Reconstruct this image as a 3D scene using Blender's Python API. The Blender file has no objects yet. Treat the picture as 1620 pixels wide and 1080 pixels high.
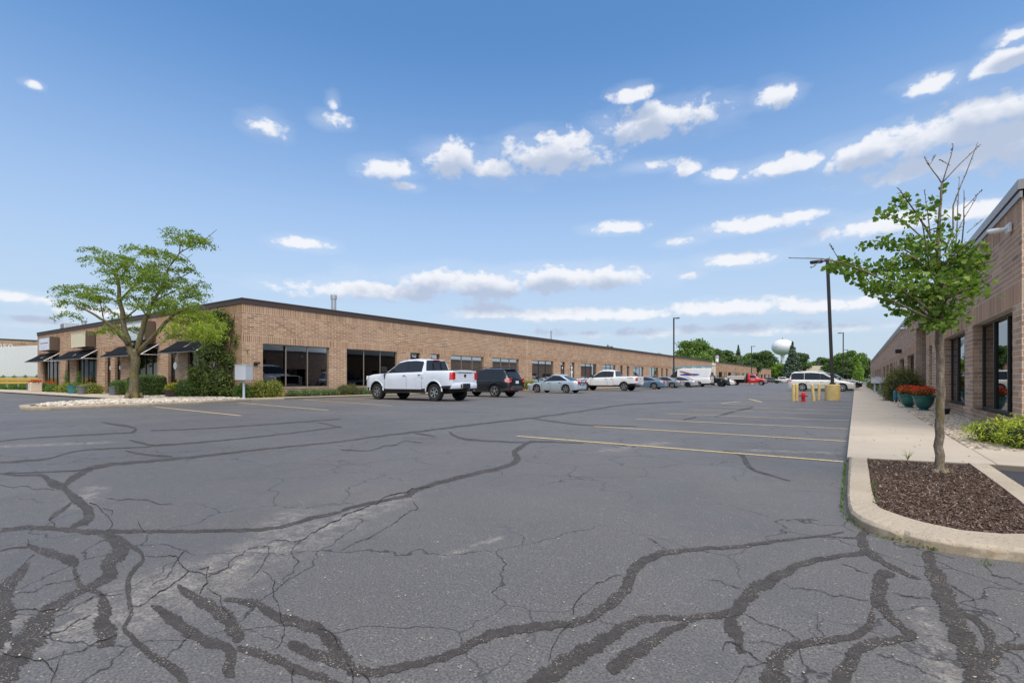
import bpy, math, random
import numpy as np
from mathutils import Vector, Matrix
random.seed(7); rng = np.random.default_rng(7)
S = bpy.context.scene

# ---------------------------------------------------------------- camera, sky, sun, exposure
F_PX, HOR, CXP, VPX = 780.0, 601.0, 810.0, 1353.0
CAM_H = 1.0
YAW = math.atan((VPX - CXP) / F_PX)
sn, cs = math.sin(YAW), math.cos(YAW)
cam = bpy.data.cameras.new('camera')
cam.lens = F_PX / 1620 * 36; cam.sensor_width = 36; cam.shift_y = (HOR - 540) / 1620
cam.clip_end = 3000; cam.clip_start = 0.05
camo = bpy.data.objects.new('camera', cam)
camo.location = (0, 0, CAM_H); camo.rotation_euler = (math.pi / 2, 0, YAW)
S.collection.objects.link(camo); S.camera = camo

SUN_DIR = Vector((0.36, -0.34, 0.86)).normalized()      # towards the sun
sun_el = math.asin(SUN_DIR.z); sun_az = math.atan2(SUN_DIR.x, SUN_DIR.y)
sl = bpy.data.lights.new('sun', 'SUN'); sl.energy = 2.9; sl.angle = math.radians(70); sl.color = (1.0, 0.88, 0.72)
so = bpy.data.objects.new('sun', sl); S.collection.objects.link(so)
so.rotation_euler = SUN_DIR.to_track_quat('Z', 'Y').to_euler(); so.location = (20, -20, 40)

S.view_settings.view_transform = 'Standard'; S.view_settings.look = 'None'
S.view_settings.gamma = 1.0; S.view_settings.use_curve_mapping = False
S.view_settings.exposure = 0.70
S.cycles.max_bounces = 6; S.cycles.transparent_max_bounces = 12
S.cycles.caustics_reflective = False; S.cycles.caustics_refractive = False

def ndir(px, py):
    d = Vector((-sn, cs, 0)) + Vector((cs, sn, 0)) * ((px - CXP) / F_PX) + Vector((0, 0, 1)) * ((HOR - py) / F_PX)
    return d.normalized()
def azel(px, py):
    d = ndir(px, py); return math.atan2(d.x, d.y), math.asin(d.z)

W = bpy.data.worlds.new('World'); S.world = W; W.use_nodes = True
nt = W.node_tree; nt.nodes.clear()
def N(t, **k):
    n = nt.nodes.new(t)
    for a, b in k.items(): setattr(n, a, b)
    return n
def Lk(a, b): nt.links.new(a, b)
def M(op, a, b=None, c=None, clamp=False):
    n = N('ShaderNodeMath', operation=op); n.use_clamp = clamp
    for i, v in enumerate((a, b, c)):
        if v is None: continue
        if isinstance(v, (int, float)): n.inputs[i].default_value = v
        else: Lk(v, n.inputs[i])
    return n.outputs[0]
def VM(op, a, b):
    n = N('ShaderNodeVectorMath', operation=op)
    for i, v in enumerate((a, b)):
        if v is None: continue
        if isinstance(v, (tuple, list)): n.inputs[i].default_value = v
        else: Lk(v, n.inputs[i])
    return n
sky = N('ShaderNodeTexSky', sky_type='NISHITA'); sky.sun_disc = False
sky.sun_elevation = sun_el; sky.sun_rotation = sun_az; sky.altitude = 200; sky.air_density = 1.0; sky.dust_density = 0.6; sky.ozone_density = 2.0
tc = N('ShaderNodeTexCoord'); sep = N('ShaderNodeSeparateXYZ'); Lk(tc.outputs['Generated'], sep.inputs[0])
AZ = M('ARCTAN2', sep.outputs[0], sep.outputs[1]); EL = M('ARCSINE', sep.outputs[2])
CL = [(1045,192,98,34,30,1),(1000,150,32,16,14,.9),(880,250,92,40,30,1),(905,230,50,22,20,.8),(716,252,46,30,26,.9),(612,270,44,20,16,.9),(780,268,38,24,22,.8),
 (640,294,26,8,8,.6),(1226,153,34,24,18,.85),(1562,178,95,36,34,1),(1480,218,120,40,36,1),(1380,244,110,34,24,1),(1250,264,80,20,14,.9),(1610,225,90,48,40,1),(1500,262,150,30,20,1),
 (1480,131,54,19,16,.85),(1592,98,70,24,18,.95),(1606,58,42,15,12,.85),(424,202,38,22,18,.45),(524,192,28,16,14,.6),(527,162,11,15,14,.4),(54,135,18,9,7,.4),
 (480,387,44,12,9,.85),(600,462,150,17,14,.9),(760,452,160,26,20,1.1),(900,444,135,24,18,1.1),(770,498,66,18,12,.9),(900,500,130,15,10,.8),(1160,489,125,17,12,.85),(1320,484,100,14,10,.7),
 (1000,500,70,13,9,.8),(976,362,40,12,9,.9),(1030,262,52,12,10,.4),(1086,268,24,13,10,.45),(1146,276,38,14,12,.6),(1190,358,95,15,11,.85),(1262,344,48,12,9,.8),(1166,413,64,14,10,.9),
 (1390,360,120,20,14,.7),(1560,332,80,20,14,.8),(52,508,54,11,8,.7),(170,494,70,12,9,.6),(40,472,80,10,8,.4),(1090,524,330,12,9,.35),(1300,520,200,10,8,.3),(1080,382,35,9,8,.35),(1090,437,30,8,7,.35)]
def blobs(az, el, L):
    cmb = N('ShaderNodeCombineXYZ'); Lk(az, cmb.inputs[0]); Lk(el, cmb.inputs[1]); acc = None
    for (px, py, rx, rt, rb, amp) in L:
        a0, e0 = azel(px, py); ax = abs(azel(px + rx, py)[0] - azel(px - rx, py)[0]) / 2
        et = azel(px, py - rt)[1] - e0; eb = e0 - azel(px, py + rb)[1]
        off = (et - eb) / 2; r = (et + eb) / 2
        d = N('ShaderNodeVectorMath', operation='MULTIPLY_ADD'); Lk(cmb.outputs[0], d.inputs[0])
        d.inputs[1].default_value = (1 / ax, 1 / r, 0); d.inputs[2].default_value = (-a0 / ax, -(e0 + off) / r, (1 - amp) * .9)
        ln = N('ShaderNodeVectorMath', operation='LENGTH'); Lk(d.outputs[0], ln.inputs[0])
        acc = ln.outputs['Value'] if acc is None else M('MINIMUM', acc, ln.outputs['Value'])
    return M('SUBTRACT', 1.0, acc)
def stretch(az, el, s=1.35):
    cmb = N('ShaderNodeCombineXYZ'); Lk(az, cmb.inputs[0]); Lk(M('MULTIPLY', el, s), cmb.inputs[1]); return cmb.outputs[0]
def nz_(vec, scale, det, rough=.55):
    n = N('ShaderNodeTexNoise'); n.inputs['Scale'].default_value = scale; n.inputs['Detail'].default_value = det; n.inputs['Roughness'].default_value = rough; Lk(vec, n.inputs['Vector']); return n.outputs[0]
acc = blobs(AZ, EL, CL)
# soft clouds where the traced ones do not reach (sides, behind the camera)
bn = nz_(stretch(AZ, EL, 3.0), 3.2, 2)
away = M('MULTIPLY_ADD', M('ABSOLUTE', M('ADD', AZ, YAW)), 3.0, -3.1, clamp=True)
gen = M('MULTIPLY_ADD', M('MULTIPLY', M('MULTIPLY_ADD', bn, 6.0, -3.3), M('SUBTRACT', 1.0, M('MULTIPLY', EL, .6))), 1.0, -.2)
gen = M('MULTIPLY_ADD', M('ADD', M('MINIMUM', gen, .7), 1.0), away, -1.0)
acc = M('MAXIMUM', acc, gen)
V0 = stretch(AZ, EL); V1 = stretch(M('ADD', AZ, .004), M('ADD', EL, .012))
na = nz_(V0, 16, 7, .60); nb = nz_(V1, 16, 3, .60); fluff = nz_(V0, 46, 5, .55)
t_ = M('ADD', M('MULTIPLY_ADD', na, 2.5, -1.22), M('MULTIPLY_ADD', fluff, 1.1, -.52))
veil = M('MULTIPLY', M('MULTIPLY_ADD', M('ADD', acc, M('MULTIPLY', nz_(stretch(AZ, EL, 3.2), 9, 5, .6), 1.9)), .45, -.13, clamp=True), .42)
d0 = M('ADD', acc, t_)
big = blobs(AZ, M('ADD', EL, .030), [c for c in CL if c[2] * c[3] > 420])
d1 = M('ADD', M('MULTIPLY', big, .9), M('MULTIPLY_ADD', nb, 1.6, -.85))
alpha = N('ShaderNodeMapRange', interpolation_type='SMOOTHSTEP'); Lk(d0, alpha.inputs[0]); alpha.inputs[1].default_value = -.08; alpha.inputs[2].default_value = .55; alpha.inputs[4].default_value = .96
shade = N('ShaderNodeMapRange', interpolation_type='SMOOTHSTEP'); Lk(d1, shade.inputs[0]); shade.inputs[1].default_value = -.55; shade.inputs[2].default_value = .42
cc = N('ShaderNodeMix', data_type='RGBA'); Lk(shade.outputs[0], cc.inputs[0])
CW = (.56, .57, .60, 1); CG = (.30, .35, .45, 1)
cc.inputs[6].default_value = CW; cc.inputs[7].default_value = CG
# nishita colour with a little haze near the horizon
skm = N('ShaderNodeMix', data_type='RGBA', blend_type='MULTIPLY'); skm.inputs[0].default_value = 1; Lk(sky.outputs[0], skm.inputs[6])
SKYK = .10
skm.inputs[7].default_value = (SKYK * .76, SKYK * 1.10, SKYK * 1.30, 1)
hz = N('ShaderNodeMapRange', interpolation_type='SMOOTHSTEP'); Lk(EL, hz.inputs[0]); hz.inputs[1].default_value = -.02; hz.inputs[2].default_value = .62; hz.inputs[3].default_value = .90; hz.inputs[4].default_value = .0
hm = N('ShaderNodeMix', data_type='RGBA'); Lk(hz.outputs[0], hm.inputs[0]); Lk(skm.outputs[2], hm.inputs[6]); hm.inputs[7].default_value = (.345, .393, .465, 1)
mx = N('ShaderNodeMix', data_type='RGBA'); Lk(M('MAXIMUM', alpha.outputs[0], veil), mx.inputs[0]); Lk(hm.outputs[2], mx.inputs[6]); Lk(cc.outputs[2], mx.inputs[7])
bg = N('ShaderNodeBackground'); Lk(mx.outputs[2], bg.inputs[0]); bg.inputs[1].default_value = 1.0
wo = N('ShaderNodeOutputWorld'); Lk(bg.outputs[0], wo.inputs[0])
W.cycles.sampling_method = 'MANUAL'; W.cycles.sample_map_resolution = 512

# ---------------------------------------------------------------- helpers
def GP(px, py, z=0.0):          # point of the level plane z seen at a photo pixel
    Z = F_PX * (CAM_H - z) / (py - HOR); r = (px - CXP) / F_PX * Z
    return (-Z * sn + r * cs, Z * cs + r * sn)
def TPt(px, py, Z):             # point at camera depth Z
    r = (px - CXP) / F_PX * Z
    return Vector((-Z * sn + r * cs, Z * cs + r * sn, CAM_H + (HOR - py) / F_PX * Z))
def depth(x, y): return -sn * x + cs * y

def tag(o, label=None, cat=None, group=None, kind=None):
    if label: o['label'] = label
    if cat: o['category'] = cat
    if group: o['group'] = group
    if kind: o['kind'] = kind
    return o
def mesh_obj(name, verts, faces, mats, parent=None, midx=None, smooth=False):
    me = bpy.data.meshes.new(name); me.from_pydata([tuple(v) for v in verts], [], faces)
    for m in (mats if isinstance(mats, (list, tuple)) else [mats]): me.materials.append(m)
    if midx is not None: me.polygons.foreach_set('material_index', midx)
    if smooth: me.polygons.foreach_set('use_smooth', [True] * len(me.polygons))
    me.update()
    o = bpy.data.objects.new(name, me); S.collection.objects.link(o)
    if parent: o.parent = parent
    return o
def np_obj(name, V, Fq, mat, parent=None, smooth=False):     # V (n,3), Fq (m,k)
    V = np.asarray(V, dtype=np.float32); Fq = np.asarray(Fq, dtype=np.int32)
    me = bpy.data.meshes.new(name); k = Fq.shape[1]
    me.vertices.add(len(V)); me.vertices.foreach_set('co', V.ravel())
    me.loops.add(Fq.size); me.loops.foreach_set('vertex_index', Fq.ravel())
    me.polygons.add(len(Fq)); me.polygons.foreach_set('loop_start', np.arange(len(Fq), dtype=np.int32) * k)
    me.polygons.foreach_set('loop_total', np.full(len(Fq), k, dtype=np.int32))
    me.polygons.foreach_set('use_smooth', np.full(len(Fq), bool(smooth)))
    me.materials.append(mat); me.update(calc_edges=True)
    o = bpy.data.objects.new(name, me); S.collection.objects.link(o)
    if parent: o.parent = parent
    return o
def empty(name, loc=(0, 0, 0), rz=0):
    o = bpy.data.objects.new(name, None); S.collection.objects.link(o)
    o.location = loc; o.rotation_euler = (0, 0, rz); o.empty_display_size = .2
    return o
class MB:
    def __init__(s): s.v = []; s.f = []; s.m = []
    def add(s, vs, fs, m=0):
        b = len(s.v); s.v += [tuple(v) for v in vs]; s.f += [tuple(i + b for i in f) for f in fs]; s.m += [m] * len(fs); return s
    def box(s, x0, x1, y0, y1, z0, z1, m=0, xf=None):
        vs = [(x, y, z) for z in (z0, z1) for y in (y0, y1) for x in (x0, x1)]
        if xf: vs = [xf(*v) for v in vs]
        return s.add(vs, [(0, 2, 3, 1), (4, 5, 7, 6), (0, 1, 5, 4), (2, 6, 7, 3), (0, 4, 6, 2), (1, 3, 7, 5)], m)
    def bev(s, x0, x1, y0, y1, z0, z1, b, m=0):       # box with chamfered edges (a rounded block)
        cx, cy, cz = (x0+x1)/2, (y0+y1)/2, (z0+z1)/2; hx, hy, hz = (x1-x0)/2, (y1-y0)/2, (z1-z0)/2
        import itertools
        vs = []; idx = {}
        for sx, sy, sz in itertools.product((-1, 1), repeat=3):
            for a in range(3):
                p = [cx + sx*(hx - (b if a != 0 else 0)), cy + sy*(hy - (b if a != 1 else 0)), cz + sz*(hz - (b if a != 2 else 0))]
                idx[(sx, sy, sz, a)] = len(vs); vs.append(tuple(p))
        fs = []
        for sgn in (-1, 1):
            fs.append([idx[(sgn, a, c, 0)] for a, c in ((-1,-1),(1,-1),(1,1),(-1,1))])
            fs.append([idx[(a, sgn, c, 1)] for a, c in ((-1,-1),(1,-1),(1,1),(-1,1))])
            fs.append([idx[(a, c, sgn, 2)] for a, c in ((-1,-1),(1,-1),(1,1),(-1,1))])
        for a in (-1, 1):
            for c in (-1, 1):
                fs.append([idx[(-1,a,c,1)], idx[(1,a,c,1)], idx[(1,a,c,2)], idx[(-1,a,c,2)]])
                fs.append([idx[(a,-1,c,0)], idx[(a,1,c,0)], idx[(a,1,c,2)], idx[(a,-1,c,2)]])
                fs.append([idx[(a,c,-1,0)], idx[(a,c,1,0)], idx[(a,c,1,1)], idx[(a,c,-1,1)]])
        for sx, sy, sz in itertools.product((-1, 1), repeat=3): fs.append([idx[(sx,sy,sz,k)] for k in range(3)])
        return s.add(vs, fs, m)
    def tube(s, pts, radii, n=8, m=0, cap=True):
        pts = [Vector(p) for p in pts]; rings = []
        if not isinstance(radii, (list, tuple)): radii = [radii] * len(pts)
        up = Vector((0, 0, 1)); vs = []
        for i, p in enumerate(pts):
            d = (pts[min(i+1, len(pts)-1)] - pts[max(i-1, 0)]).normalized()
            a = d.cross(up if abs(d.z) < .9 else Vector((1, 0, 0))).normalized(); b = d.cross(a)
            for k in range(n):
                t = 2*math.pi*k/n; vs.append(p + (a*math.cos(t) + b*math.sin(t))*radii[i])
        fs = [(i*n+k, i*n+(k+1) % n, (i+1)*n+(k+1) % n, (i+1)*n+k) for i in range(len(pts)-1) for k in range(n)]
        if cap: fs += [tuple(range(n-1, -1, -1)), tuple(range((len(pts)-1)*n, len(pts)*n))]
        return s.add(vs, fs, m)
    def lathe(s, prof, n=24, axis='z', c=(0, 0, 0), m=0, capb=True, capt=True):
        vs = []
        for r, h in prof:
            for k in range(n):
                t = 2*math.pi*k/n; a, b = r*math.cos(t), r*math.sin(t)
                vs.append((c[0]+a, c[1]+b, c[2]+h) if axis == 'z' else (c[0]+a, c[1]+h, c[2]+b) if axis == 'y' else (c[0]+h, c[1]+a, c[2]+b))
        fs = [(i*n+k, i*n+(k+1) % n, (i+1)*n+(k+1) % n, (i+1)*n+k) for i in range(len(prof)-1) for k in range(n)]
        if capb: fs.append(tuple(range(n-1, -1, -1)))
        if capt: fs.append(tuple(range((len(prof)-1)*n, len(prof)*n)))
        return s.add(vs, fs, m)
    def build(s, name, mats, parent=None, smooth=False, sharp=None):
        o = mesh_obj(name, s.v, s.f, mats, parent, s.m, smooth)
        if smooth and sharp: 
            o.data.set_sharp_from_angle(angle=math.radians(sharp))
        return o

# ---------------------------------------------------------------- materials
def mat(name, col, rough=.6, metal=0, spec=.5, coat=0, emis=None):
    m = bpy.data.materials.new(name); m.use_nodes = True; b = m.node_tree.nodes['Principled BSDF']
    b.inputs['Base Color'].default_value = (*col, 1); b.inputs['Roughness'].default_value = rough; b.inputs['Metallic'].default_value = metal
    b.inputs['Specular IOR Level'].default_value = spec; b.inputs['Coat Weight'].default_value = coat; b.inputs['Coat Roughness'].default_value = .05
    return m
class MT:                       # small node helper for a material
    def __init__(s, m): s.m = m; s.t = m.node_tree; s.b = s.t.nodes.get('Principled BSDF')
    def n(s, t, **k):
        x = s.t.nodes.new(t)
        for a, b in k.items():
            if a in x.inputs: x.inputs[a].default_value = b
            else: setattr(x, a, b)
        return x
    def l(s, a, b): s.t.links.new(a, b)
    def pos(s): return s.n('ShaderNodeNewGeometry').outputs['Position']
    def noise(s, scale, detail=3, rough=.5, vec=None, dist=0):
        x = s.n('ShaderNodeTexNoise'); x.inputs['Scale'].default_value = scale; x.inputs['Detail'].default_value = detail; x.inputs['Roughness'].default_value = rough; x.inputs['Distortion'].default_value = dist
        s.l(vec if vec is not None else s.pos(), x.inputs['Vector']); return x.outputs[0]
    def ramp(s, fac, stops):
        r = s.n('ShaderNodeValToRGB'); e = r.color_ramp.elements
        while len(e) < len(stops): e.new(.5)
        for i, (p, c) in enumerate(stops): e[i].position = p; e[i].color = (*c, 1) if len(c) == 3 else c
        s.l(fac, r.inputs[0]); return r.outputs[0]
    def mr(s, v, a, b, c=0., d=1.):
        r = s.n('ShaderNodeMapRange'); s.l(v, r.inputs[0])
        for i, q in enumerate((a, b, c, d)): r.inputs[i+1].default_value = q
        return r.outputs[0]
    def mix(s, fac, a, b, mode='MIX'):
        r = s.n('ShaderNodeMix', data_type='RGBA', blend_type=mode)
        for i, v in ((0, fac), (6, a), (7, b)):
            if isinstance(v, (int, float)): r.inputs[i].default_value = v
            elif isinstance(v, tuple): r.inputs[i].default_value = (*v, 1)
            else: s.l(v, r.inputs[i])
        return r.outputs[2]
    def math(s, op, a, b=None, clamp=False):
        r = s.n('ShaderNodeMath', operation=op); r.use_clamp = clamp
        for i, v in enumerate((a, b)):
            if v is None: continue
            if isinstance(v, (int, float)): r.inputs[i].default_value = v
            else: s.l(v, r.inputs[i])
        return r.outputs[0]
    def col(s, c): s.l(c, s.b.inputs['Base Color']); return s
    def bump(s, h, strength=.5, dist=.01):
        b = s.n('ShaderNodeBump'); b.inputs['Strength'].default_value = strength; b.inputs['Distance'].default_value = dist
        s.l(h, b.inputs['Height']); s.l(b.outputs[0], s.b.inputs['Normal']); return s

# bricks: one tone per brick, a few dark and a few pale ones
def brick_mat(name, by_object, stops):
    m = mat(name, (.3, .17, .11), .85, spec=.25); t = MT(m)
    r = t.n('ShaderNodeObjectInfo').outputs['Random'] if by_object else t.n('ShaderNodeNewGeometry').outputs['Random Per Island']
    c = t.ramp(r, stops); nz = t.noise(45, 4, .6); big = t.noise(.35, 3)
    c = t.mix(t.mr(nz, .42, .72, 0, .3), c, (.30, .185, .115)); c = t.mix(t.mr(big, .35, .75, 0, .35), c, (.50, .35, .25))
    t.col(c); t.bump(nz, .4, .004); return m
BST = [(0, (.20, .115, .072)), (.05, (.28, .162, .098)), (.3, (.345, .20, .118)), (.6, (.385, .228, .135)), (.85, (.43, .265, .16)), (.97, (.50, .335, .21)), (1, (.27, .21, .165))]
M_BRI = brick_mat('brick_many', False, BST); M_BRO = brick_mat('brick_one', True, BST)
BST_LIFT = [(a, tuple(x * k for x, k in zip(c, (1.52, 1.46, 1.40)))) for a, c in BST]  # same brick, colour brightened to make up for shade on the right wall
M_BRI2 = brick_mat('brick_many_lifted', False, BST_LIFT); M_BRO2 = brick_mat('brick_one_lifted', True, BST_LIFT)
M_MORT = mat('mortar', (.58, .50, .40), .9, spec=.2); t = MT(M_MORT); t.col(t.ramp(t.noise(6, 5), [(.3, (.72, .58, .42)), (.7, (.82, .68, .52))]))
M_MORT2 = mat('mortar_b', (.40, .35, .29), .9, spec=.2); t = MT(M_MORT2); t.col(t.ramp(t.noise(6, 5), [(.3, (.62, .54, .45)), (.7, (.74, .65, .55))]))

def concrete(name, a, b, bscale=60):
    m = mat(name, a, .85, spec=.25); t = MT(m)
    c = t.ramp(t.noise(.8, 6, .6), [(.3, a), (.7, b)]); sp = t.noise(140, 2)
    c = t.mix(t.mr(sp, .58, .72, 0, .5), c, tuple(x * .62 for x in a)); st = t.noise(3.3, 5, .65, dist=.6)
    c = t.mix(t.mr(st, .60, .78, 0, .35), c, tuple(x * .7 for x in a)); t.col(c); t.bump(t.noise(bscale, 4), .3, .004); return m
M_CONC = concrete('pavement_concrete', (.40, .345, .27), (.49, .425, .335))
M_KERB = concrete('kerb_concrete', (.34, .285, .21), (.47, .40, .305), 35)
t = MT(M_KERB)  # the kerb is pitted, and grimy where it meets the asphalt
old = t.b.inputs['Base Color'].links[0].from_socket; sz = t.n('ShaderNodeSeparateXYZ'); t.l(t.pos(), sz.inputs[0])
gr_m = t.math('MULTIPLY', t.mr(sz.outputs[2], .060, .035), t.mr(t.noise(11, 5, .7), .30, .5)); k = t.mix(t.math('MULTIPLY', gr_m, .75), old, (.20, .15, .095))
pit = t.mr(t.noise(42, 5, .85), .55, .61); k = t.mix(t.math('MULTIPLY', pit, .75), k, (.17, .14, .105)); t.col(k)
M_JOINT = mat('joint_filler', (.19, .155, .12), .95)

M_ASPH = mat('asphalt', (.07, .07, .075), .78, spec=.5); t = MT(M_ASPH)
base = t.ramp(t.noise(.35, 5, .6, dist=.4), [(.25, (.136, .127, .117)), (.5, (.170, .158, .145)), (.78, (.206, .190, .173))])
fine = t.noise(95, 3, .7); base = t.mix(t.mr(fine, .36, .62, 0, .85), base, (.050, .049, .050)); mid = t.noise(38, 4, .75); base = t.mix(t.mr(mid, .52, .70, 0, .5), base, (.19, .182, .175)); blot = t.noise(1.7, 6, .7, dist=1.2); base = t.mix(t.mr(blot, .50, .72, 0, .4), base, (.078, .076, .076)); wide = t.noise(.16, 4, .6, dist=.8); base = t.mix(t.mr(wide, .46, .64, 0, .42), base, (.075, .073, .074))
agg = t.n('ShaderNodeTexVoronoi'); agg.inputs['Scale'].default_value = 70; t.l(t.pos(), agg.inputs['Vector'])
aggm = t.math('MULTIPLY', t.mr(agg.outputs['Distance'], .30, .16), t.mr(t.noise(17, 2), .50, .66))
base = t.mix(t.math('MULTIPLY', aggm, .75), base, (.40, .36, .30))
def seg_mask(t, segs):          # worn strips where the seal coat has gone, along fixed lines on the ground
    acc = None; p = t.n('ShaderNodeSeparateXYZ'); t.l(t.pos(), p.inputs[0])
    for (x0, y0, x1, y1, wd) in segs:
        L = math.hypot(x1-x0, y1-y0); ux, uy = (x1-x0)/L, (y1-y0)/L
        a = t.math('SUBTRACT', p.outputs[0], x0); b = t.math('SUBTRACT', p.outputs[1], y0)
        al = t.math('ADD', t.math('MULTIPLY', a, ux), t.math('MULTIPLY', b, uy))
        pe = t.math('ABSOLUTE', t.math('SUBTRACT', t.math('MULTIPLY', a, uy), t.math('MULTIPLY', b, ux)))
        ex = t.math('MAXIMUM', t.math('ABSOLUTE', t.math('SUBTRACT', al, L/2)), L/2); ex = t.math('SUBTRACT', ex, L/2)
        d = t.math('DIVIDE', t.math('ADD', pe, ex), wd); v = t.math('SUBTRACT', 1.0, d, clamp=True)
        acc = v if acc is None else t.math('MAXIMUM', acc, v)
    return acc
WEAR = []
for (a, b, c, d, w) in [(330, 905, 520, 830, .38), (520, 830, 640, 785, .22), (150, 985, 330, 905, .45), (20, 1010, 150, 975, .35), (700, 880, 790, 850, .05), (0, 706, 160, 700, .3), (130, 800, 150, 770, .15), (960, 712, 1050, 700, .25), (1190, 712, 1310, 716, .22), (430, 840, 470, 810, .2), (1460, 960, 1500, 1079, .06)]:
    x0, y0 = GP(a, b); x1, y1 = GP(c, d); WEAR.append((x0, y0, x1, y1, w))
wm = t.math('MULTIPLY', seg_mask(t, WEAR), t.mr(t.noise(9, 6, .7), .42, .60))
wm = t.math('MULTIPLY', wm, t.mr(t.noise(60, 2, .6), .36, .56))
base = t.mix(t.math('MULTIPLY', wm, .9), base, (.33, .295, .25))
# a straight fresh patch by the island and a net of hairline cracks
cr = t.n('ShaderNodeTexVoronoi', feature='DISTANCE_TO_EDGE'); cr.inputs['Scale'].default_value = 1.1
wv = t.n('ShaderNodeVectorMath', operation='ADD'); nn = t.n('ShaderNodeTexNoise'); nn.inputs['Scale'].default_value = 2.2; nn.inputs['Detail'].default_value = 5; t.l(t.pos(), nn.inputs['Vector'])
t.l(t.pos(), wv.inputs[0]); sc2 = t.n('ShaderNodeVectorMath', operation='SCALE'); sc2.inputs['Scale'].default_value = .55; t.l(nn.outputs['Color'], sc2.inputs[0]); t.l(sc2.outputs[0], wv.inputs[1]); t.l(wv.outputs[0], cr.inputs['Vector'])
crm = t.math('MULTIPLY', t.mr(cr.outputs['Distance'], .0075, .002), t.mr(t.noise(.45, 3), .41, .52))
base = t.mix(t.math('MULTIPLY', crm, .8), base, (.022, .021, .022))
t.col(base); t.bump(t.math('ADD', fine, t.math('MULTIPLY', crm, -.8)), .55, .008)
rg = t.mr(t.noise(1.2, 3), .3, .7, .52, .70); t.l(rg, t.b.inputs['Roughness'])

M_SEAL = mat('crack_sealant', (.045, .04, .038), .6, spec=.35); t = MT(M_SEAL)
c = t.ramp(t.noise(28, 5, .7), [(.3, (.040, .034, .029)), (.62, (.062, .053, .045)), (.8, (.11, .096, .084))])
sp = t.math('MULTIPLY', t.mr(t.noise(130, 2), .60, .68), t.mr(t.noise(6, 2), .40, .6)); c = t.mix(t.math('MULTIPLY', sp, .8), c, (.38, .33, .26)); t.col(c); t.bump(t.noise(120, 3), .5, .006)
al = t.math('MAXIMUM', t.mr(t.noise(22, 4, .75), .60, .66), t.math('MULTIPLY', t.mr(t.noise(150, 2), .56, .60), t.mr(t.noise(5, 2), .42, .6)))
trn = t.n('ShaderNodeBsdfTransparent'); mxs = t.n('ShaderNodeMixShader'); t.l(t.math('MULTIPLY', al, .6), mxs.inputs[0]); t.l(t.b.outputs[0], mxs.inputs[1]); t.l(trn.outputs[0], mxs.inputs[2]); t.l(mxs.outputs[0], t.t.nodes['Material Output'].inputs[0])
M_CRACK = mat('crack_line', (.022, .020, .020), .95, spec=.1)
M_YEL = mat('yellow_paint', (.62, .43, .12), .7); t = MT(M_YEL)
c = t.ramp(t.noise(1.5, 5), [(.3, (.60, .45, .19)), (.7, (.66, .50, .24))]); c = t.mix(t.mr(t.noise(30, 5, .75), .50, .66, 0, .9), c, (.12, .11, .10)); t.col(c)
M_NEWASPH = mat('fresh_asphalt', (.035, .037, .043), .8, spec=.3); t = MT(M_NEWASPH); t.col(t.ramp(t.noise(90, 3, .7), [(.35, (.022, .023, .028)), (.65, (.055, .057, .064))])); t.bump(t.noise(90, 3), .5, .006)

M_GRASS = mat('grass', (.06, .10, .025), .9); t = MT(M_GRASS); t.col(t.ramp(t.noise(.5, 8, .7), [(.3, (.05, .085, .02)), (.6, (.09, .135, .035)), (.8, (.14, .15, .06))]))
M_MULCHB = mat('mulch_ground', (.035, .022, .018), .95); t = MT(M_MULCHB); t.col(t.ramp(t.noise(60, 5, .7), [(.3, (.016, .010, .009)), (.7, (.065, .042, .036))])); t.bump(t.noise(60, 5, .7), 1, .02)
def island_mat(name, stops, rough=.8, transl=0, obj=False, spec=.3):
    m = mat(name, stops[0][1], rough, spec=spec); t = MT(m)
    r = t.n('ShaderNodeNewGeometry').outputs['Random Per Island']; c = t.ramp(r, stops); t.col(c)
    if transl:
        out = t.t.nodes['Material Output']; tr = t.n('ShaderNodeBsdfTranslucent'); t.l(t.mix(1.0, c, (1.25, 1.35, .6), 'MULTIPLY'), tr.inputs[0])
        mx = t.n('ShaderNodeMixShader'); mx.inputs[0].default_value = transl; t.l(t.b.outputs[0], mx.inputs[1]); t.l(tr.outputs[0], mx.inputs[2]); t.l(mx.outputs[0], out.inputs[0])
    return m
M_CHIP = island_mat('mulch_chips', [(0, (.045, .026, .018)), (.5, (.098, .060, .042)), (.85, (.175, .12, .088)), (.96, (.26, .20, .16)), (1, (.36, .29, .22))], .85)
M_PEB = island_mat('river_pebbles', [(0, (.22, .175, .13)), (.3, (.38, .32, .24)), (.7, (.52, .45, .35)), (.9, (.34, .26, .19)), (1, (.64, .58, .48))], .75)
M_PEBW = island_mat('white_pebbles', [(0, (.30, .25, .19)), (.5, (.50, .44, .35)), (1, (.68, .62, .53))], .8)
M_PBASE = mat('gravel_bed', (.33, .29, .24), .95); t = MT(M_PBASE); t.col(t.ramp(t.noise(35, 3), [(.35, (.19, .16, .13)), (.65, (.5, .45, .37))]))
def leafmat(name, a, b, c, tr=.3): return island_mat(name, [(0, a), (.5, b), (1, c)], .55, tr)
M_GINK = leafmat('ginkgo_leaf', (.07, .13, .02), (.14, .235, .035), (.25, .34, .06), .38)
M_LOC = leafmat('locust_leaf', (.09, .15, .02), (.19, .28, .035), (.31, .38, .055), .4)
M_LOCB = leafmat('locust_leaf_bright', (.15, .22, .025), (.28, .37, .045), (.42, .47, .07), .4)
M_HEDGE = leafmat('hedge_leaf', (0.049, 0.106, 0.020), (0.098, 0.188, 0.029), (0.179, 0.293, 0.049), .2)
M_EVER = leafmat('evergreen_leaf', (0.057, 0.098, 0.029), (0.122, 0.179, 0.041), (0.276, 0.309, 0.073), .2)
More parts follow.
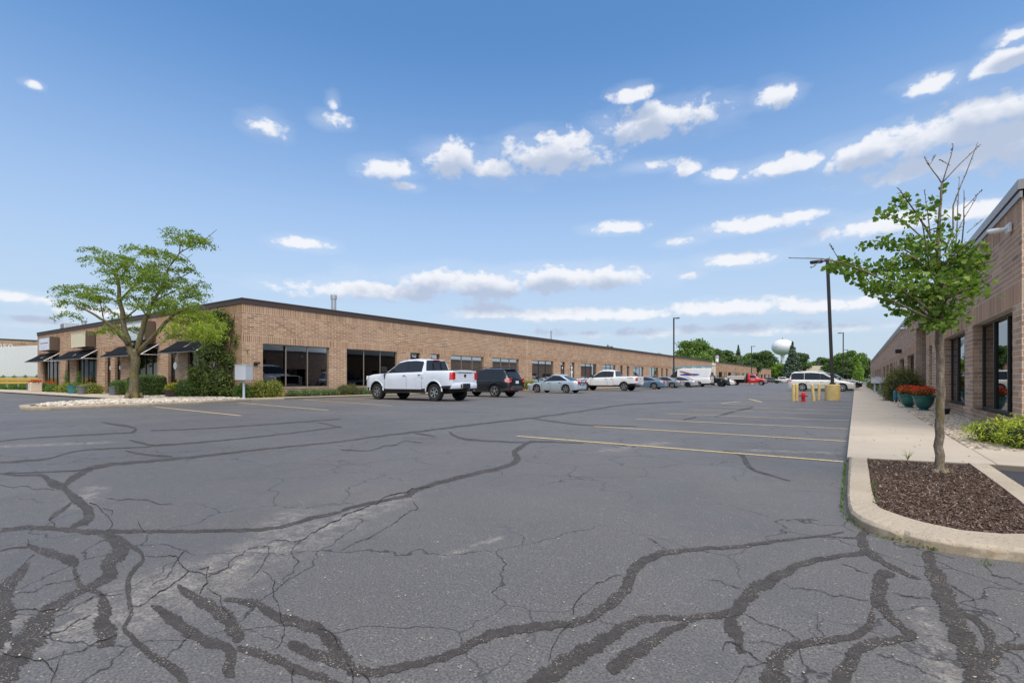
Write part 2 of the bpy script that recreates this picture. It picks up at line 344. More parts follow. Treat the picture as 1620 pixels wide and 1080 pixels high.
M_SPIR = leafmat('spirea_leaf', (.10, .17, .02), (.30, .38, .04), (.62, .60, .08), .3)
M_YG = leafmat('yellowgreen_leaf', (0.091, 0.130, 0.019), (0.208, 0.260, 0.039), (0.468, 0.416, 0.078), .25)
M_JUN = leafmat('juniper_leaf', (0.065, 0.111, 0.039), (0.130, 0.202, 0.065), (0.221, 0.299, 0.117), .15)
M_SILV = leafmat('silver_leaf', (0.117, 0.156, 0.091), (0.221, 0.273, 0.169), (0.338, 0.390, 0.260), .15)
M_BRSH = leafmat('brown_green_leaf', (.07, .085, .02), (.14, .15, .035), (.24, .20, .06), .2)
M_FARA = leafmat('far_leaf_green', (0.066, 0.122, 0.030), (0.122, 0.216, 0.045), (0.216, 0.328, 0.066), .2)
M_FARB = leafmat('far_leaf_deep', (0.041, 0.079, 0.026), (0.079, 0.135, 0.041), (0.140, 0.206, 0.056), .15)
M_FARC = leafmat('far_leaf_bright', (0.112, 0.206, 0.030), (0.206, 0.338, 0.048), (0.319, 0.469, 0.075), .2)
M_SPR = leafmat('spruce_needles', (0.053, 0.085, 0.056), (0.112, 0.160, 0.104), (0.206, 0.263, 0.169), .1)
M_RED = island_mat('red_petals', [(0, (.45, .02, .01)), (.5, (.7, .05, .015)), (1, (.75, .16, .03))], .6, .2)
def bark(name, a, b, c, sc=14):
    m = mat(name, a, .9, spec=.2); t = MT(m); v = t.n('ShaderNodeVectorMath', operation='MULTIPLY'); v.inputs[1].default_value = (1, 1, .35); t.l(t.pos(), v.inputs[0])
    n1 = t.noise(sc, 6, .7, v.outputs[0]); k = t.ramp(n1, [(.32, a), (.55, b), (.72, c)]); mo = t.noise(4, 4)
    k = t.mix(t.mr(mo, .50, .62, 0, .75), k, (.15, .12, .03)); t.col(k); t.bump(n1, .8, .02); return m
M_BARKG = bark('ginkgo_bark', (.10, .075, .052), (.24, .19, .14), (.48, .43, .36), 45)
M_BARKL = bark('locust_bark', (.06, .05, .03), (.17, .145, .085), (.30, .26, .16), 22)
M_TWIG = mat('twig', (.13, .11, .09), .9)
M_BARKD = mat('dark_bark', (.05, .04, .03), .95)

def paint(name, col, metal=.0, rough=.32, flake=.0):
    m = mat(name, col, rough, metal, .5, .8); t = MT(m); nz = t.noise(2.2, 4); d = tuple(x * .86 for x in col)
    t.col(t.mix(t.mr(nz, .45, .75, 0, .5), col, d)); return m
P_WHITE = paint('pickup_white_paint', (.66, .70, .76)); P_WHITE2 = paint('plain_white_paint', (.72, .72, .70)); P_BLACK = paint('black_paint', (.010, .012, .016), rough=.2)
P_SILVB = paint('silver_blue_paint', (.42, .50, .55), .35); P_BLUE = paint('slate_blue_paint', (.13, .20, .27), .4); P_GRAY = paint('grey_paint', (.20, .23, .27), .4); P_SILV = paint('silver_paint', (.42, .44, .48), .4)
P_RED = paint('red_paint', (.55, .012, .015)); P_DARK = paint('dark_blue_grey_paint', (.03, .035, .045), rough=.25); P_CREAM = paint('cream_white_paint', (.66, .64, .58)); P_LIME = paint('lime_paint', (.5, .62, .2))
M_BLK = mat('black_plastic', (.012, .012, .013), .55); M_TYRE = mat('tyre_rubber', (.018, .018, .018), .85); M_RIM = mat('alloy_rim', (.45, .45, .44), .3, .8); M_RIMD = mat('black_rim', (.02, .02, .02), .4, .3)
M_CHROME = mat('chrome', (.7, .7, .7), .12, 1); M_TAIL = mat('tail_light_red', (.55, .01, .012), .12, coat=1); M_TAILW = mat('clear_lens', (.6, .6, .6), .1, coat=1); M_PLATE = mat('number_plate', (.7, .72, .75), .4)
M_CLAD = mat('dark_cladding', (.03, .032, .035), .6)
M_CGLASS = mat('car_glass', (.022, .024, .025), .04, spec=.45, coat=.0)
def glass(name, tint, refl, gc):
    m = bpy.data.materials.new(name); m.use_nodes = True; t = MT(m); nd = t.t.nodes; nd.remove(t.b)
    tr = t.n('ShaderNodeBsdfTransparent'); tr.inputs[0].default_value = (*tint, 1); gl = t.n('ShaderNodeBsdfGlossy'); gl.inputs['Roughness'].default_value = .012; gl.inputs[0].default_value = (*gc, 1)
    lw = t.n('ShaderNodeFresnel'); lw.inputs[0].default_value = refl; mx = t.n('ShaderNodeMixShader'); t.l(lw.outputs[0], mx.inputs[0]); t.l(tr.outputs[0], mx.inputs[1]); t.l(gl.outputs[0], mx.inputs[2])
    bp = t.n('ShaderNodeBump'); bp.inputs['Strength'].default_value = .02; bp.inputs['Distance'].default_value = .02; t.l(t.noise(1.1, 2), bp.inputs['Height']); t.l(bp.outputs[0], gl.inputs['Normal'])
    t.l(mx.outputs[0], nd['Material Output'].inputs[0]); return m
M_GLA = glass('clear_tinted_glass', (.20, .19, .18), 1.72, (.85, .87, .9))
M_GL = glass('tinted_glass', (.22, .21, .20), 1.40, (.55, .55, .55)); M_GL2 = glass('mirror_tinted_glass', (.14, .14, .14), 2.4, (.9, .91, .92))
M_FRAME = mat('bronze_frame', (.045, .038, .032), .45, .3); M_FRAMEL = mat('tan_aluminium_frame', (.28, .23, .19), .45, .3)
M_INT = mat('interior_wall', (.12, .10, .085), .9); M_BLIND = mat('blind', (.55, .50, .42), .8); M_DARKIN = mat('dark_interior', (.01, .01, .01), .9)
M_COPD = mat('brown_coping', (.075, .048, .038), .5, .2); M_COPG = mat('grey_metal_coping', (.30, .27, .25), .4, .5); M_ROOF = mat('roof_felt', (.16, .15, .14), .9)
M_POLE = mat('dark_bronze_pole', (.035, .03, .028), .5, .3); M_YB = mat('yellow_concrete_base', (.66, .46, .11), .75); t = MT(M_YB); t.col(t.mix(t.mr(t.noise(13, 5, .75), .58, .70, 0, .7), t.ramp(t.noise(5, 5), [(.3, (.56, .40, .14)), (.7, (.68, .52, .23))]), (.36, .30, .22)))
M_HYD = mat('hydrant_red', (.55, .012, .015), .4); M_GREYM = mat('grey_metal', (.55, .57, .60), .45, .1); M_GALV = mat('galvanised', (.5, .5, .5), .4, .7); M_WHITEP = mat('white_painted', (.74, .74, .72), .5)
M_TEAL = mat('teal_glaze', (.012, .12, .10), .35, coat=.4); M_AWN = mat('black_awning', (.006, .007, .009), .85, spec=.2); M_CREAMS = mat('cream_sign', (.66, .60, .42), .5); M_WHITES = mat('white_sign', (.72, .74, .80), .4); M_TEALS = mat('pale_teal_sign', (.45, .58, .58), .4); M_SIGNB = mat('sign_cabinet', (.10, .07, .05), .6)
M_PURP = mat('faded_purple_print', (.25, .22, .42), .6); M_BLUEP = mat('blue_print', (.02, .05, .22), .5); M_VANB = mat('van_blue_print', (.02, .03, .30), .4); M_SKIN = mat('brown_print', (.30, .13, .08), .5); M_GREYP = mat('grey_print', (.35, .37, .38), .6)
M_LADR = mat('blue_fibreglass', (.06, .33, .45), .5); M_TERR = mat('brown_pot', (.07, .04, .03), .7); M_STONE = mat('stone_planter', (.55, .47, .38), .9); M_WT = mat('water_tower_white', (.72, .74, .74), .4); M_RAIL = mat('yellow_rail', (.62, .42, .10), .5)
M_WOOD = mat('timber_load', (.45, .38, .30), .8); M_GPOT = mat('grey_pot', (.12, .13, .14), .6); M_TPOT = mat('teal_pot', (.03, .16, .2), .5); M_MAUVE = mat('mauve_stone', (.25, .2, .2), .9)
# ---------------------------------------------------------------- ground
def sheet(name, poly, z, m, parent=None, kind=None, thick=0):
    n = len(poly); vs = [(x, y, z) for x, y in poly]; fs = [tuple(range(n))]
    if thick:
        vs += [(x, y, z - thick) for x, y in poly]; fs += [(i, (i+1) % n, n+(i+1) % n, n+i) for i in range(n)]
    o = mesh_obj(name, vs, fs, m, parent)
    if kind: o['kind'] = kind
    return o
ground = sheet('ground', [(-1500, -400), (1500, -400), (1500, 2500), (-1500, 2500)], -.03, M_GRASS, kind='structure')
lot = sheet('parking_lot', [(-72, -30), (24, -30), (24, 250), (-26, 250), (-26, 115), (-60, 115), (-72, 14)], 0, M_ASPH, kind='structure')
patch = sheet('asphalt_patch', [(1.2, 7.6), (12, 7.6), (12, -2), (1.2, -2)], .003, M_NEWASPH, lot)

def line_strip(name, a, b, w, m, z, parent, n=24, jag=.004):
    a = Vector(a); b = Vector(b); d = (b-a).normalized(); p = Vector((-d.y, d.x)); vs = []
    for i in range(n+1):
        q = a + (b-a)*i/n
        for sg in (-1, 1):
            r = q + p*sg*(w/2 + random.uniform(-jag, jag)); vs.append((r.x, r.y, z))
    return mesh_obj(name, vs, [(2*i, 2*i+1, 2*i+3, 2*i+2) for i in range(n)], m, parent)
# bay lines on the right: a line every 2.45 m
ly = [GP(1338, y)[1] for y in (730.7, 696.8, 677.5)]
xl = [-4.6] + [-4.5]*40
y0 = ly[0]; step = 2.46; px_l = [825, 925, 990, 1037]
for i in range(30):
    yy = y0 + i*step
    if 26.3 < yy < 28.6: continue
    line_strip('parking_line', (-4.62 if i else -4.95, yy), (-.12, yy), .085, M_YEL, .0052, lot)
line_strip('parking_line', GP(1205, 636), GP(1185, 631), .1, M_YEL, .0052, lot); line_strip('parking_line', GP(1140, 638), GP(1172, 635), .1, M_YEL, .0052, lot)
line_strip('parking_line', GP(1150, 628), GP(1250, 628), .1, M_YEL, .0052, lot)
# bay lines on the left, in front of the long wall
line_strip('parking_line', GP(245, 643.5), GP(381, 657.5), .09, M_YEL, .0052, lot); line_strip('parking_line', GP(376, 637), GP(520, 649), .09, M_YEL, .0052, lot); line_strip('parking_line', GP(480, 632), GP(622, 642), .09, M_YEL, .0052, lot)
for i in range(24):
    yy = 16.6 + i*2.62; line_strip('parking_line', (-23.7, yy), (-17.6, yy - .1), .09, M_YEL, .0052, lot)
for k in range(7): line_strip('parking_line', (-36 - k*4.2, 8.7), (-36 - k*4.2, 3.4), .09, M_YEL, .0052, lot)

# tarred cracks: (region of the photo, points x, y, width) laid flat on the ground
RX = {'A': 0, 'B': 540, 'C': 1080}
ZS = 1268 / 540
SEAL = [
 ('A', [(0,303,7),(80,310,8),(150,308,12),(190,335,34),(235,355,26),(268,385,32),(300,415,40),(330,440,46),(325,470,40),(290,490,22),(262,506,20)]),
 ('A', [(235,352,14),(270,322,26),(310,297,24),(360,278,18),(430,267,13),(540,258,11),(650,248,10),(800,232,8),(950,215,7),(1100,200,6),(1268,184,5)]),
 ('A', [(0,518,14),(60,506,18),(130,503,20),(200,507,18),(280,515,20),(360,520,22),(440,518,18),(560,517,14),(700,517,14),(860,514,14),(960,511,13),(1060,497,13),(1150,470,14),(1268,445,11)]),
 ('B', [(0,440,14),(80,418,13),(160,402,12),(230,388,16),(262,372,26),(290,360,18),(340,342,16),(420,322,16),(500,302,15),(580,285,14),(630,268,18),(655,245,24),(645,225,22),(665,205,18),(690,190,12),(735,184,8),(900,190,4)]),
 ('A', [(360,522,20),(400,535,26),(450,548,22),(490,572,18),(525,600,16),(530,628,14),(500,655,18),(480,690,22),(475,740,24),(482,790,20),(484,830,18),(462,880,16),(490,910,26),(540,960,30),(600,1000,34),(650,1030,40),(690,1085,40)]),
 ('A', [(385,530,20),(430,560,55),(450,590,60),(410,625,60),(405,670,62),(380,700,40),(330,725,30),(300,725,30),(285,690,20),(275,650,20)]),
 ('A', [(100,565,10),(130,580,26),(190,600,34),(250,620,40),(290,640,38)]),
 ('A', [(0,590,6),(50,578,7),(105,576,9)]),
 ('A', [(110,635,14),(75,670,38),(40,710,55),(5,760,90),(5,830,110),(0,880,90),(-20,950,80)]),
 ('A', [(320,725,30),(260,760,36),(200,800,50),(150,860,90),(110,920,110),(60,980,100),(20,1040,90),(-30,1090,90)]),
 ('A', [(330,735,16),(380,755,26),(385,800,55),(385,850,70),(390,900,90),(400,945,80)]),
 ('A', [(560,792,10),(610,820,44),(660,860,54),(720,900,50),(780,930,44),(850,950,40),(855,1000,52),(850,1060,50)]),
 ('A', [(660,715,16),(700,750,36),(770,790,52),(830,830,60),(870,880,62),(885,930,44)]),
 ('A', [(830,770,14),(890,775,24),(960,790,32),(1020,830,40),(1100,855,44),(1180,880,50),(1230,925,60),(1262,985,70),(1300,1020,60)]),
 ('A', [(880,950,26),(960,970,36),(1040,1000,40),(1100,1030,40),(1180,1055,34),(1268,1090,30)]),
 ('A', [(1070,930,30),(1130,960,50),(1200,985,46),(1268,1015,34)]),
 ('A', [(265,410,10),(235,435,16),(205,455,16),(180,475,10)]),
 ('A', [(0,262,6),(90,256,9),(180,247,7),(240,230,5),(310,216,5),(440,208,5),(560,204,4)]),
 ('A', [(380,113,7),(440,122,7),(490,130,9),(505,140,10),(485,152,9)]), ('A', [(0,182,5),(130,170,5),(300,160,5),(500,150,4)]),
 ('A', [(480,178,6),(530,190,8),(570,198,9),(700,190,6),(900,172,5),(1100,150,4),(1268,128,4)]), ('A', [(465,218,6),(540,232,7),(640,240,8)]), ('A', [(1180,113,4),(1240,125,5),(1268,132,4)]),
 ('A', [(0,303,5),(300,290,5),(360,270,5)]), ('A', [(560,143,4),(800,133,4),(1268,100,4)]),
 ('B', [(0,184,5),(130,165,6),(300,145,7),(500,120,6),(700,97,6),(900,70,5),(1050,48,5),(1268,36,4)]), ('B', [(270,152,6),(350,165,6)]), ('B', [(400,147,8),(425,165,9),(480,177,8),(600,184,6),(680,187,5)]),
 ('B', [(700,97,4),(780,108,5),(900,122,5),(1100,128,4)]),
 ('B', [(-10,970,40),(20,1010,54),(60,1035,46),(130,1040,38),(220,1022,34),(320,1000,32),(420,970,34),(500,925,36),(580,895,38),(670,880,36),(760,868,34),(850,860,30),(920,840,34),(980,800,40),(1040,750,46),(1070,700,48),(1085,660,44),(1130,625,34),(1190,600,24),(1268,590,17)]),
 ('C', [(0,590,16),(90,580,15),(200,575,14),(300,560,13),(400,547,9),(520,533,6),(600,520,4)]),
 ('C', [(520,536,4),(600,540,6),(650,540,9),(700,514,20)]),
 ('C', [(690,512,26),(665,540,36),(675,575,44),(700,600,34),(740,630,22),(790,655,20),(840,680,16),(885,695,6)]),
 ('C', [(690,596,22),(610,605,20),(520,620,20),(440,640,26),(380,670,40),(310,710,50),(250,750,58),(210,800,54),(170,825,40),(100,830,26),(0,845,30)]),
 ('C', [(170,820,50),(185,870,60),(205,910,48),(215,955,30),(235,965,10)]),
 ('B', [(1268,838,24),(1180,840,26),(1100,850,34),(1040,880,46),(980,920,58),(900,965,66),(830,1010,76),(750,1070,80),(700,1110,80)]),
 ('C', [(20,860,22),(-60,890,36),(-130,940,52),(-200,980,60),(-250,1020,64),(-270,1040,50)]),
 ('C', [(790,678,16),(740,685,50),(730,730,66),(730,780,56),(770,830,36),(820,880,30),(860,905,26),(800,920,30),(700,935,44),(650,960,54),(620,1010,70),(590,1060,80),(560,1100,80)]),
 ('C', [(705,800,10),(700,850,34),(670,890,36),(600,915,28),(500,925,30),(430,940,40),(370,970,60),(340,1020,80),(330,1070,90),(400,1085,60)]),
 ('C', [(905,590,44),(925,650,60),(955,720,74),(990,800,84),(1030,890,92),(1070,980,100),(1110,1100,110)]),
 ('C', [(1020,815,10),(1080,840,24),(1130,890,40),(1140,930,50),(1150,970,70),(1120,1010,90)]),
 ('C', [(1150,975,50),(1200,950,34),(1268,945,22),(1330,940,20)]),
 ('C', [(150,218,4),(220,235,14),(235,260,20),(250,280,14),(290,298,8),(400,330,4)]), ('C', [(0,104,6),(50,92,7)]), ('C', [(120,92,6),(180,75,8),(262,56,8)]),
]
def resample(pts, stepv):
    P = [np.array(p, float) for p in pts]; out = []
    for i in range(len(P)-1):
        p0, p1, p2, p3 = P[max(i-1, 0)], P[i], P[i+1], P[min(i+2, len(P)-1)]
        n = max(2, int(np.linalg.norm((p2-p1)[:2]) / stepv))
        for k in range(n):
            u = k/n; q = .5*((2*p1) + (-p0+p2)*u + (2*p0-5*p1+4*p2-p3)*u*u + (-p0+3*p1-3*p2+p3)*u**3); q[2] = max(q[2], 2); out.append(q)
    out.append(P[-1]); return out
def ribbon(name, reg, pts, z, m, stepv, jag, wmul=1.0):
    Q = resample(pts, stepv); L = []; ph = random.uniform(0, 9)
    nq = len(Q)
    for i, q in enumerate(Q):
        tap = min(1, .62+i/9, .62+(nq-1-i)/9); a, b = Q[max(i-1, 0)], Q[min(i+1, len(Q)-1)]; d = (b-a)[:2]; d = d/(np.linalg.norm(d)+1e-6); nrm = np.array([-d[1], d[0]])
        # width was read across the stroke in the picture
        for sg in (-1, 1):
            w = q[2]*wmul*tap/2*(1 + random.uniform(-jag, jag) + .18*math.sin(i*.31+ph+sg)); c = q[:2] + nrm*sg*w
            L.append((*GP(RX[reg] + c[0]/ZS, 620 + c[1]/ZS, 0), z + i*4e-6))
    return mesh_obj(name, L, [(2*i, 2*i+1, 2*i+3, 2*i+2) for i in range(len(Q)-1)], m, lot)
for i, (reg, pts) in enumerate(SEAL): ribbon('crack_sealant', reg, pts, .0012 + i*.00004, M_SEAL, 4, .24, .86)
CR = [('A', [(400,515,5),(418,490,6),(405,465,5),(370,430,6),(330,412,5)]), ('A', [(415,460,4),(418,440,4),(380,432,4)]), ('A', [(180,475,6),(205,490,7),(200,500,6)]), ('A', [(105,570,6),(104,548,5)]), ('A', [(130,605,5),(90,640,6)]),
 ('A', [(540,608,4),(600,612,4),(655,610,5),(680,650,7),(700,665,7),(760,680,6),(850,650,5),(850,632,5),(900,605,5),(960,575,5)]), ('A', [(700,668,8),(640,715,7),(570,760,7),(520,795,7),(485,795,6)]), ('A', [(740,660,6),(775,650,6),(765,690,7),(770,710,6),(740,750,6)]),
 ('A', [(770,690,5),(830,660,5),(870,640,4)]), ('A', [(960,575,5),(1000,575,5),(985,620,5),(960,665,4),(920,700,3)]), ('A', [(1000,560,4),(1060,550,4),(1120,550,4),(1080,595,5),(1110,630,5),(1090,670,4),(1050,700,3)]), ('A', [(1120,550,5),(1180,515,5),(1268,470,6)]),
 ('A', [(770,730,6),(820,760,6),(825,800,6),(860,850,5)]), ('A', [(975,665,5),(1020,705,6),(1015,760,6),(1040,820,7),(1055,870,7),(1045,930,7),(1010,960,6)]), ('A', [(1180,880,6),(1240,905,8),(1268,960,8)]),
 ('A', [(710,905,6),(670,945,6),(620,990,6)]), ('A', [(900,885,4),(980,910,4),(1040,930,5)]), ('A', [(1090,1030,8),(1085,1085,8)]), ('A', [(40,820,5),(150,815,6),(260,800,5),(330,770,5),(450,750,5)]), ('A', [(0,965,8),(60,985,8),(150,1000,6),(300,965,6),(400,920,6),(440,900,5)]),
 ('A', [(150,985,8),(190,1030,10),(210,1060,8)]), ('A', [(190,1085,9),(210,1030,7),(240,960,6)]), ('A', [(60,750,4),(180,715,4),(300,680,4)]), ('A', [(690,590,4),(620,690,4),(560,720,3)]), ('A', [(160,910,7),(260,870,7),(340,830,7)]),
 ('A', [(0,345,3),(100,350,3),(200,365,3)]), ('A', [(400,395,3),(520,400,3),(640,415,3)]), ('A', [(515,480,5),(520,500,5),(540,520,4)]),
 ('B', [(0,465,5),(100,425,5),(200,380,5),(330,355,4)]), ('B', [(0,590,3),(100,545,4),(200,485,4),(285,435,4),(265,405,3)]), ('B', [(850,860,7),(830,880,7),(790,940,6),(770,1000,6)]), ('B', [(860,830,6),(865,795,7),(900,750,6),(950,710,5),(1040,680,4)]), ('B', [(960,850,4),(1010,865,4)]),
 ('B', [(20,1010,8),(40,1040,10),(42,1085,8)]), ('B', [(80,1050,8),(110,1085,10)]), ('B', [(1140,545,3),(1170,560,4),(1210,585,4)]), ('B', [(0,215,3),(160,200,3),(300,190,3)]),
 ('C', [(230,825,4),(290,860,5),(370,885,6),(440,925,5)]), ('C', [(90,700,3),(160,718,4),(220,730,4)]), ('C', [(370,710,3),(460,735,4),(560,760,5),(690,775,6)]), ('C', [(590,640,3),(650,665,4),(690,675,4)]), ('C', [(780,745,4),(850,760,6),(920,770,5)]), ('C', [(500,820,3),(500,880,5),(530,910,4)]),
 ('C', [(235,965,7),(270,990,8),(310,1010,7)]), ('C', [(185,1085,6),(230,1020,6),(300,1010,6)]), ('C', [(150,965,8),(160,930,8),(200,940,8),(220,965,8)]), ('C', [(240,930,4),(330,935,4),(400,950,4)]), ('C', [(985,715,5),(1040,745,6),(1080,770,6),(1088,805,6)]), ('C', [(1130,610,5),(1120,640,6),(1150,680,6),(1268,715,5)]),
 ('C', [(930,600,3),(1010,620,3)]), ('C', [(720,975,5),(820,1010,6),(960,1070,6)]), ('C', [(1180,985,6),(1230,1010,6),(1250,1050,6)]), ('C', [(900,905,4),(980,925,4)]), ('C', [(540,955,3),(620,985,3)]), ('C', [(385,1040,4),(420,1060,5),(460,1080,5)])]
for i, (reg, pts) in enumerate(CR):
    pts2 = []
    for a, b in zip(pts, pts[1:]):
        seg = [a, b]
        for lev in (.14, .12, .10):
            nx2 = []
            for p_, q_ in zip(seg, seg[1:]):
                dd = math.hypot(q_[0]-p_[0], q_[1]-p_[1]); nx2 += [p_, ((p_[0]+q_[0])/2+random.uniform(-1, 1)*lev*dd, (p_[1]+q_[1])/2+random.uniform(-1, 1)*lev*dd*.8, (p_[2]+q_[2])/2*random.uniform(.55, 1.15))]
            seg = nx2 + [seg[-1]]
        pts2 += seg[:-1]
    pts2.append(pts[-1]); ribbon('crack', reg, pts2, .0034 + i*.00003, M_CRACK, 3, .6, .42)

def arr_box(cx, cy, cz, ax, hx, hy, hz):  # many small oriented boxes: centres (n,), angle, half sizes
    pass
# ---------------------------------------------------------------- pavements and kerbs
def kerb_ring(name, outer, inner, z0, z1, m, n=70, closed=False, jag=.005):
    def rs(P):
        P = [Vector(p) for p in P]; Ls = [0]
        for a, b in zip(P, P[1:]): Ls.append(Ls[-1]+(b-a).length)
        out = []
        for i in range(n+1):
            t = Ls[-1]*i/n; k = max(j for j in range(len(Ls)) if Ls[j] <= t+1e-9); k = min(k, len(P)-2)
            out.append(P[k].lerp(P[k+1], (t-Ls[k])/max(Ls[k+1]-Ls[k], 1e-6)))
        return out
    O, I = rs(outer), rs(inner); vs = []
    for o, i in zip(O, I):
        d = (o-i).normalized(); j = random.uniform(-jag, jag); ch = random.choice([0]*9+[.005, .009, .018])
        vs += [(o.x+d.x*(.022+j), o.y+d.y*(.022+j), z0), (o.x+d.x*(.008+j), o.y+d.y*(.008+j), z1-.022-ch), (o.x-d.x*(.018+ch), o.y-d.y*(.018+ch), z1-random.uniform(0, .004)), (i.x, i.y, z1-.001), (i.x, i.y, z0)]
    fs = [(5*i+k, 5*i+k+1, 5*i+5+k+1, 5*i+5+k) for i in range(n) for k in range(4)]
    o = mesh_obj(name, vs, fs, m); o['kind'] = 'structure'; return o
SK = 1.033
OUT = [(-.05,7.0),(-.05,6),(-.05,5),(-.04,4.4),(-.02,4.15),(.03,3.98),(.10,3.86),(.2,3.77),(.34,3.70),(.54,3.68),(.74,3.73),(.93,3.85),(1.07,4.05),(1.15,4.3),(1.18,4.7),(1.18,5.9),(1.19,7.28)]
INN = [(.11,7.02),(.11,6),(.11,5),(.12,4.6),(.13,4.40),(.15,4.33),(.2,4.25),(.27,4.15),(.36,4.06),(.53,3.98),(.70,4.02),(.82,4.10),(.92,4.25),(.98,4.45),(1.01,4.8),(1.02,5.9),(1.02,7.28)]
OUT = [(x*SK, y*SK) for x, y in OUT]; INN = [(x*SK, y*SK) for x, y in INN]
kerb_ring('kerb', OUT, INN, 0, .07, M_KERB, 220, jag=.002)
sheet('mulch_bed', INN, .045, M_MULCHB, kind='structure')

walk = sheet('pavement', [(-.075, 7.26), (.11, 7.27), (1.28, 7.57), (7, 7.57), (7, 9.03), (1.26, 9.03), (1.26, 120), (-.075, 120)], .058, M_JOINT, kind='structure', thick=.09)
def slab(poly, parent, z=.07, th=.04, b=.006):
    c = Vector((sum(p[0] for p in poly)/len(poly), sum(p[1] for p in poly)/len(poly)))
    n = len(poly); vs = [(x, y, z-th) for x, y in poly] + [(x, y, z-b*.6) for x, y in poly]
    vs += [(x+(c.x-x)/max((Vector((x, y))-c).length, .01)*b, y+(c.y-y)/max((Vector((x, y))-c).length, .01)*b, z) for x, y in poly]
    fs = [(k*n+i, k*n+(i+1) % n, (k+1)*n+(i+1) % n, (k+1)*n+i) for k in range(2) for i in range(n)] + [tuple(range(2*n, 3*n))]
    return mesh_obj('slab', vs, fs, M_CONC, parent)
g = .003
slab([(-.083, 7.27), (.114, 7.28), (1.29-g, 7.58), (1.29-g, 9.04-g), (-.083, 9.04-g)], walk)
for k in range(4): slab([(1.29+g+k*1.5, 7.58), (1.29-g+(k+1)*1.5, 7.58), (1.29-g+(k+1)*1.5, 9.04), (1.29+g+k*1.5, 9.04)], walk)
yy = 9.04
while yy < 118: slab([(-.083, yy+g), (1.27, yy+g), (1.27, yy+1.52-g), (-.083, yy+1.52-g)], walk); yy += 1.52
bedR = sheet('gravel_bed', [(1.275, 9.05), (7, 9.05), (7, 11.7), (2.3, 11.7), (2.3, 118), (1.275, 118)], .045, M_PBASE, kind='structure', thick=.06)
# left front walk, corner island, strip along the long wall
wl = sheet('pavement', [(-71, 8.9), (-31.5, 9.1), (-29.4, 8.95), (-26.8, 11.0), (-71, 11.0)], .07, M_JOINT, kind='structure', thick=.08)
xx = -71
while xx < -31.6:
    slab([(xx+g, 8.9), (xx+1.5-g, 8.9), (xx+1.5-g, 11.0), (xx+g, 11.0)], wl, z=.1); xx += 1.5
bedL = sheet('gravel_bed', [(-22.25, 4.55), (-22.55, 8.5), (-23.6, 11.4), (-24.3, 12.2), (-24.9, 13.0), (-25.5, 13.0), (-25.5, 12.7), (-66, 11.57), (-66, 11.0), (-31.5, 11.0), (-31.5, 9.2), (-29.3, 8.95), (-25.1, 5.1), (-23.3, 4.4)], .085, M_PBASE, kind='structure', thick=.09)
kerb_ring('kerb', [(-29.6,9.02),(-28.9,8.7),(-25.2,5.0),(-24,4.3),(-22.9,4.15),(-22.2,4.3),(-22.0,4.7),(-22.25,7.5),(-22.6,9.6),(-23.3,11.3),(-23.9,12.3),(-23.9,14)],
          [(-29.6,9.2),(-29.0,9.0),(-25.2,5.25),(-24,4.55),(-22.9,4.4),(-22.4,4.5),(-22.3,4.8),(-22.5,7.5),(-22.9,9.6),(-23.55,11.3),(-24.25,12.3),(-24.3,14)], 0, .125, M_KERB, 150)
wl2 = sheet('pavement', [(-23.9, 14), (-24.3, 14), (-24.3, 12.3), (-25.0, 12.9), (-25.0, 113), (-23.9, 113)], .085, M_JOINT, kind='structure', thick=.09)
yy = 14.
while yy < 111: slab([(-24.9, yy+g), (-23.9, yy+g), (-23.9, yy+1.8-g), (-24.9, yy+1.8-g)], wl2, z=.105); yy += 1.8
slab([(-25.0, 12.75), (-24.35, 12.3), (-24.31, 13.99), (-24.9, 13.99)], wl2, z=.105)
sheet('planting_bed', [(-25.5, 13), (-24.9, 13), (-24.9, 112), (-25.5, 112)], .09, M_MULCHB, kind='structure', thick=.05)
# grass bank at the far left
vs = []; nx_, ny_ = 24, 10
for i in range(nx_+1):
    for j in range(ny_+1):
        x, y = -120 + i*(120-63.4)/nx_, -2 + 0*j; zc = 50 + j*4.5
        # rows run across the view, rising away from the lot
        q = TPt(-260 + i*330/nx_, 601, zc); vs.append((q.x, q.y, (0.0 if j == 0 else min(.95, .12+.22*j)) + random.uniform(-.03, .03)))
bank = mesh_obj('grass_bank', vs, [(i*(ny_+1)+j, (i+1)*(ny_+1)+j, (i+1)*(ny_+1)+j+1, i*(ny_+1)+j+1) for i in range(nx_) for j in range(ny_)], M_GRASS, smooth=True); bank['kind'] = 'structure'

# ---------------------------------------------------------------- brick buildings
def place(O, D, Nn):
    O = Vector((*O, 0)) if len(O) == 2 else Vector(O); D = Vector((*D, 0)); Nn = Vector((*Nn, 0))
    return lambda u, n, z: tuple(O + D*u + Nn*n + Vector((0, 0, z)))
BOXF = np.array([[0,2,3,1],[4,5,7,6],[0,1,5,4],[2,6,7,3],[0,4,6,2],[1,3,7,5]])
def boxes_np(arr, O, D, Nn):     # arr rows: u0,u1,n0,n1,z0,z1
    a = np.asarray(arr, float); m = len(a); V = np.zeros((m, 8, 3)); k = 0
    O3 = np.array([O[0], O[1], 0.]); D3 = np.array([*D, 0.]); N3 = np.array([*Nn, 0.])
    for zz in (4, 5):
        for nn_ in (2, 3):
            for uu in (0, 1):
                V[:, k, :] = O3 + a[:, uu, None]*D3 + a[:, nn_, None]*N3; V[:, k, 2] = a[:, zz]; k += 1
    Fq = (BOXF[None] + (np.arange(m)*8)[:, None, None]).reshape(-1, 4)
    return V.reshape(-1, 3), Fq
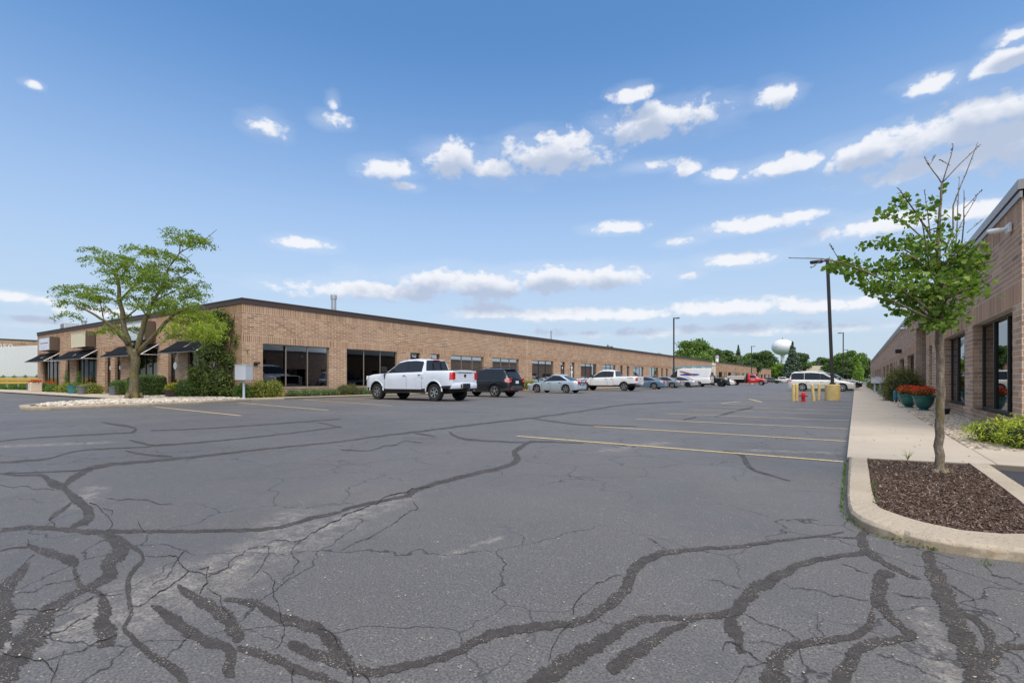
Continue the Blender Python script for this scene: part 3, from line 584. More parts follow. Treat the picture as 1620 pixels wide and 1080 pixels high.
def facade(bld, O, D, Nn, L, H, head, ops, ch, bl, mats, singles, deep=.2, brick_to=None, m0=0, mt=.021, pr_=.004):
    """ops: (u0,u1,z0,z1,kind). Mortar wall with openings, bricks standing proud of it, soldier courses over the heads and under the coping."""
    Mi, Mo, Mm = mats; br = []; fulls = []; u_end = min(L, brick_to or L)
    sp = sorted({0, L, *[o[0] for o in ops], *[o[1] for o in ops]})
    wall = []
    for a, b in zip(sp, sp[1:]):
        o = [q for q in ops if q[0] <= a+1e-6 and q[1] >= b-1e-6]
        if not o: wall.append((a, b, -deep, 0, 0, H))
        else:
            o = o[0]
            if o[2] > 0: wall.append((a, b, -deep, 0, 0, o[2]))
            wall.append((a, b, -deep, 0, o[3], H))
    if m0: wall = [(max(w[0], m0), *w[1:]) for w in wall if w[1] > m0]
    V, Fq = boxes_np(wall, O, D, Nn); np_obj('mortar_wall', V, Fq, Mm, bld)
    def spans(z0, z1, a=0, b=None):
        b = u_end if b is None else b; iv = [(a, b)]
        for o in ops:
            if o[2] < z1 - .01 and o[3] > z0 + .01:
                iv = [r for (p, q) in iv for r in ((p, min(q, o[0]+.008)), (max(p, o[1]-.008), q)) if r[1]-r[0] > .03]
        return iv
    sol = .40; z = .0; row = 0; zt = H - .30   # zt: underside of coping
    bands = [('s', 0.02, head, ch), ('v', head, head+sol, 0), ('s', head+sol, zt-sol, ch), ('v', zt-sol, zt, 0)]
    for kind, a, b, hgt_ in bands:
        if kind == 's':
            n = max(1, round((b-a)/hgt_)); hh = (b-a)/n
            for r in range(n):
                z0, z1 = a + r*hh + mt/2, a + (r+1)*hh - mt/2; off = (row % 2)*.5*bl; row += 1
                for (p, q) in spans(z0, z1):
                    k = math.floor((p-off)/bl)
                    while True:
                        s0, s1 = max(p, off+k*bl+mt/2), min(q, off+(k+1)*bl-mt/2); k += 1
                        if off+(k-1)*bl > q: break
                        if s1 - s0 < .03: continue
                        br.append((s0, s1, -.02, pr_+random.uniform(-.0012, .002)*pr_/.004, z0, z1, 1 if s1-s0 > bl-mt*1.5 else 0))
        else:
            w = .1016
            for (p, q) in spans(a, b):
                k = math.floor(p/w)
                while k*w < q:
                    s0, s1 = max(p, k*w+mt/2), min(q, (k+1)*w-mt/2); k += 1
                    if s1-s0 > .02: br.append((s0, s1, -.02, pr_*1.6+random.uniform(-.001, .003)*pr_/.004, a+mt/2, b-mt/2, 0))
    # reveals
    for (u0, u1, z0, z1, kd) in ops:
        if u0 > u_end or u0 > 75: continue
        n = round((z1-z0)/ch); hh = (z1-z0)/max(n, 1)
        for r in range(n):
            zz0, zz1 = z0+r*hh+mt/2, z0+(r+1)*hh-mt/2; cut = (-.021-deep+.02)*(.5 if r % 2 else 1)
            for uu in (u0, u1):
                s = (uu-.004, uu+.006) if uu == u0 else (uu-.006, uu+.004)
                if r % 2 and deep > .15: br.append((*s, cut+.006, -.021, zz0, zz1, 0)); br.append((*s, -deep+.01, cut-.006, zz0, zz1, 0))
                else: br.append((*s, -deep+.01, -.021, zz0, zz1, 0))
    br = np.array(br)
    full = np.where(br[:, 6] == 1)[0]; cu = (br[full, 0]+br[full, 1])/2; zc = (br[full, 4]+br[full, 5])/2
    X = O[0]+D[0]*cu; Y = O[1]+D[1]*cu; dist = np.sqrt(X**2+Y**2+(zc-1)**2)
    # in view only
    dep = -sn*X+cs*Y; px = CXP+F_PX*(cs*X+sn*Y)/np.maximum(dep, .1); vis = (dep > .5) & (px < 1635) & (px > -10)
    order = full[np.argsort(np.where(vis, dist, 1e9))][:singles]
    if singles:
        me = None
        for i in order:
            s0, s1, n0, n1, z0, z1 = br[i, :6]
            if me is None:
                V, Fq = boxes_np([(-(s1-s0)/2, (s1-s0)/2, -.02, pr_*1.1, -(z1-z0)/2, (z1-z0)/2)], (0, 0), D, Nn); o = np_obj('brick', V, Fq, Mo, bld); me = o.data
                Hh = (z1-z0)
            else: o = bpy.data.objects.new('brick', me); S.collection.objects.link(o); o.parent = bld
            u = (s0+s1)/2; n_ = random.uniform(-.0004, .0006); o.location = (O[0]+D[0]*u+Nn[0]*n_, O[1]+D[1]*u+Nn[1]*n_, (z0+z1)/2); o.scale = (1, 1, (z1-z0)/Hh)
        br = np.delete(br, order, axis=0)
    V, Fq = boxes_np(br[:, :6], O, D, Nn); o = np_obj('brickwork', V, Fq, Mi, bld); o['kind'] = 'stuff'
def window(bld, O, D, Nn, u0, u1, z0, z1, rec, panes, fm, gm, name='window', bar=.05, blind=False, transom=False, sill=False, inside=.9, off=0):
    P = place(O, D, Nn); b = MB(); n0, n1 = -rec-.06, -rec
    bx = lambda a, c, zz0, zz1, nn0=n0, nn1=n1: b.box(a, c, nn0, nn1, zz0, zz1, xf=P)
    bx(u0+.008, u0+bar, z0, z1); bx(u1-bar, u1-.008, z0, z1); bx(u0+bar, u1-bar, z1-bar, z1); bx(u0+bar, u1-bar, z0, z0+bar)
    zt = z1-bar
    if transom: bx(u0+bar, u1-bar, z1-.62, z1-.56); 
    w = (u1-u0-2*bar)/panes
    for k in range(1, panes): bx(u0+bar+k*w-.025, u0+bar+k*w+.025, z0+bar, z1-bar, n0, n1+.01)
    if transom and panes == 1:
        bx(u0+bar, u0+bar+.07, z0+bar, z1-.62, n0, n1+.005); bx(u1-bar-.07, u1-bar, z0+bar, z1-.62, n0, n1+.005); bx(u0+bar+.07, u1-bar-.07, z0+bar, z0+bar+.16, n0, n1+.005)
    f = b.build(name, fm, bld)
    for k in range(panes):
        a = u0+bar+k*w + (.025 if k else 0); c = u0+bar+(k+1)*w - (.025 if k < panes-1 else 0)
        g_ = MB(); g_.box(a, c, -rec-.034, -rec-.028, z0+bar, z1-bar, xf=P); g_.build('pane', gm, f)
    if blind:
        bb = MB(); k = 0; uu = u0+bar
        while uu < u1-bar-.1:
            bb.box(uu, uu+.085, -rec-.16, -rec-.155 - .02*(k % 2), z0+bar, z1-bar, xf=P); uu += .1; k += 1
        bb.build('blind', M_BLIND, f)
    if inside:
        ib = MB(); ib.box(u0-.2, u1+.2, -rec-inside-1.2, -rec-inside-1.1, max(0, z0-.1), z1+.1, xf=P); ib.build('interior_wall', M_INT, f)
    if sill:
        sb = MB(); uu = u0
        while uu < u1-.03: sb.box(uu+.006, min(uu+.1016, u1)-.006, -rec-.02, .035, z0-.075, z0, xf=P); uu += .1016
        sb.box(u0+.002, u1-.002, -rec-.02, .028, z0-.07, z0-.006, 1, xf=P); s_ = sb.build('sill', [M_BRI, M_MORT], f)
    return f
def shell(bld, pts, H, m, roofm, inset=.22):    # remaining walls and roof
    b = MB(); n = len(pts)
    for i in range(n):
        if pts[i][2] is None: continue
        a, c = Vector(pts[i][:2]), Vector(pts[(i+1) % n][:2]); d = (c-a).normalized(); q = Vector((-d.y, d.x))*.2
        b.add([(a.x, a.y, 0), (c.x, c.y, 0), (c.x+q.x, c.y+q.y, 0), (a.x+q.x, a.y+q.y, 0), (a.x, a.y, H), (c.x, c.y, H), (c.x+q.x, c.y+q.y, H), (a.x+q.x, a.y+q.y, H)],
              [(0, 1, 5, 4), (1, 2, 6, 5), (2, 3, 7, 6), (3, 0, 4, 7), (4, 5, 6, 7)])
    b.build('back_wall', m, bld)
def box_strip(b, P, u0, u1, n0, n1, z0, z1, m=0): b.box(u0, u1, n0, n1, z0, z1, m, xf=P)

# ---- left building
LBx, LBy, LBH = -25.5, 12.7, 5.17
LB = tag(empty('brick_building', (0, 0, 0)), 'long tan brick business building at left with dark storefront windows and brown coping', 'building')
mL = (M_BRI, M_BRO, M_MORT)
eO, eD, eN = (LBx, LBy), (0, 1), (1, 0)
ops = []
def LBops(first):
    return first
pat = [(13.75,17.75,'w'),(18.95,23.0,'w'),(24.2,25.15,'d'),(26.2,27.2,'d'),(28.4,32.5,'w'),(33.7,37.75,'w'),(40.0,44.1,'w'),(45.6,46.6,'d'),(47.7,48.8,'d'),(50.3,54.4,'w'),(56.1,60.1,'w'),(61.6,62.6,'d'),(63.8,64.9,'d'),(66.4,70.4,'w'),(73.0,77.0,'w'),(78.5,79.5,'d'),(80.9,81.9,'d'),(83.6,87.6,'w'),(90.2,94.2,'w'),(95.7,96.6,'d'),(98,98.9,'d'),(101,105,'w'),(107,111,'w')]
ops = [(a-LBy, b-LBy, .6 if k == 'w' else 0.0, 2.92, k) for a, b, k in pat]
facade(LB, eO, eD, eN, 99.6, LBH, 2.92, ops, .112, .42, mL, 230)
for i, (a, b, z0, z1, k) in enumerate(ops):
    far = a > 50
    if k == 'w': window(LB, eO, eD, eN, a, b, z0, z1, .12, 3, M_FRAMEL if i < 6 else M_FRAME, M_GLA if i < 1 else M_GL, blind=(i in (6, 9, 13)), sill=not far)
    else: window(LB, eO, eD, eN, a, b, .03, z1, .15, 1, M_FRAME, M_GL, name='door', transom=True)
sb_ = .028; nrm = math.hypot(1, sb_); sO, sD, sN = (LBx, LBy), (-1/nrm, -sb_/nrm), (sb_/nrm, -1/nrm)
sp_ = [(2.74,5.81,'w'),(7.16,8.27,'d'),(9.73,13.75,'w'),(15.38,16.38,'d'),(17.1,18.13,'d'),(19.69,23.85,'w'),(25.34,26.44,'d'),(27.84,31.98,'w')]
opsS = [(a, b, .6 if k == 'w' else 0.0, 3.0, k) for a, b, k in sp_]
facade(LB, sO, sD, sN, 33.6, LBH, 3.0, opsS, .112, .42, mL, 70, m0=.2)
for a, b, z0, z1, k in opsS:
    if k == 'w': window(LB, sO, sD, sN, a, b, z0, z1, .12, 4 if b-a > 3.5 else 3, M_FRAME, M_GL2)
    else: window(LB, sO, sD, sN, a, b, .03, z1, .15, 1, M_FRAME, M_GL2, name='door', transom=True)
pe, ps = place(eO, eD, eN), place(sO, sD, sN)
b = MB(); b.box(-.05, 99.6, -.3, .05, LBH-.297, LBH-.06, xf=pe); b.box(-.07, 99.6, -.3, .075, LBH-.06, LBH, xf=pe); b.build('coping', M_COPD, LB)
b = MB(); b.box(.0, 33.6, -.3, .045, LBH-.295, LBH-.062, xf=ps); b.box(.0, 33.6, -.3, .07, LBH-.062, LBH-.003, xf=ps); b.build('coping', M_COPD, LB)
shell(LB, [(-25.5, 112.3, 1), (-59.1, 112.3, 1), (-59.1, 11.8, None)], LBH-.1, M_MORT, M_ROOF)
sheet('roof', [(-25.8, 13), (-25.8, 112.2), (-59, 112.2), (-59, 12.1)], LBH-.3, M_ROOF, LB, thick=.1)
sheet('floor', [(-25.8, 13), (-25.8, 112.2), (-59, 112.2), (-59, 12.1)], .02, M_INT, LB)
# control joints
b = MB(); b.box(39.1-LBy, 39.13-LBy, .0, .013, .02, LBH-.3, xf=pe); b.box(66.4, 66.43, .0, .013, .02, LBH-.3, xf=pe); b.build('movement_joint', M_MORT, LB)

# ---- right building
RBx, RBy, RBH = 2.3, 11.7, 4.36
RB = tag(empty('brick_building', (0, 0, 0)), 'brown brick business building at the right edge, close to the pavement, with mirror-like windows', 'building')
mR = (M_BRI2, M_BRO2, M_MORT2)
rO, rD, rN = (RBx, RBy), (0, 1), (-1, 0)
patR = [(12.3,15.95,'w'),(16.95,20.6,'w'),(21.6,22.45,'d'),(23.5,24.5,'d'),(25.35,29.35,'a'),(30.3,34.1,'w'),(36.1,39.9,'w'),(42.0,42.9,'d'),(43.9,44.9,'d'),(46.7,50.5,'w'),(52,55.8,'w'),(58,61.8,'w'),(63.5,64.4,'d'),(65.5,66.4,'d'),(68,71.8,'w'),(74,77.8,'w'),(79.5,80.4,'d'),(82,85.8,'w'),(88,91.8,'w'),(94,97.8,'w'),(100,103.8,'w')]
opsR = [(a-RBy, b-RBy, .33 if k == 'w' else 0.03, 3.36 if k == 'a' else 2.3, k) for a, b, k in patR]
# the alcove is a deeper bay: its own wall behind
facade(RB, rO, rD, rN, 100, RBH, 2.3, opsR, .1, .40, mR, 300, mt=.018, pr_=.0012)
for i, (a, b, z0, z1, k) in enumerate(opsR):
    if k == 'w': window(RB, rO, rD, rN, a, b, z0, z1, .17, 3, M_FRAME, M_GL2, sill=a < 40)
    elif k == 'd': window(RB, rO, rD, rN, a, b, .05, z1, .17, 1, M_FRAME, M_GL2, name='door', transom=True)
    else:
        window(RB, rO, rD, rN, a, b, .05, z1, .46, 3, M_FRAME, M_GL2, name='entrance_screen', transom=True)
        br = []
        for r in range(33):
            for q in range(2):
                w_ = .15 if (r+q) % 2 else .11; n0 = -.205-.13*q; br.append((b-.006, b+.02, n0-.118, n0, .05+r*.1+.006, .05+(r+1)*.1-.006))
                br.append((a-.02, a+.006, n0-.118, n0, .05+r*.1+.006, .05+(r+1)*.1-.006))
        V, Fq = boxes_np(br, rO, rD, rN); o = np_obj('alcove_brickwork', V, Fq, M_BRI2, RB); o['kind'] = 'stuff'
        mb = MB(); pr = place(rO, rD, rN); mb.box(b, b+.2, -.55, -.2, 0, z1, xf=pr); mb.box(a-.2, a, -.55, -.2, 0, z1, xf=pr); mb.box(a, b, -.55, -.2, z1, z1+.1, xf=pr); mb.build('alcove_wall', M_MORT2, RB)
pr = place(rO, rD, rN)
facade(RB, (RBx, RBy), (1, 0), (0, -1), 12, RBH, 2.3, [], .1, .40, mR, 0, mt=.018, pr_=.0012, m0=.2)
b = MB(); b.box(-.05, 100, -.3, .035, RBH-.297, RBH-.19, xf=pr); b.box(-.05, 100, -.3, .012, RBH-.19, RBH-.165, xf=pr, m=1); b.box(-.07, 100, -.3, .06, RBH-.165, RBH, xf=pr); b.box(0, 12, -.3, .05, RBH-.296, RBH-.003, xf=place((RBx, RBy), (1, 0), (0, -1)))
b.build('coping', [M_COPG, M_DARKIN], RB)
shell(RB, [(14.3, 11.9, 1), (14.3, 111.7, 1), (2.3, 111.7, None)], RBH-.1, M_MORT2, M_ROOF)
sheet('roof', [(2.6, 12), (14.2, 12), (14.2, 111.6), (2.6, 111.6)], RBH-.3, M_ROOF, RB, thick=.1); sheet('floor', [(2.6, 12), (14.2, 12), (14.2, 111.6), (2.6, 111.6)], .02, M_INT, RB)

# ---- buildings further along
def far_building(label, O, D, Nn, L, H, depth_, ops, head):
    B = tag(empty('brick_building', (0, 0, 0)), label, 'building')
    facade(B, O, D, Nn, L, H, head, ops, .25, .8, mL, 0)
    for a, b, z0, z1, k in ops: window(B, O, D, Nn, a, b, z0, z1, .12, 3 if k == 'w' else 1, M_FRAME, M_GL, name='window' if k == 'w' else 'door', inside=0, bar=.08)
    P = place(O, D, Nn); b = MB(); b.box(-.05, L, -.3, .05, H-.25, H, xf=P); b.build('coping', M_COPD, B)
    c = MB(); c.box(0, L, -depth_, -.201, 0, H-.2, xf=P); c.build('back_wall', M_MORT, B); return B
o2 = []
u = 3.0
while u < 84: o2 += [(u, u+4, .6, 2.9, 'w'), (u+5.3, u+6.3, 0, 2.9, 'd'), (u+7.4, u+8.4, 0, 2.9, 'd'), (u+10, u+14, .6, 2.9, 'w')]; u += 17
far_building('low tan brick building beyond the red flatbed truck, in front of the trees', (-25.5, 116), (0, 1), (1, 0), 88, 5.1, 20, o2, 2.92)
q1 = TPt(1264, 601, 260); q2 = TPt(1287, 601, 290); d = (q2-q1); d.z = 0; Ld = d.length; d.normalize()
far_building('tiny far brick building above the roof of the white minivan', (q1.x, q1.y), (d.x, d.y), (d.y, -d.x), Ld, 7.3, 10, [], 4.2)
q1 = TPt(1303, 601, 240); q2 = TPt(1317, 601, 262); d = (q2-q1); d.z = 0; Ld = d.length; d.normalize()
far_building('tiny far brick building end just left of the tall lamp post', (q1.x, q1.y), (d.x, d.y), (d.y, -d.x), Ld, 8.2, 10, [], 5)
# brick building behind the trailer at far left
q1 = TPt(-160, 601, 78); q2 = TPt(84, 601, 92); d = (q2-q1); d.z = 0; Ld = d.length; d.normalize()
FB = far_building('red-brown brick building behind the white trailer at far left', (q1.x, q1.y), (d.x, d.y), (d.y, -d.x), Ld, 8.3, 15, [], 5)
FBP = (q1, d, Ld)
# ---------------------------------------------------------------- vehicles
def pl(pts, x):
    if x <= pts[0][0]: return pts[0][1]
    for (a, b), (c, d) in zip(pts, pts[1:]):
        if x <= c: return b + (d-b)*(x-a)/max(c-a, 1e-6)
    return pts[-1][1]
def sm(pts, x, w=.06): return (pl(pts, x-w)+2*pl(pts, x)+pl(pts, x+w))/4
class Car:
    """Body loft along x (nose at +x, origin mid-length on the ground). belt: shoulder height, roof: greenhouse height, both along x."""
    def __init__(s, L, Wd, belt, roof, bottom, r, xf, xr, tumble=.35, ends=.16, tw=None, archk=1.17):
        s.L, s.W, s.belt, s.roof, s.bot, s.r, s.xf, s.xr, s.tum, s.ends, s.ak = L, Wd, belt, roof, bottom, r, xf, xr, tumble, ends, archk
        s.tw = tw or Wd
    def hw(s, x):
        h = s.W/2; e = s.L/2-abs(x); k = s.ends
        d = 0
        if e < .55: d = k*(1-e/.55)**2.6
        return h-d
    def prof(s, x):
        zb = sm(s.bot, x, .03); R = s.r*s.ak
        for xa in (s.xf, s.xr):
            q = R*R-(x-xa)**2
            if q > 0: zb = max(zb, s.r*1.02+math.sqrt(q))
        zt = sm(s.belt, x, .05); zr = max(sm(s.roof, x, .025), zt)
        return zb, zt, zr
    def section(s, x):
        zb, zt, zr = s.prof(x); w = s.hw(x); h = zr-zt; k = min(1, h/.25); lo = sm(s.bot, x, .03)
        zm = max(lo+(zt-lo)*.55, zb+.03); z2 = max(lo+.13, zb+.015)
        wr = w-.07-(s.tum*h)-.05*(1-k)
        pts = [(0, zb+.0), (w-.22, zb), (w-.035, zb), (w-.012, z2), (w, zm), (w-.012, max(zt-.13, zm+.01)), (w-.045, zt-.03), (w-.075, zt)]
        pts += [(wr, zr-.07*k), (wr-.05*k-.02, zr-.018*k), (wr-.16, zr+.006), (wr*.5, zr+.024), (0, zr+.03)]
        return pts
    def side(s, x, z):
        p = s.section(x)
        for (y0, z0), (y1, z1) in zip(p[2:9], p[3:9]):
            if z <= z1: return y0+(y1-y0)*(z-z0)/max(z1-z0, 1e-5)
        return p[8][0]
    def body(s, mats, parent, cladz=0):
        xs = set(np.linspace(-s.L/2, s.L/2, 90).tolist())
        for P in (s.belt, s.roof):
            for x, _ in P:
                for q in (-.05, -.025, 0, .025, .05):
                    if abs(x+q) < s.L/2: xs.add(x+q)
        for xa in (s.xf, s.xr):
            if abs(xa) > s.L/2: continue
            for t in np.linspace(-1, 1, 25): xs.add(xa+s.r*s.ak*math.sin(t*math.pi/2))
        xs = sorted(xs); keep = [xs[0]]
        for x in xs[1:]:
            if x-keep[-1] > .006: keep.append(x)
        xs = keep; xs[0], xs[-1] = -s.L/2, s.L/2
        vs, fs, mi = [], [], []; secs = [s.section(x) for x in xs]; n = len(secs[0]); m2 = 2*n-2
        for x, p in zip(xs, secs):
            ring = p + [(-y, z) for y, z in p[-2:0:-1]]
            vs += [(x, y, z) for y, z in ring]
        for i in range(len(xs)-1):
            for k in range(m2):
                fs.append((i*m2+k, i*m2+(k+1) % m2, (i+1)*m2+(k+1) % m2, (i+1)*m2+k))
                kk = k if k < n-1 else m2-1-k
                mi.append(1 if kk < 2 else (2 if (cladz and kk == 2) else 0))
        fs.append(tuple(range(m2))); fs.append(tuple(range((len(xs)-1)*m2, len(xs)*m2))); mi += [0, 0]
        o = mesh_obj('body', vs, fs, mats, parent, mi, True); o.data.set_sharp_from_angle(angle=math.radians(38)); return o
    def patch(s, name, m, parent, x0, x1, zlo, zhi, off=.006, sides=(1, -1), nx=14, nz=4, th=.0, skip=.03):
        out = []
        for sd in sides:
            vs = []; cols = 0
            for x in np.linspace(x0, x1, nx):
                a = zlo(x) if callable(zlo) else zlo; b = zhi(x) if callable(zhi) else zhi
                if b-a < skip: 
                    if cols == 0: continue
                    b = a+.004
                cols += 1
                for t in np.linspace(0, 1, nz):
                    z = a+(b-a)*t; vs.append((x, sd*(s.side(x, z)+off), z))
            if cols < 2: continue
            fs = [(i*nz+k, (i+1)*nz+k, (i+1)*nz+k+1, i*nz+k+1) for i in range(cols-1) for k in range(nz-1)]
            out.append(mesh_obj(name, vs, fs, m, parent, smooth=True))
        return out
    def screen(s, name, m, parent, x0, x1, inset=.09, off=.012, n=8, z0=None, z1=None, divs=0):
        vs = []; 
        dz = pl(s.roof, x1)-pl(s.roof, x0); dx = x1-x0; L = math.hypot(dx, dz); nx, nz = (-dz/L, dx/L)
        if nz < 0: nx, nz = -nx, -nz
        sg = 1 if (x0+x1)/2 > 0 else -1
        if nx*sg < 0: nx = -nx
        for i in range(n+1):
            x = x0+(x1-x0)*i/n; _, zt, zr = s.prof(x); h = max(zr-zt, 0); k = min(1, h/.25); w = s.hw(x); wr = w-.07-s.tum*h-.05*(1-k)-inset
            for t in np.linspace(-1, 1, 9): vs.append((x+nx*off, wr*t, zr+.03-.03*abs(t)**2+nz*off))
        fs = [(i*9+k, i*9+k+1, (i+1)*9+k+1, (i+1)*9+k) for i in range(n) for k in range(8)]
        return mesh_obj(name, vs, fs, m, parent, smooth=True)
WHEELS = {}
def wheel(parent, x, y, r, w=.24, style='five', rim=M_RIM, side=1, spokes=5):
    key = (round(r, 3), w, style, rim.name, side, spokes); rr = r*(.60 if style == 'off' else .68)
    if key not in WHEELS:
        t = MB(); hw = w/2; bd = r*.06
        t.lathe([(rr*.98, -hw*.9), (r*.93, -hw), (r-.012, -hw*.8), (r, -hw*.5), (r, hw*.5), (r-.012, hw*.8), (r*.93, hw), (rr*.98, hw*.9)], 36, 'y', capb=False, capt=False)
        if style == 'off':
            for k in range(30):
                a = 2*math.pi*k/30; ca, sa = math.cos(a), math.sin(a)
                for yy in (-hw*.75, hw*.35):
                    vs = []
                    for zz in (r-.01, r+.012):
                        for y_ in (yy, yy+hw*.42):
                            for tt in (-.028, .028): vs.append((ca*zz-sa*tt, y_, sa*zz+ca*tt))
                    t.add(vs, [(0,2,3,1),(4,5,7,6),(0,1,5,4),(2,6,7,3),(0,4,6,2),(1,3,7,5)])
        h = MB(); f = hw*side; h.lathe([(rr*.97, f*.35), (.001, f*.30)], 28, 'y', capb=False, capt=False)
        q = MB(); q.lathe([(rr, f*.35), (rr*1.0, f*.93), (rr*.93, f*.96), (rr*.90, f*.80), (rr*.90, f*.40)], 36, 'y', capb=False, capt=False)
        q.lathe([(.001, f*.84), (rr*.17, f*.84), (rr*.22, f*.70), (rr*.22, f*.5)], 16, 'y', capb=False, capt=False)
        for k in range(spokes):
            a = 2*math.pi*k/spokes+.3; 
            for da in ((0,) if style != 'twin' else (-.13, .13)):
                ww = rr*(.13 if style in ('five',) else .075 if style != 'off' else .12); c_, s_ = math.cos(a+da), math.sin(a+da); vs = []
                for rad, wd, yy in ((rr*.12, ww*.9, f*.80), (rr*.93, ww*1.15, f*.86)):
                    for tt in (-wd, wd):
                        vs.append((c_*rad-s_*tt, yy, s_*rad+c_*tt)); vs.append((c_*rad-s_*tt*.8, yy-f*.25, s_*rad+c_*tt*.8))
                q.add(vs, [(0, 2, 6, 4), (1, 5, 7, 3), (0, 4, 5, 1), (2, 3, 7, 6)])
        me = []
        for b, m, nm in ((h, M_BLK, 'wheel'), (t, M_TYRE, 'tyre'), (q, rim, 'rim')):
            d = bpy.data.meshes.new(nm); d.from_pydata(b.v, [], b.f); d.materials.append(m); d.polygons.foreach_set('use_smooth', [True]*len(d.polygons)); d.set_sharp_from_angle(angle=math.radians(35)); me.append(d)
        WHEELS[key] = me
    me = WHEELS[key]
    o = bpy.data.objects.new('wheel', me[0]); S.collection.objects.link(o); o.parent = parent; o.location = (x, y, r)
    for d, nm in ((me[1], 'tyre'), (me[2], 'rim')):
        c = bpy.data.objects.new(nm, d); S.collection.objects.link(c); c.parent = o
def part(name, m, parent, fn, smooth=False):
    b = MB(); fn(b); return b.build(name, m, parent, smooth, 40 if smooth else None)

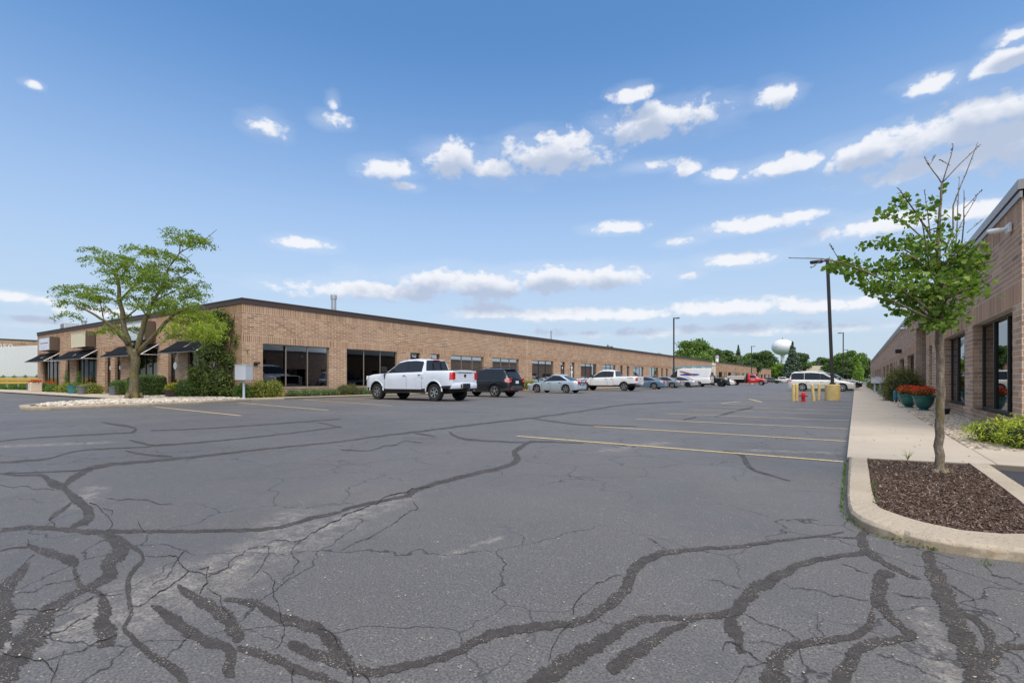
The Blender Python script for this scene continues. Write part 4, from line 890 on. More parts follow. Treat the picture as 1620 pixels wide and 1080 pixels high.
def vehicle(name, label, loc, rz, paintm, car, glassx, doors, opts, cat='car', group='vehicles parked in the car park'):
    root = tag(empty(name, (*loc, 0), rz), label, cat, group); c = car; L, Wd = c.L, c.W
    c.body([paintm, M_BLK, opts.get('clad', paintm)], root, cladz=1 if opts.get('clad') else 0)
    # glazing
    for (a, b) in glassx:
        c.patch('window', M_CGLASS, root, a, b, lambda x: c.prof(x)[1]+.035, lambda x: c.prof(x)[2]-.115, off=.008, nx=26, nz=3)
        if a == glassx[-1][0] and len(glassx) > 1: c.patch('door_pillar', M_BLK, root, glassx[-2][1]-.01, a+.01, lambda x: c.prof(x)[1]+.03, lambda x: c.prof(x)[2]-.11, off=.006, nx=3, nz=3)
        # black surround under the glass
        c.patch('window_trim', M_BLK, root, a-.03, b+.03, lambda x: c.prof(x)[1]+.012, lambda x: c.prof(x)[2]-.092, off=.004, nx=26, nz=3)
    for (nm, a, b, ins) in opts.get('screens', []): c.screen(nm, M_CGLASS, root, a, b, ins)
    # doors: thin raised skins with dark shut lines
    for (a, b) in doors:
        lo = (lambda x: max(pl(c.bot, x)+.10, c.prof(x)[0]+.04)); hi = (lambda x: c.prof(x)[1]-.012)
        ds = c.patch('door', paintm, root, a+.012, b-.012, lo, hi, off=.006, nx=10, nz=6)
        for sd, d_ in zip((1, -1), ds):
            hx = a+.14 if not opts.get('handle_front') else b-.14; hz = c.prof((a+b)/2)[1]-.13
            yy = c.side(hx, hz)+.03
            part('handle', opts.get('handle', M_BLK), d_, lambda q: q.bev(hx-.09, hx+.09, sd*yy-.012, sd*yy+.012, hz-.016, hz+.016, .008))
        for xx in (a, b):
            c.patch('shut_line', M_BLK, root, xx-.009, xx+.009, lo, hi, off=.0025, nx=2, nz=6, skip=.01)
    # wheels
    tw = opts.get('tyrew', .24); yw = Wd/2-tw/2-opts.get('in', .02)
    for xa in (c.xf, c.xr):
        for sd in (1, -1): wheel(root, xa, sd*yw, c.r, tw, opts.get('ws', 'five'), opts.get('rim', M_RIM), sd, opts.get('spokes', 5))
    part('underbody', M_BLK, root, lambda q: (q.box(-L/2+.3, L/2-.3, -Wd/2+.34, Wd/2-.34, pl(c.bot, 0)-.02, pl(c.bot, 0)+.2), q.box(c.xr-.1, c.xr+.1, -Wd/2+.3, Wd/2-.3, c.r-.07, c.r+.07), q.box(c.xf-.1, c.xf+.1, -Wd/2+.3, Wd/2-.3, c.r-.07, c.r+.07)))
    # mirrors
    mxp, mz = opts.get('mirror', (c.xf-.75, pl(c.belt, c.xf-.75)+.08))
    ms = opts.get('ms', 1)
    for sd in (1, -1):
        yy = c.side(mxp, mz-.05)
        part('mirror', opts.get('mirrorm', M_BLK), root, lambda q: (q.bev(mxp-.07*ms, mxp+.07*ms, sd*(yy+.06) if sd > 0 else sd*(yy+.06+.2*ms), sd*(yy+.06+.2*ms) if sd > 0 else sd*(yy+.06), mz-.02, mz+.15*ms, .025), q.box(mxp-.03, mxp+.03, min(sd*(yy-.02), sd*(yy+.08)), max(sd*(yy-.02), sd*(yy+.08)), mz-.0, mz+.04)))
    # bumpers
    for e, key in ((-1, 'rb'), (1, 'fb')):
        z0, z1 = opts.get(key, (pl(c.bot, e*(L/2-.1))+.02, pl(c.bot, e*(L/2-.1))+.30)); bm = opts.get(key+'m', paintm); ee = opts.get(key+'e', .05)
        def fb(q):
            n = 12; pts = []
            for k in range(n+1):
                t = -1+2*k/n; yy = (c.hw(e*(L/2-.02))+.012)*t; xx = e*(L/2+ee - .10*abs(t)**3); pts.append((xx, yy))
            vs = []
            for (xx, yy) in pts: vs += [(xx-e*.22, yy, z0), (xx-e*.02, yy, z0), (xx, yy, z0+.05), (xx, yy, z1-.05), (xx-e*.03, yy, z1), (xx-e*.22, yy, z1)]
            q.add(vs, [(6*i+k, 6*i+(k+1) % 6, 6*i+6+(k+1) % 6, 6*i+6+k) for i in range(n) for k in range(6)]+[tuple(range(6)), tuple(range(6*n, 6*n+6))])
        if bm: part('bumper', bm, root, fb, True)
    # lights
    tl = opts.get('tail')           # (z0,z1, height centre y inset, width, side wrap)
    if tl:
        z0, z1, wd, wrap = tl; hwr = c.hw(-L/2+.01)
        for sd in (1, -1):
            def ft(q):
                a, b_ = sorted((sd*(hwr-wd), sd*(hwr+.006))); q.bev(-L/2-.022, -L/2+.02, a, b_, z0, z1, .012)
                n = 7; vs = []
                for k in range(n+1):
                    x = -L/2+.005+wrap*k/n; sh = 1-.45*k/n if opts.get('tailtaper', True) else 1
                    zc = (z0+z1)/2
                    for z in (zc-(zc-z0)*sh, zc+(z1-zc)*sh): vs.append((x, sd*(c.side(x, z)+.012), z))
                q.add(vs, [(2*k, 2*k+1, 2*k+3, 2*k+2) for k in range(n)])
            part('tail_light', M_TAIL, root, ft)
            if opts.get('tailwhite'):
                a, b_ = sorted((sd*(hwr-wd*.55), sd*(hwr-.05))); part('reversing_light', M_TAILW, root, lambda q: q.box(-L/2-.028, -L/2-.018, a, b_, z0+.05, z0+(z1-z0)*.4))
    hl = opts.get('head')
    if hl:
        z0, z1, wd, wrap = hl; hwr = c.hw(L/2-.01)
        for sd in (1, -1):
            def fh(q):
                a, b_ = sorted((sd*(hwr-wd), sd*(hwr+.004))); q.bev(L/2-.02, L/2+.02, a, b_, z0, z1, .012)
                n = 6; vs = []
                for k in range(n+1):
                    x = L/2-.005-wrap*k/n; sh = 1-.7*k/n; zc = z1-(z1-z0)*.4
                    for z in (zc-(zc-z0)*sh, zc+(z1-zc)*sh): vs.append((x, sd*(c.side(x, z)+.01), z))
                q.add(vs, [(2*k, 2*k+1, 2*k+3, 2*k+2) for k in range(n)])
            part('headlight', M_TAILW, root, fh)
    gr = opts.get('grille')
    if gr: part('grille', M_BLK, root, lambda q: q.bev(L/2-.02, L/2+.035, -gr[2], gr[2], gr[0], gr[1], .02))
    pz = opts.get('plate')
    if pz is not None: part('number_plate', M_PLATE, root, lambda q: q.box(-L/2-opts.get('pe', .035)-.006, -L/2-opts.get('pe', .035), -.16, .16, pz, pz+.15))
    return root

LOT = 'vehicles parked nose-in along the long tan building'
# 1 the big white crew-cab pickup -------------------------------------------------
Lp = 6.05; xf, xr = 2.10, -1.95
def pickup_specs(L, xf, xr, r, crew=True, hgt=1.98, lift=0.0, bedz=1.42):
    hood = bedz-.08; rc = -L/2+1.78 if crew else -L/2+2.1   # rear of the cab
    belt = [(-L/2, bedz+lift), (rc-.06, bedz+lift), (rc+.02, bedz-.05+lift), (xf-.85, bedz-.10+lift), (xf-.55, hood-.02+lift), (xf+.3, hood-.07+lift), (L/2-.12, hood-.16+lift), (L/2, hood-.30+lift)]
    roof = [(-L/2, 0), (rc-.045, 0), (rc-.03, bedz+lift-.02), (rc+.10, hgt-.10+lift), (rc+.2, hgt-.045+lift), (rc+.7, hgt-.0+lift), (rc+1.35, hgt-.01+lift), (xf-1.45, hgt-.09+lift), (xf-.62, hood+.02+lift), (xf-.5, 0), (L/2, 0)]
    bot = [(-L/2, .58+lift), (xr-.6, .56+lift), (xr+.55, .42+lift), (xf-.5, .42+lift), (xf+.6, .46+lift), (L/2, .42+lift)]
    return belt, roof, bot, rc
be, ro, bo, rc = pickup_specs(Lp, xf, xr, .41, True, 2.0, .04, 1.40)
c1 = Car(Lp, 2.02, be, ro, bo, .41, xf, xr, tumble=.33, ends=.13, archk=1.24)
tr = vehicle('pickup_truck', 'large white crew-cab pickup with chunky tyres, nearest vehicle of the left row', (-18.25, 17.95), math.pi, P_WHITE, c1,
    [(rc+.17, rc+1.10), (rc+1.19, xf-.62)], [(rc+.10, rc+1.14), (rc+1.14, xf-.62)],
    dict(screens=[('rear_window', rc-.02, rc+.12, .10), ('windscreen', xf-1.36, xf-.66, .10)], ws='off', tyrew=.29, spokes=6, rim=M_RIM, mirror=(xf-.66, 1.44), ms=1.5, tail=(1.02, 1.36, .20, .13), tailtaper=False, head=(.98, 1.22, .35, .3),
         grille=(.72, 1.26, .62), rb=(.60, .86), rbe=.10, plate=.68, pe=.11, fb=(.48, .8), handle=M_BLK, clad=M_BLK), 'pickup truck', LOT)
hz = Lp/2
part('tailgate', P_WHITE, tr, lambda q: (q.bev(-hz-.012, -hz+.02, -.76, .76, .93, 1.40, .02), q.bev(-hz-.03, -hz-.01, -.74, .74, 1.355, 1.42, .015)))
part('tailgate_trim', M_BLK, tr, lambda q: q.bev(-hz-.038, -hz-.022, -.50, .50, 1.345, 1.375, .006))
part('badge', M_BLK, tr, lambda q: q.lathe([(.085, -.0), (.075, -.015), (.001, -.015)], 20, 'x', (-hz-.012, 0, 1.20), capb=False))
part('bed_cover', M_BLK, tr, lambda q: q.bev(-hz+.05, rc-.06, -.86, .86, 1.40, 1.475, .02))
part('third_brake_light', M_TAIL, tr, lambda q: q.bev(rc+.02, rc+.1, -.2, .2, 1.955, 1.995, .01))
part('window_divider', M_BLK, tr, lambda q: [q.box(rc-.055, rc+.075, s_*.27-.012, s_*.27+.012, 1.53, 1.86, xf=lambda x, y, z: (x + (z-1.53)*.30-.03, y, z)) for s_ in (1, -1)])
[part('running_board', M_BLK, tr, lambda q: q.bev(xr+.62, xf-.55, s_*.98-.09, s_*.98+.05, .36, .42, .02)) for s_ in (1, -1)]
part('exhaust_tip', M_CHROME, tr, lambda q: q.tube([(-hz+.2, -.62, .52), (-hz-.07, -.62, .50)], .045, 12))
part('tow_hitch', M_BLK, tr, lambda q: (q.bev(-hz-.14, -hz+.1, -.26, .26, .59, .84, .02), q.box(-hz-.2, -hz, -.05, .05, .5, .58)))
part('step_pad', M_CHROME, tr, lambda q: q.bev(-hz-.115, -hz+.1, .30, .42, .62, .82, .01))
part('fender_vent', M_BLK, tr, lambda q: [q.bev(xf-.66, xf-.60, s_*1.0-.02, s_*1.0+.035, 1.06, 1.32, .01) for s_ in (1, -1)])
part('arch_lip', P_WHITE, tr, lambda q: [q.tube([(xa+.50*1.05*math.cos(t), s_*1.005, .44+.51*1.05*math.sin(t)) for t in np.linspace(.05, math.pi-.05, 22)], .032, 6) for s_ in (1, -1) for xa in (xf, xr)], True)
part('fuel_flap', P_WHITE, tr, lambda q: q.bev(xr+.62, xr+.80, .985, 1.018, 1.1, 1.28, .006))

# 2 black estate/suv -------------------------------------------------------------
def suv_specs(L, xf, xr, r, h=1.68, beltz=1.02, gc=.30, hoodz=.98):
    belt = [(-L/2, beltz-.04), (-L/2+.3, beltz+.02), (xf-.9, beltz-.04), (xf-.5, hoodz), (xf+.3, hoodz-.07), (L/2-.15, hoodz-.2), (L/2, hoodz-.36)]
    roof = [(-L/2, beltz-.05), (-L/2+.08, beltz+.02), (-L/2+.42, h-.10), (-L/2+.62, h-.03), (-.4, h), (xf-1.35, h-.06), (xf-.50, hoodz), (xf-.4, 0), (L/2, 0)]
    bot = [(-L/2, gc+.14), (xr-.5, gc+.04), (xr+.5, gc), (xf-.5, gc), (L/2-.3, gc), (L/2, gc+.06)]
    return belt, roof, bot
L2 = 4.56; xf, xr = 1.36, -1.26
be, ro, bo = suv_specs(L2, xf, xr, .36, 1.68, 1.05, .30, 1.02)
c2 = Car(L2, 1.80, be, ro, bo, .36, xf, xr, .30, .15)
yS = YS = None
tr = vehicle('sport_utility_vehicle', 'black estate-style sport utility vehicle with roof rails, directly behind the large white pickup', (-18.6, 23.95), math.pi, P_BLACK, c2,
    [(-2.0, -1.22), (-1.12, -.22), (-.12, .9)], [(-1.0, -.18), (-.18, .82)],
    dict(screens=[('rear_window', -2.24, -1.88, .12), ('windscreen', .05, .84, .1)], tail=(.86, 1.10, .2, .28), tailwhite=True, head=(.66, .84, .3, .4), plate=.80, pe=.02, rb=(.38, .66), rbm=M_CLAD, clad=M_CLAD, grille=(.6, .84, .4), spokes=5, rim=M_RIM), 'sport utility vehicle', LOT)
part('roof_rail', M_CLAD, tr, lambda q: [q.tube([(-1.7, s_*.60, 1.66), (-1.55, s_*.61, 1.745), (.1, s_*.61, 1.755), (.3, s_*.6, 1.69)], .022, 6) for s_ in (1, -1)])
part('spoiler', P_BLACK, tr, lambda q: q.bev(-2.02, -1.72, -.56, .56, 1.60, 1.655, .02))
part('wiper', M_BLK, tr, lambda q: q.tube([(-2.26, 0, 1.10), (-2.20, .3, 1.18)], .012, 5))
part('rear_reflector', M_TAIL, tr, lambda q: [q.bev(-2.345, -2.32, s_*.62-.12, s_*.62+.12, .44, .50, .01) for s_ in (1, -1)])

def sedan_specs(L, xf, xr, h=1.44, beltz=.93, gc=.20, hoodz=.86, fast=False):
    belt = [(-L/2, beltz-.10), (-L/2+.25, beltz-.0), (xr+.5, beltz+.005), (xf-.7, beltz-.04), (xf-.35, hoodz), (xf+.3, hoodz-.08), (L/2-.15, hoodz-.22), (L/2, hoodz-.38)]
    if fast: roof = [(-L/2, 0), (-L/2+.30, beltz-.02), (-L/2+.45, beltz+.03), (xr+.35, h-.12), (xr+.95, h-.01), (.1, h), (xf-1.30, h-.10), (xf-.40, hoodz), (xf-.3, 0), (L/2, 0)]
    else: roof = [(-L/2, 0), (-L/2+.55, beltz-.02), (-L/2+.66, beltz+.02), (xr+.35, h-.14), (xr+.62, h-.03), (-.1, h), (xf-1.20, h-.10), (xf-.36, hoodz), (xf-.3, 0), (L/2, 0)]
    bot = [(-L/2, gc+.08), (xr-.5, gc+.02), (xr+.5, gc), (xf-.5, gc), (L/2-.3, gc-.02), (L/2, gc+.04)]
    return belt, roof, bot
def sedan(label, loc, rz, pm, L=4.5, h=1.44, fast=False, rimm=M_RIM, r=.32, spokes=5, name='saloon_car', cat='car', grp=LOT, plate=.70, belt=.93, clad=None, Wd=1.76):
    xf, xr = L/2-.92, -L/2+.98+(.05 if fast else 0); be, ro, bo = sedan_specs(L, xf, xr, h, belt, .20, belt-.07, fast)
    c = Car(L, Wd, be, ro, bo, r, xf, xr, .36, .17, archk=1.14)
    fr = xf-.38; mid = (fr + (xr+.3))/2+.08; rw = -L/2+.72 if not fast else -L/2+.55
    return vehicle(name, label, loc, rz, pm, c, [(rw, mid-.04), (mid+.04, fr)], [(xr+.38, mid), (mid, fr-.1)],
       dict(screens=[('rear_window', (-L/2+.64 if not fast else -L/2+.42), xr+.33, .13), ('windscreen', xf-1.17, xf-.42, .11)], tail=(belt-.23, belt-.03, .36, .16), head=(.58, .73, .3, .42), plate=plate-.04, pe=.01, rb=(.28, .55), fb=(.2, .5), rim=rimm, spokes=spokes, grille=(.45, .6, .4), tyrew=.21, mirrorm=pm, clad=clad), cat, grp), c
# 3 silver-blue saloon with cycle rack
s3, c3 = sedan('pale silver-blue saloon with a cycle rack on its boot, right of the black vehicle', (-19.35, 33.95), math.pi, P_SILVB, 4.5, 1.45)
rk = tag(empty('cycle_rack', (-17.12, 33.95, 0), math.pi), 'folded dark cycle rack strapped to the boot of the pale silver-blue saloon', 'cycle rack')
part('frame', M_BLK, rk, lambda q: (q.tube([(.15, -.35, 1.02), (-.18, -.35, 1.0), (-.2, .35, 1.0), (.15, .35, 1.02)], .022, 6), q.tube([(.02, -.3, .55), (-.12, -.32, .8), (-.18, -.35, 1.0)], .02, 6), q.tube([(.02, .3, .55), (-.12, .32, .8), (-.18, .35, 1.0)], .02, 6), q.tube([(-.17, -.22, 1.0), (-.42, -.25, 1.16)], .022, 6), q.tube([(-.17, .22, 1.0), (-.42, .25, 1.16)], .022, 6)))
part('strap', M_GREYM, rk, lambda q: [q.box(-.08, -.06, y-.018, y+.018, .5, .98) for y in (-.28, -.05, .2)] + [q.tube([(-.1, -.3, .62), (-.16, .28, .9)], .014, 5), q.tube([(-.1, .3, .62), (-.16, -.28, .92)], .014, 5)])
part('cradle', M_BLUEP, rk, lambda q: [q.bev(-.44, -.36, s_*.24-.05, s_*.24+.05, 1.12, 1.2, .01) for s_ in (1, -1)] + [q.bev(-.2, -.1, -.2, .2, .78, .86, .02)])

# 4 white extended-cab pickup
Lq = 6.1; xf, xr = 2.12, -1.83
be, ro, bo, rc = pickup_specs(Lq, xf, xr, .39, False, 1.93, .0, 1.32); rc4 = rc
c4 = Car(Lq, 1.98, be, ro, bo, .39, xf, xr, .33, .12, archk=1.2)
tr = vehicle('pickup_truck', 'plain white extended-cab pickup with steel wheels, behind the silver-blue saloon', (-19.2, 43.8), math.pi, P_WHITE2, c4,
    [(rc+.18, rc+.72), (rc+.80, xf-.62)], [(rc+.76, xf-.62), (rc+.16, rc+.76)],
    dict(screens=[('rear_window', rc-.02, rc+.12, .10), ('windscreen', xf-1.36, xf-.66, .10)], ws='five', tyrew=.26, spokes=5, mirror=(xf-.85, 1.30), ms=1.2, tail=(.92, 1.22, .18, .12), tailtaper=False, head=(.9, 1.12, .35, .3), grille=(.7, 1.1, .6), rb=(.52, .74), rbm=M_CHROME, rbe=.10, plate=.58, pe=.11, clad=M_BLK), 'pickup truck', LOT)
part('tailgate', P_WHITE2, tr, lambda q: q.bev(-Lq/2-.012, -Lq/2+.02, -.74, .74, .86, 1.31, .02))
part('badge', M_BLK, tr, lambda q: q.lathe([(.07, -.0), (.001, -.012)], 16, 'x', (-Lq/2-.012, 0, 1.1), capb=False))
part('side_lettering', M_GREYP, tr, lambda q: [q.box(-2.7+k*.09, -2.63+k*.09, s_*.985-.004, s_*.985+.012, 1.17, 1.23) for k in range(6) for s_ in (1, -1)])
part('load_stake', M_BLK, tr, lambda q: q.box(-2.85, -2.8, -.82, -.77, 1.3, 1.42))

# 5..7 coupe, grey saloon, silver hatch
sedan('slate-blue fastback coupe parked just right of the white extended-cab pickup', (-19.6, 54.2), math.pi, P_BLUE, 4.95, 1.40, True, r=.35, belt=.94)
sedan('mid-grey saloon between the slate-blue coupe and the silver hatchback', (-20.1, 62.6), math.pi, P_GRAY, 4.7, 1.45, r=.34)
sedan('light silver hatchback with dark wheels, in front of the white high-roof van', (-20.1, 69.6), math.pi, P_SILV, 4.75, 1.50, True, rimm=M_RIMD, r=.35, name='hatchback_car')

# 8 white high-roof van with ladder rack
Lv = 7.0; xf, xr = 2.55, -1.9; vh = 2.72
be = [(-Lv/2, 1.30), (xf-.6, 1.30), (xf+.0, 1.22), (xf+.35, 1.12), (Lv/2-.15, 1.0), (Lv/2, .8)]
ro = [(-Lv/2, vh-.12), (-Lv/2+.12, vh-.02), (xf-1.9, vh), (xf-1.3, vh-.12), (xf-.75, vh-.5), (xf+.12, 1.22), (xf+.3, 0), (Lv/2, 0)]
bo = [(-Lv/2, .42), (xr+.5, .34), (xf-.5, .34), (Lv/2, .32)]
cv = Car(Lv, 2.05, be, ro, bo, .36, xf, xr, .10, .07, archk=1.15); cv_y = 75.6
van = vehicle('van', 'white high-roof van with blue oval graphic on its side and a ladder rack on top', (-20.6, cv_y), math.pi, P_WHITE2, cv, [(xf-1.25, xf-.05)], [(xf-1.35, xf-.25)],
    dict(screens=[('windscreen', xf-.75, xf+.08, .1)], tail=(1.05, 1.75, .10, .06), tailtaper=False, head=(.8, 1.05, .3, .35), rb=(.40, .62), rbm=M_BLK, rbe=.1, plate=.72, pe=.02, clad=M_BLK, mirror=(xf-.35, 1.4), ms=1.4, tyrew=.22), 'van', LOT)
part('rear_window', M_CGLASS, van, lambda q: [q.box(-Lv/2-.014, -Lv/2-.004, s_*.46-.33, s_*.46+.33, 1.55, 2.1) for s_ in (1, -1)])
part('door_seam', M_BLK, van, lambda q: q.box(-Lv/2-.012, -Lv/2-.002, -.012, .012, .6, 2.5))
def ell(x): return .16*math.sqrt(max(0, 1-((x+.55)/1.45)**2))
cv.patch('oval_graphic', M_VANB, van, -1.98, .88, lambda x: 1.80-ell(x), lambda x: 1.80+ell(x), off=.006, nx=30, nz=3)
def arm(t): return (.95-2.2*t, 2.30-.62*t)
for sd in (1, -1):
    vs = []
    for k in range(13):
        t = k/12; x, z = arm(t); w = .07+.09*math.sin(t*math.pi)**.6+.03*t; vs += [(x, sd*(cv.side(x, z)+.012), z-w), (x, sd*(cv.side(x, z)+.012), z+w)]
    mesh_obj('arm_graphic', vs, [(2*k, 2*k+1, 2*k+3, 2*k+2) for k in range(12)], M_SKIN, van)
rack = tag(empty('ladder_rack', (-20.6, cv_y, 0), math.pi), 'white roof rack carried on the high-roof van', 'roof rack')
part('crossbar', M_WHITEP, rack, lambda q: [q.box(x-.03, x+.03, -.8, .8, vh+.12, vh+.17) for x in (-2.3, -.9, .4)]); part('upright', M_WHITEP, rack, lambda q: [q.box(x-.05, x+.05, s_*.74-.03, s_*.74+.03, vh-.04, vh+.12) for x in (-2.3, -.9, .4) for s_ in (1, -1)])
lad = tag(empty('ladder', (-20.6, cv_y, 0), math.pi), 'long blue ladder lying on top of the high-roof van', 'ladder')
part('rail', M_LADR, lad, lambda q: [q.box(-3.8, 2.2, y, y+.04, vh+.17, vh+.29, xf=lambda x, y_, z: (x, y_, z-(x+.7)*.028)) for y in (-.6, -.15, .1, .55)])
part('rung', M_GREYM, lad, lambda q: [q.tube([(x, -.58, vh+.23-(x+.7)*.028), (x, .57, vh+.23-(x+.7)*.028)], .016, 5) for x in np.arange(-3.6, 2.1, .3)])

# 9 black pickup, nose out
Lb = 6.0; xf, xr = 2.05, -1.85
be, ro, bo, rc = pickup_specs(Lb, xf, xr, .46, True, 1.95, .12, 1.35)
cb = Car(Lb, 2.05, be, ro, bo, .46, xf, xr, .33, .13, archk=1.2)
tr = vehicle('pickup_truck', 'black lifted pickup parked nose-out beside the white van', (-18.7, 79.6), 0, P_BLACK, cb, [(rc+.17, rc+1.10), (rc+1.19, xf-.62)], [(rc+.10, rc+1.14), (rc+1.14, xf-.62)],
    dict(screens=[('windscreen', xf-1.36, xf-.66, .1), ('rear_window', rc-.02, rc+.12, .1)], ws='off', tyrew=.32, rim=M_RIMD, spokes=6, mirror=(xf-.85, 1.46), ms=1.4, tail=(1.1, 1.4, .2, .1), head=(1.0, 1.22, .35, .25), grille=(.85, 1.28, .55), fb=(.62, .88), fbm=M_BLK, fbe=.12, rb=(.6, .8), clad=M_BLK), 'pickup truck', LOT)
part('hood_scoop', M_BLK, tr, lambda q: q.bev(xf-.3, xf+.5, -.35, .35, 1.36, 1.44, .03))
# 10 white car
sedan('small white hatchback parked between the black lifted pickup and the red flatbed', (-20.3, 96.8), math.pi, P_WHITE2, 4.6, 1.52, True, rimm=M_RIMD, r=.35, name='hatchback_car')
# 11 red flatbed
Lr = 3.0; root = tag(empty('flatbed_truck', (-17.0, 104.5, 0), 0), 'red truck with a black flatbed carrying timber, facing the car park aisle', 'truck', LOT)
be = [(-1.5, 1.36), (.0, 1.33), (.25, 1.32), (1.2, 1.22), (1.42, 1.14), (1.5, 1.0)]; ro = [(-1.5, 2.02), (-1.35, 2.08), (-.6, 2.1), (-.35, 2.02), (.3, 1.32), (.4, 0), (1.5, 0)]; bo = [(-1.5, .55), (.3, .52), (1.5, .55)]
cr_ = Car(3.0, 2.05, be, ro, bo, .40, .85, -40, .3, .13, archk=1.2); cab = empty('cab'); cab.parent = root; cab.location = (1.5, 0, 0)
cr_.body([P_RED, M_BLK, P_RED], cab)
cr_.patch('window', M_CGLASS, cab, -1.1, .1, lambda x: cr_.prof(x)[1]+.04, lambda x: cr_.prof(x)[2]-.11, off=.008, nx=24)
cr_.patch('door', P_RED, cab, -1.2, .05, .68, lambda x: cr_.prof(x)[1]-.01, off=.006); cr_.patch('door_lettering', M_WHITEP, cab, -.85, -.15, 1.0, 1.06, off=.009, nx=4, nz=2)
cr_.screen('windscreen', M_CGLASS, cab, -.3, .26, .1)
part('grille', M_CHROME, cab, lambda q: (q.bev(1.45, 1.56, -.55, .55, .78, 1.14, .03), q.bev(1.47, 1.66, -1.0, 1.0, .5, .74, .03))); part('headlight', M_TAILW, cab, lambda q: [q.bev(1.46, 1.53, s_*.8-.18, s_*.8+.18, .86, 1.14, .02) for s_ in (1, -1)])
for sd in (1, -1):
    wheel(root, 2.35, sd*.88, .40, .24, 'five', M_RIM, sd, 8); wheel(root, -2.2, sd*.84, .40, .24, 'five', M_RIM, sd, 8)
part('flatbed', M_BLK, root, lambda q: (q.bev(-3.9, -.15, -1.12, 1.12, .98, 1.16, .02), q.box(-.25, -.17, -1.1, 1.1, 1.16, 2.0), q.box(-3.7, .3, -.45, .45, .6, .98)))
part('chassis', M_BLK, root, lambda q: q.box(-3.6, 2.6, -.42, .42, .45, .7)); part('tool_box', M_CLAD, root, lambda q: [q.bev(-.6, -.2, s_*.75-.25, s_*.75+.25, .55, .95, .02) for s_ in (1, -1)])
tl = empty('timber_stack', (-17.0, 104.5, 1.16)); tag(tl, 'pale timber and white pipes stacked on the black flatbed of the red truck', 'timber', 'timber')
del tl['group']
for k in range(14):
    part('plank', random.choice([M_WOOD, M_WOOD, M_WHITEP]), tl, lambda q: q.box(-3.8+random.uniform(0, .5), -.4+random.uniform(-.4, .1), -.9+(k % 5)*.36, -.62+(k % 5)*.36, .02+(k//5)*.22, .2+(k//5)*.22))
# 12, 13
be, ro, bo = suv_specs(4.9, 1.5, -1.4, .38, 1.80, 1.12, .32, 1.1)
cs_ = Car(4.9, 1.95, be, ro, bo, .38, 1.5, -1.4, .3, .15)
vehicle('sport_utility_vehicle', 'dark blue-black sport utility vehicle parked just right of the red flatbed truck', (-20.5, 165), 0, P_DARK, cs_, [(-2.2, -1.1), (-1.0, 0), (.1, 1.1)], [(-1, .05), (.05, 1)], dict(screens=[('windscreen', .2, 1.0, .1)], head=(.8, .98, .3, .3), tail=(.9, 1.1, .2, .2), grille=(.65, .95, .5), rim=M_RIMD), 'sport utility vehicle', LOT)
be, ro, bo, rc = pickup_specs(5.8, 2.0, -1.8, .40, True, 1.95, .05, 1.3)
cw = Car(5.8, 2.0, be, ro, bo, .40, 2.0, -1.8, .33, .13, archk=1.2)
vehicle('pickup_truck', 'far white pickup with dark wheels, left of the white minivan in the distance', (-19.6, 184), math.pi, P_WHITE2, cw, [(rc+.17, rc+1.10), (rc+1.19, 1.4)], [(rc+.10, rc+1.14), (rc+1.14, 1.4)], dict(screens=[('rear_window', rc-.02, rc+.12, .1)], rim=M_RIMD, tail=(.95, 1.25, .2, .1), tyrew=.28, clad=M_BLK), 'pickup truck', LOT)
sedan('farthest white hatchback seen past the bonnet of the far white pickup', (-20, 198), math.pi, P_WHITE2, 4.6, 1.6, True, name='hatchback_car')

# 14 minivan on the right ------------------------------------------------------
RG = 'vehicles parked nose-in along the right pavement'
Lm = 5.1; xf, xr = 1.62, -1.40; mh = 1.76
be = [(-Lm/2, .98), (-Lm/2+.2, 1.03), (xf-.6, .99), (xf-.2, .95), (xf+.35, .86), (Lm/2-.12, .72), (Lm/2, .55)]
ro = [(-Lm/2, 1.0), (-Lm/2+.07, 1.08), (-Lm/2+.30, mh-.12), (-Lm/2+.5, mh-.02), (-.6, mh), (xf-1.45, mh-.09), (xf-.25, .96), (xf-.1, 0), (Lm/2, 0)]
bo = [(-Lm/2, .34), (xr+.5, .24), (xf-.5, .24), (Lm/2, .26)]
cm = Car(Lm, 1.93, be, ro, bo, .345, xf, xr, .30, .18, archk=1.13)
tr = vehicle('minivan', 'cream-white minivan parked nose-in behind the yellow bollards', (-2.55, 52.6), 0, P_CREAM, cm, [(-2.25, -1.28), (-1.20, -.05), (.03, 1.2)], [(-1.05, .0), (.0, 1.15)],
   dict(screens=[('rear_window', -2.46, -2.2, .12), ('windscreen', .2, 1.32, .1)], tail=(.86, 1.06, .2, .3), head=(.62, .8, .3, .5), rb=(.36, .66), fb=(.26, .55), plate=.8, pe=.02, handle=M_CREAMS, mirrorm=P_CREAM, tyrew=.22, spokes=7, handle_front=False), 'minivan', RG)
cm.patch('trim_strip', M_GREYP, tr, -1.0, 1.1, .52, .56, off=.016, nx=10, nz=2)
part('roof_rack', M_GALV, tr, lambda q: [q.tube([(-1.6, s_*.62, mh-.01), (-1.5, s_*.62, mh+.04), (.1, s_*.62, mh+.04), (.2, s_*.62, mh)], .018, 6) for s_ in (1, -1)])
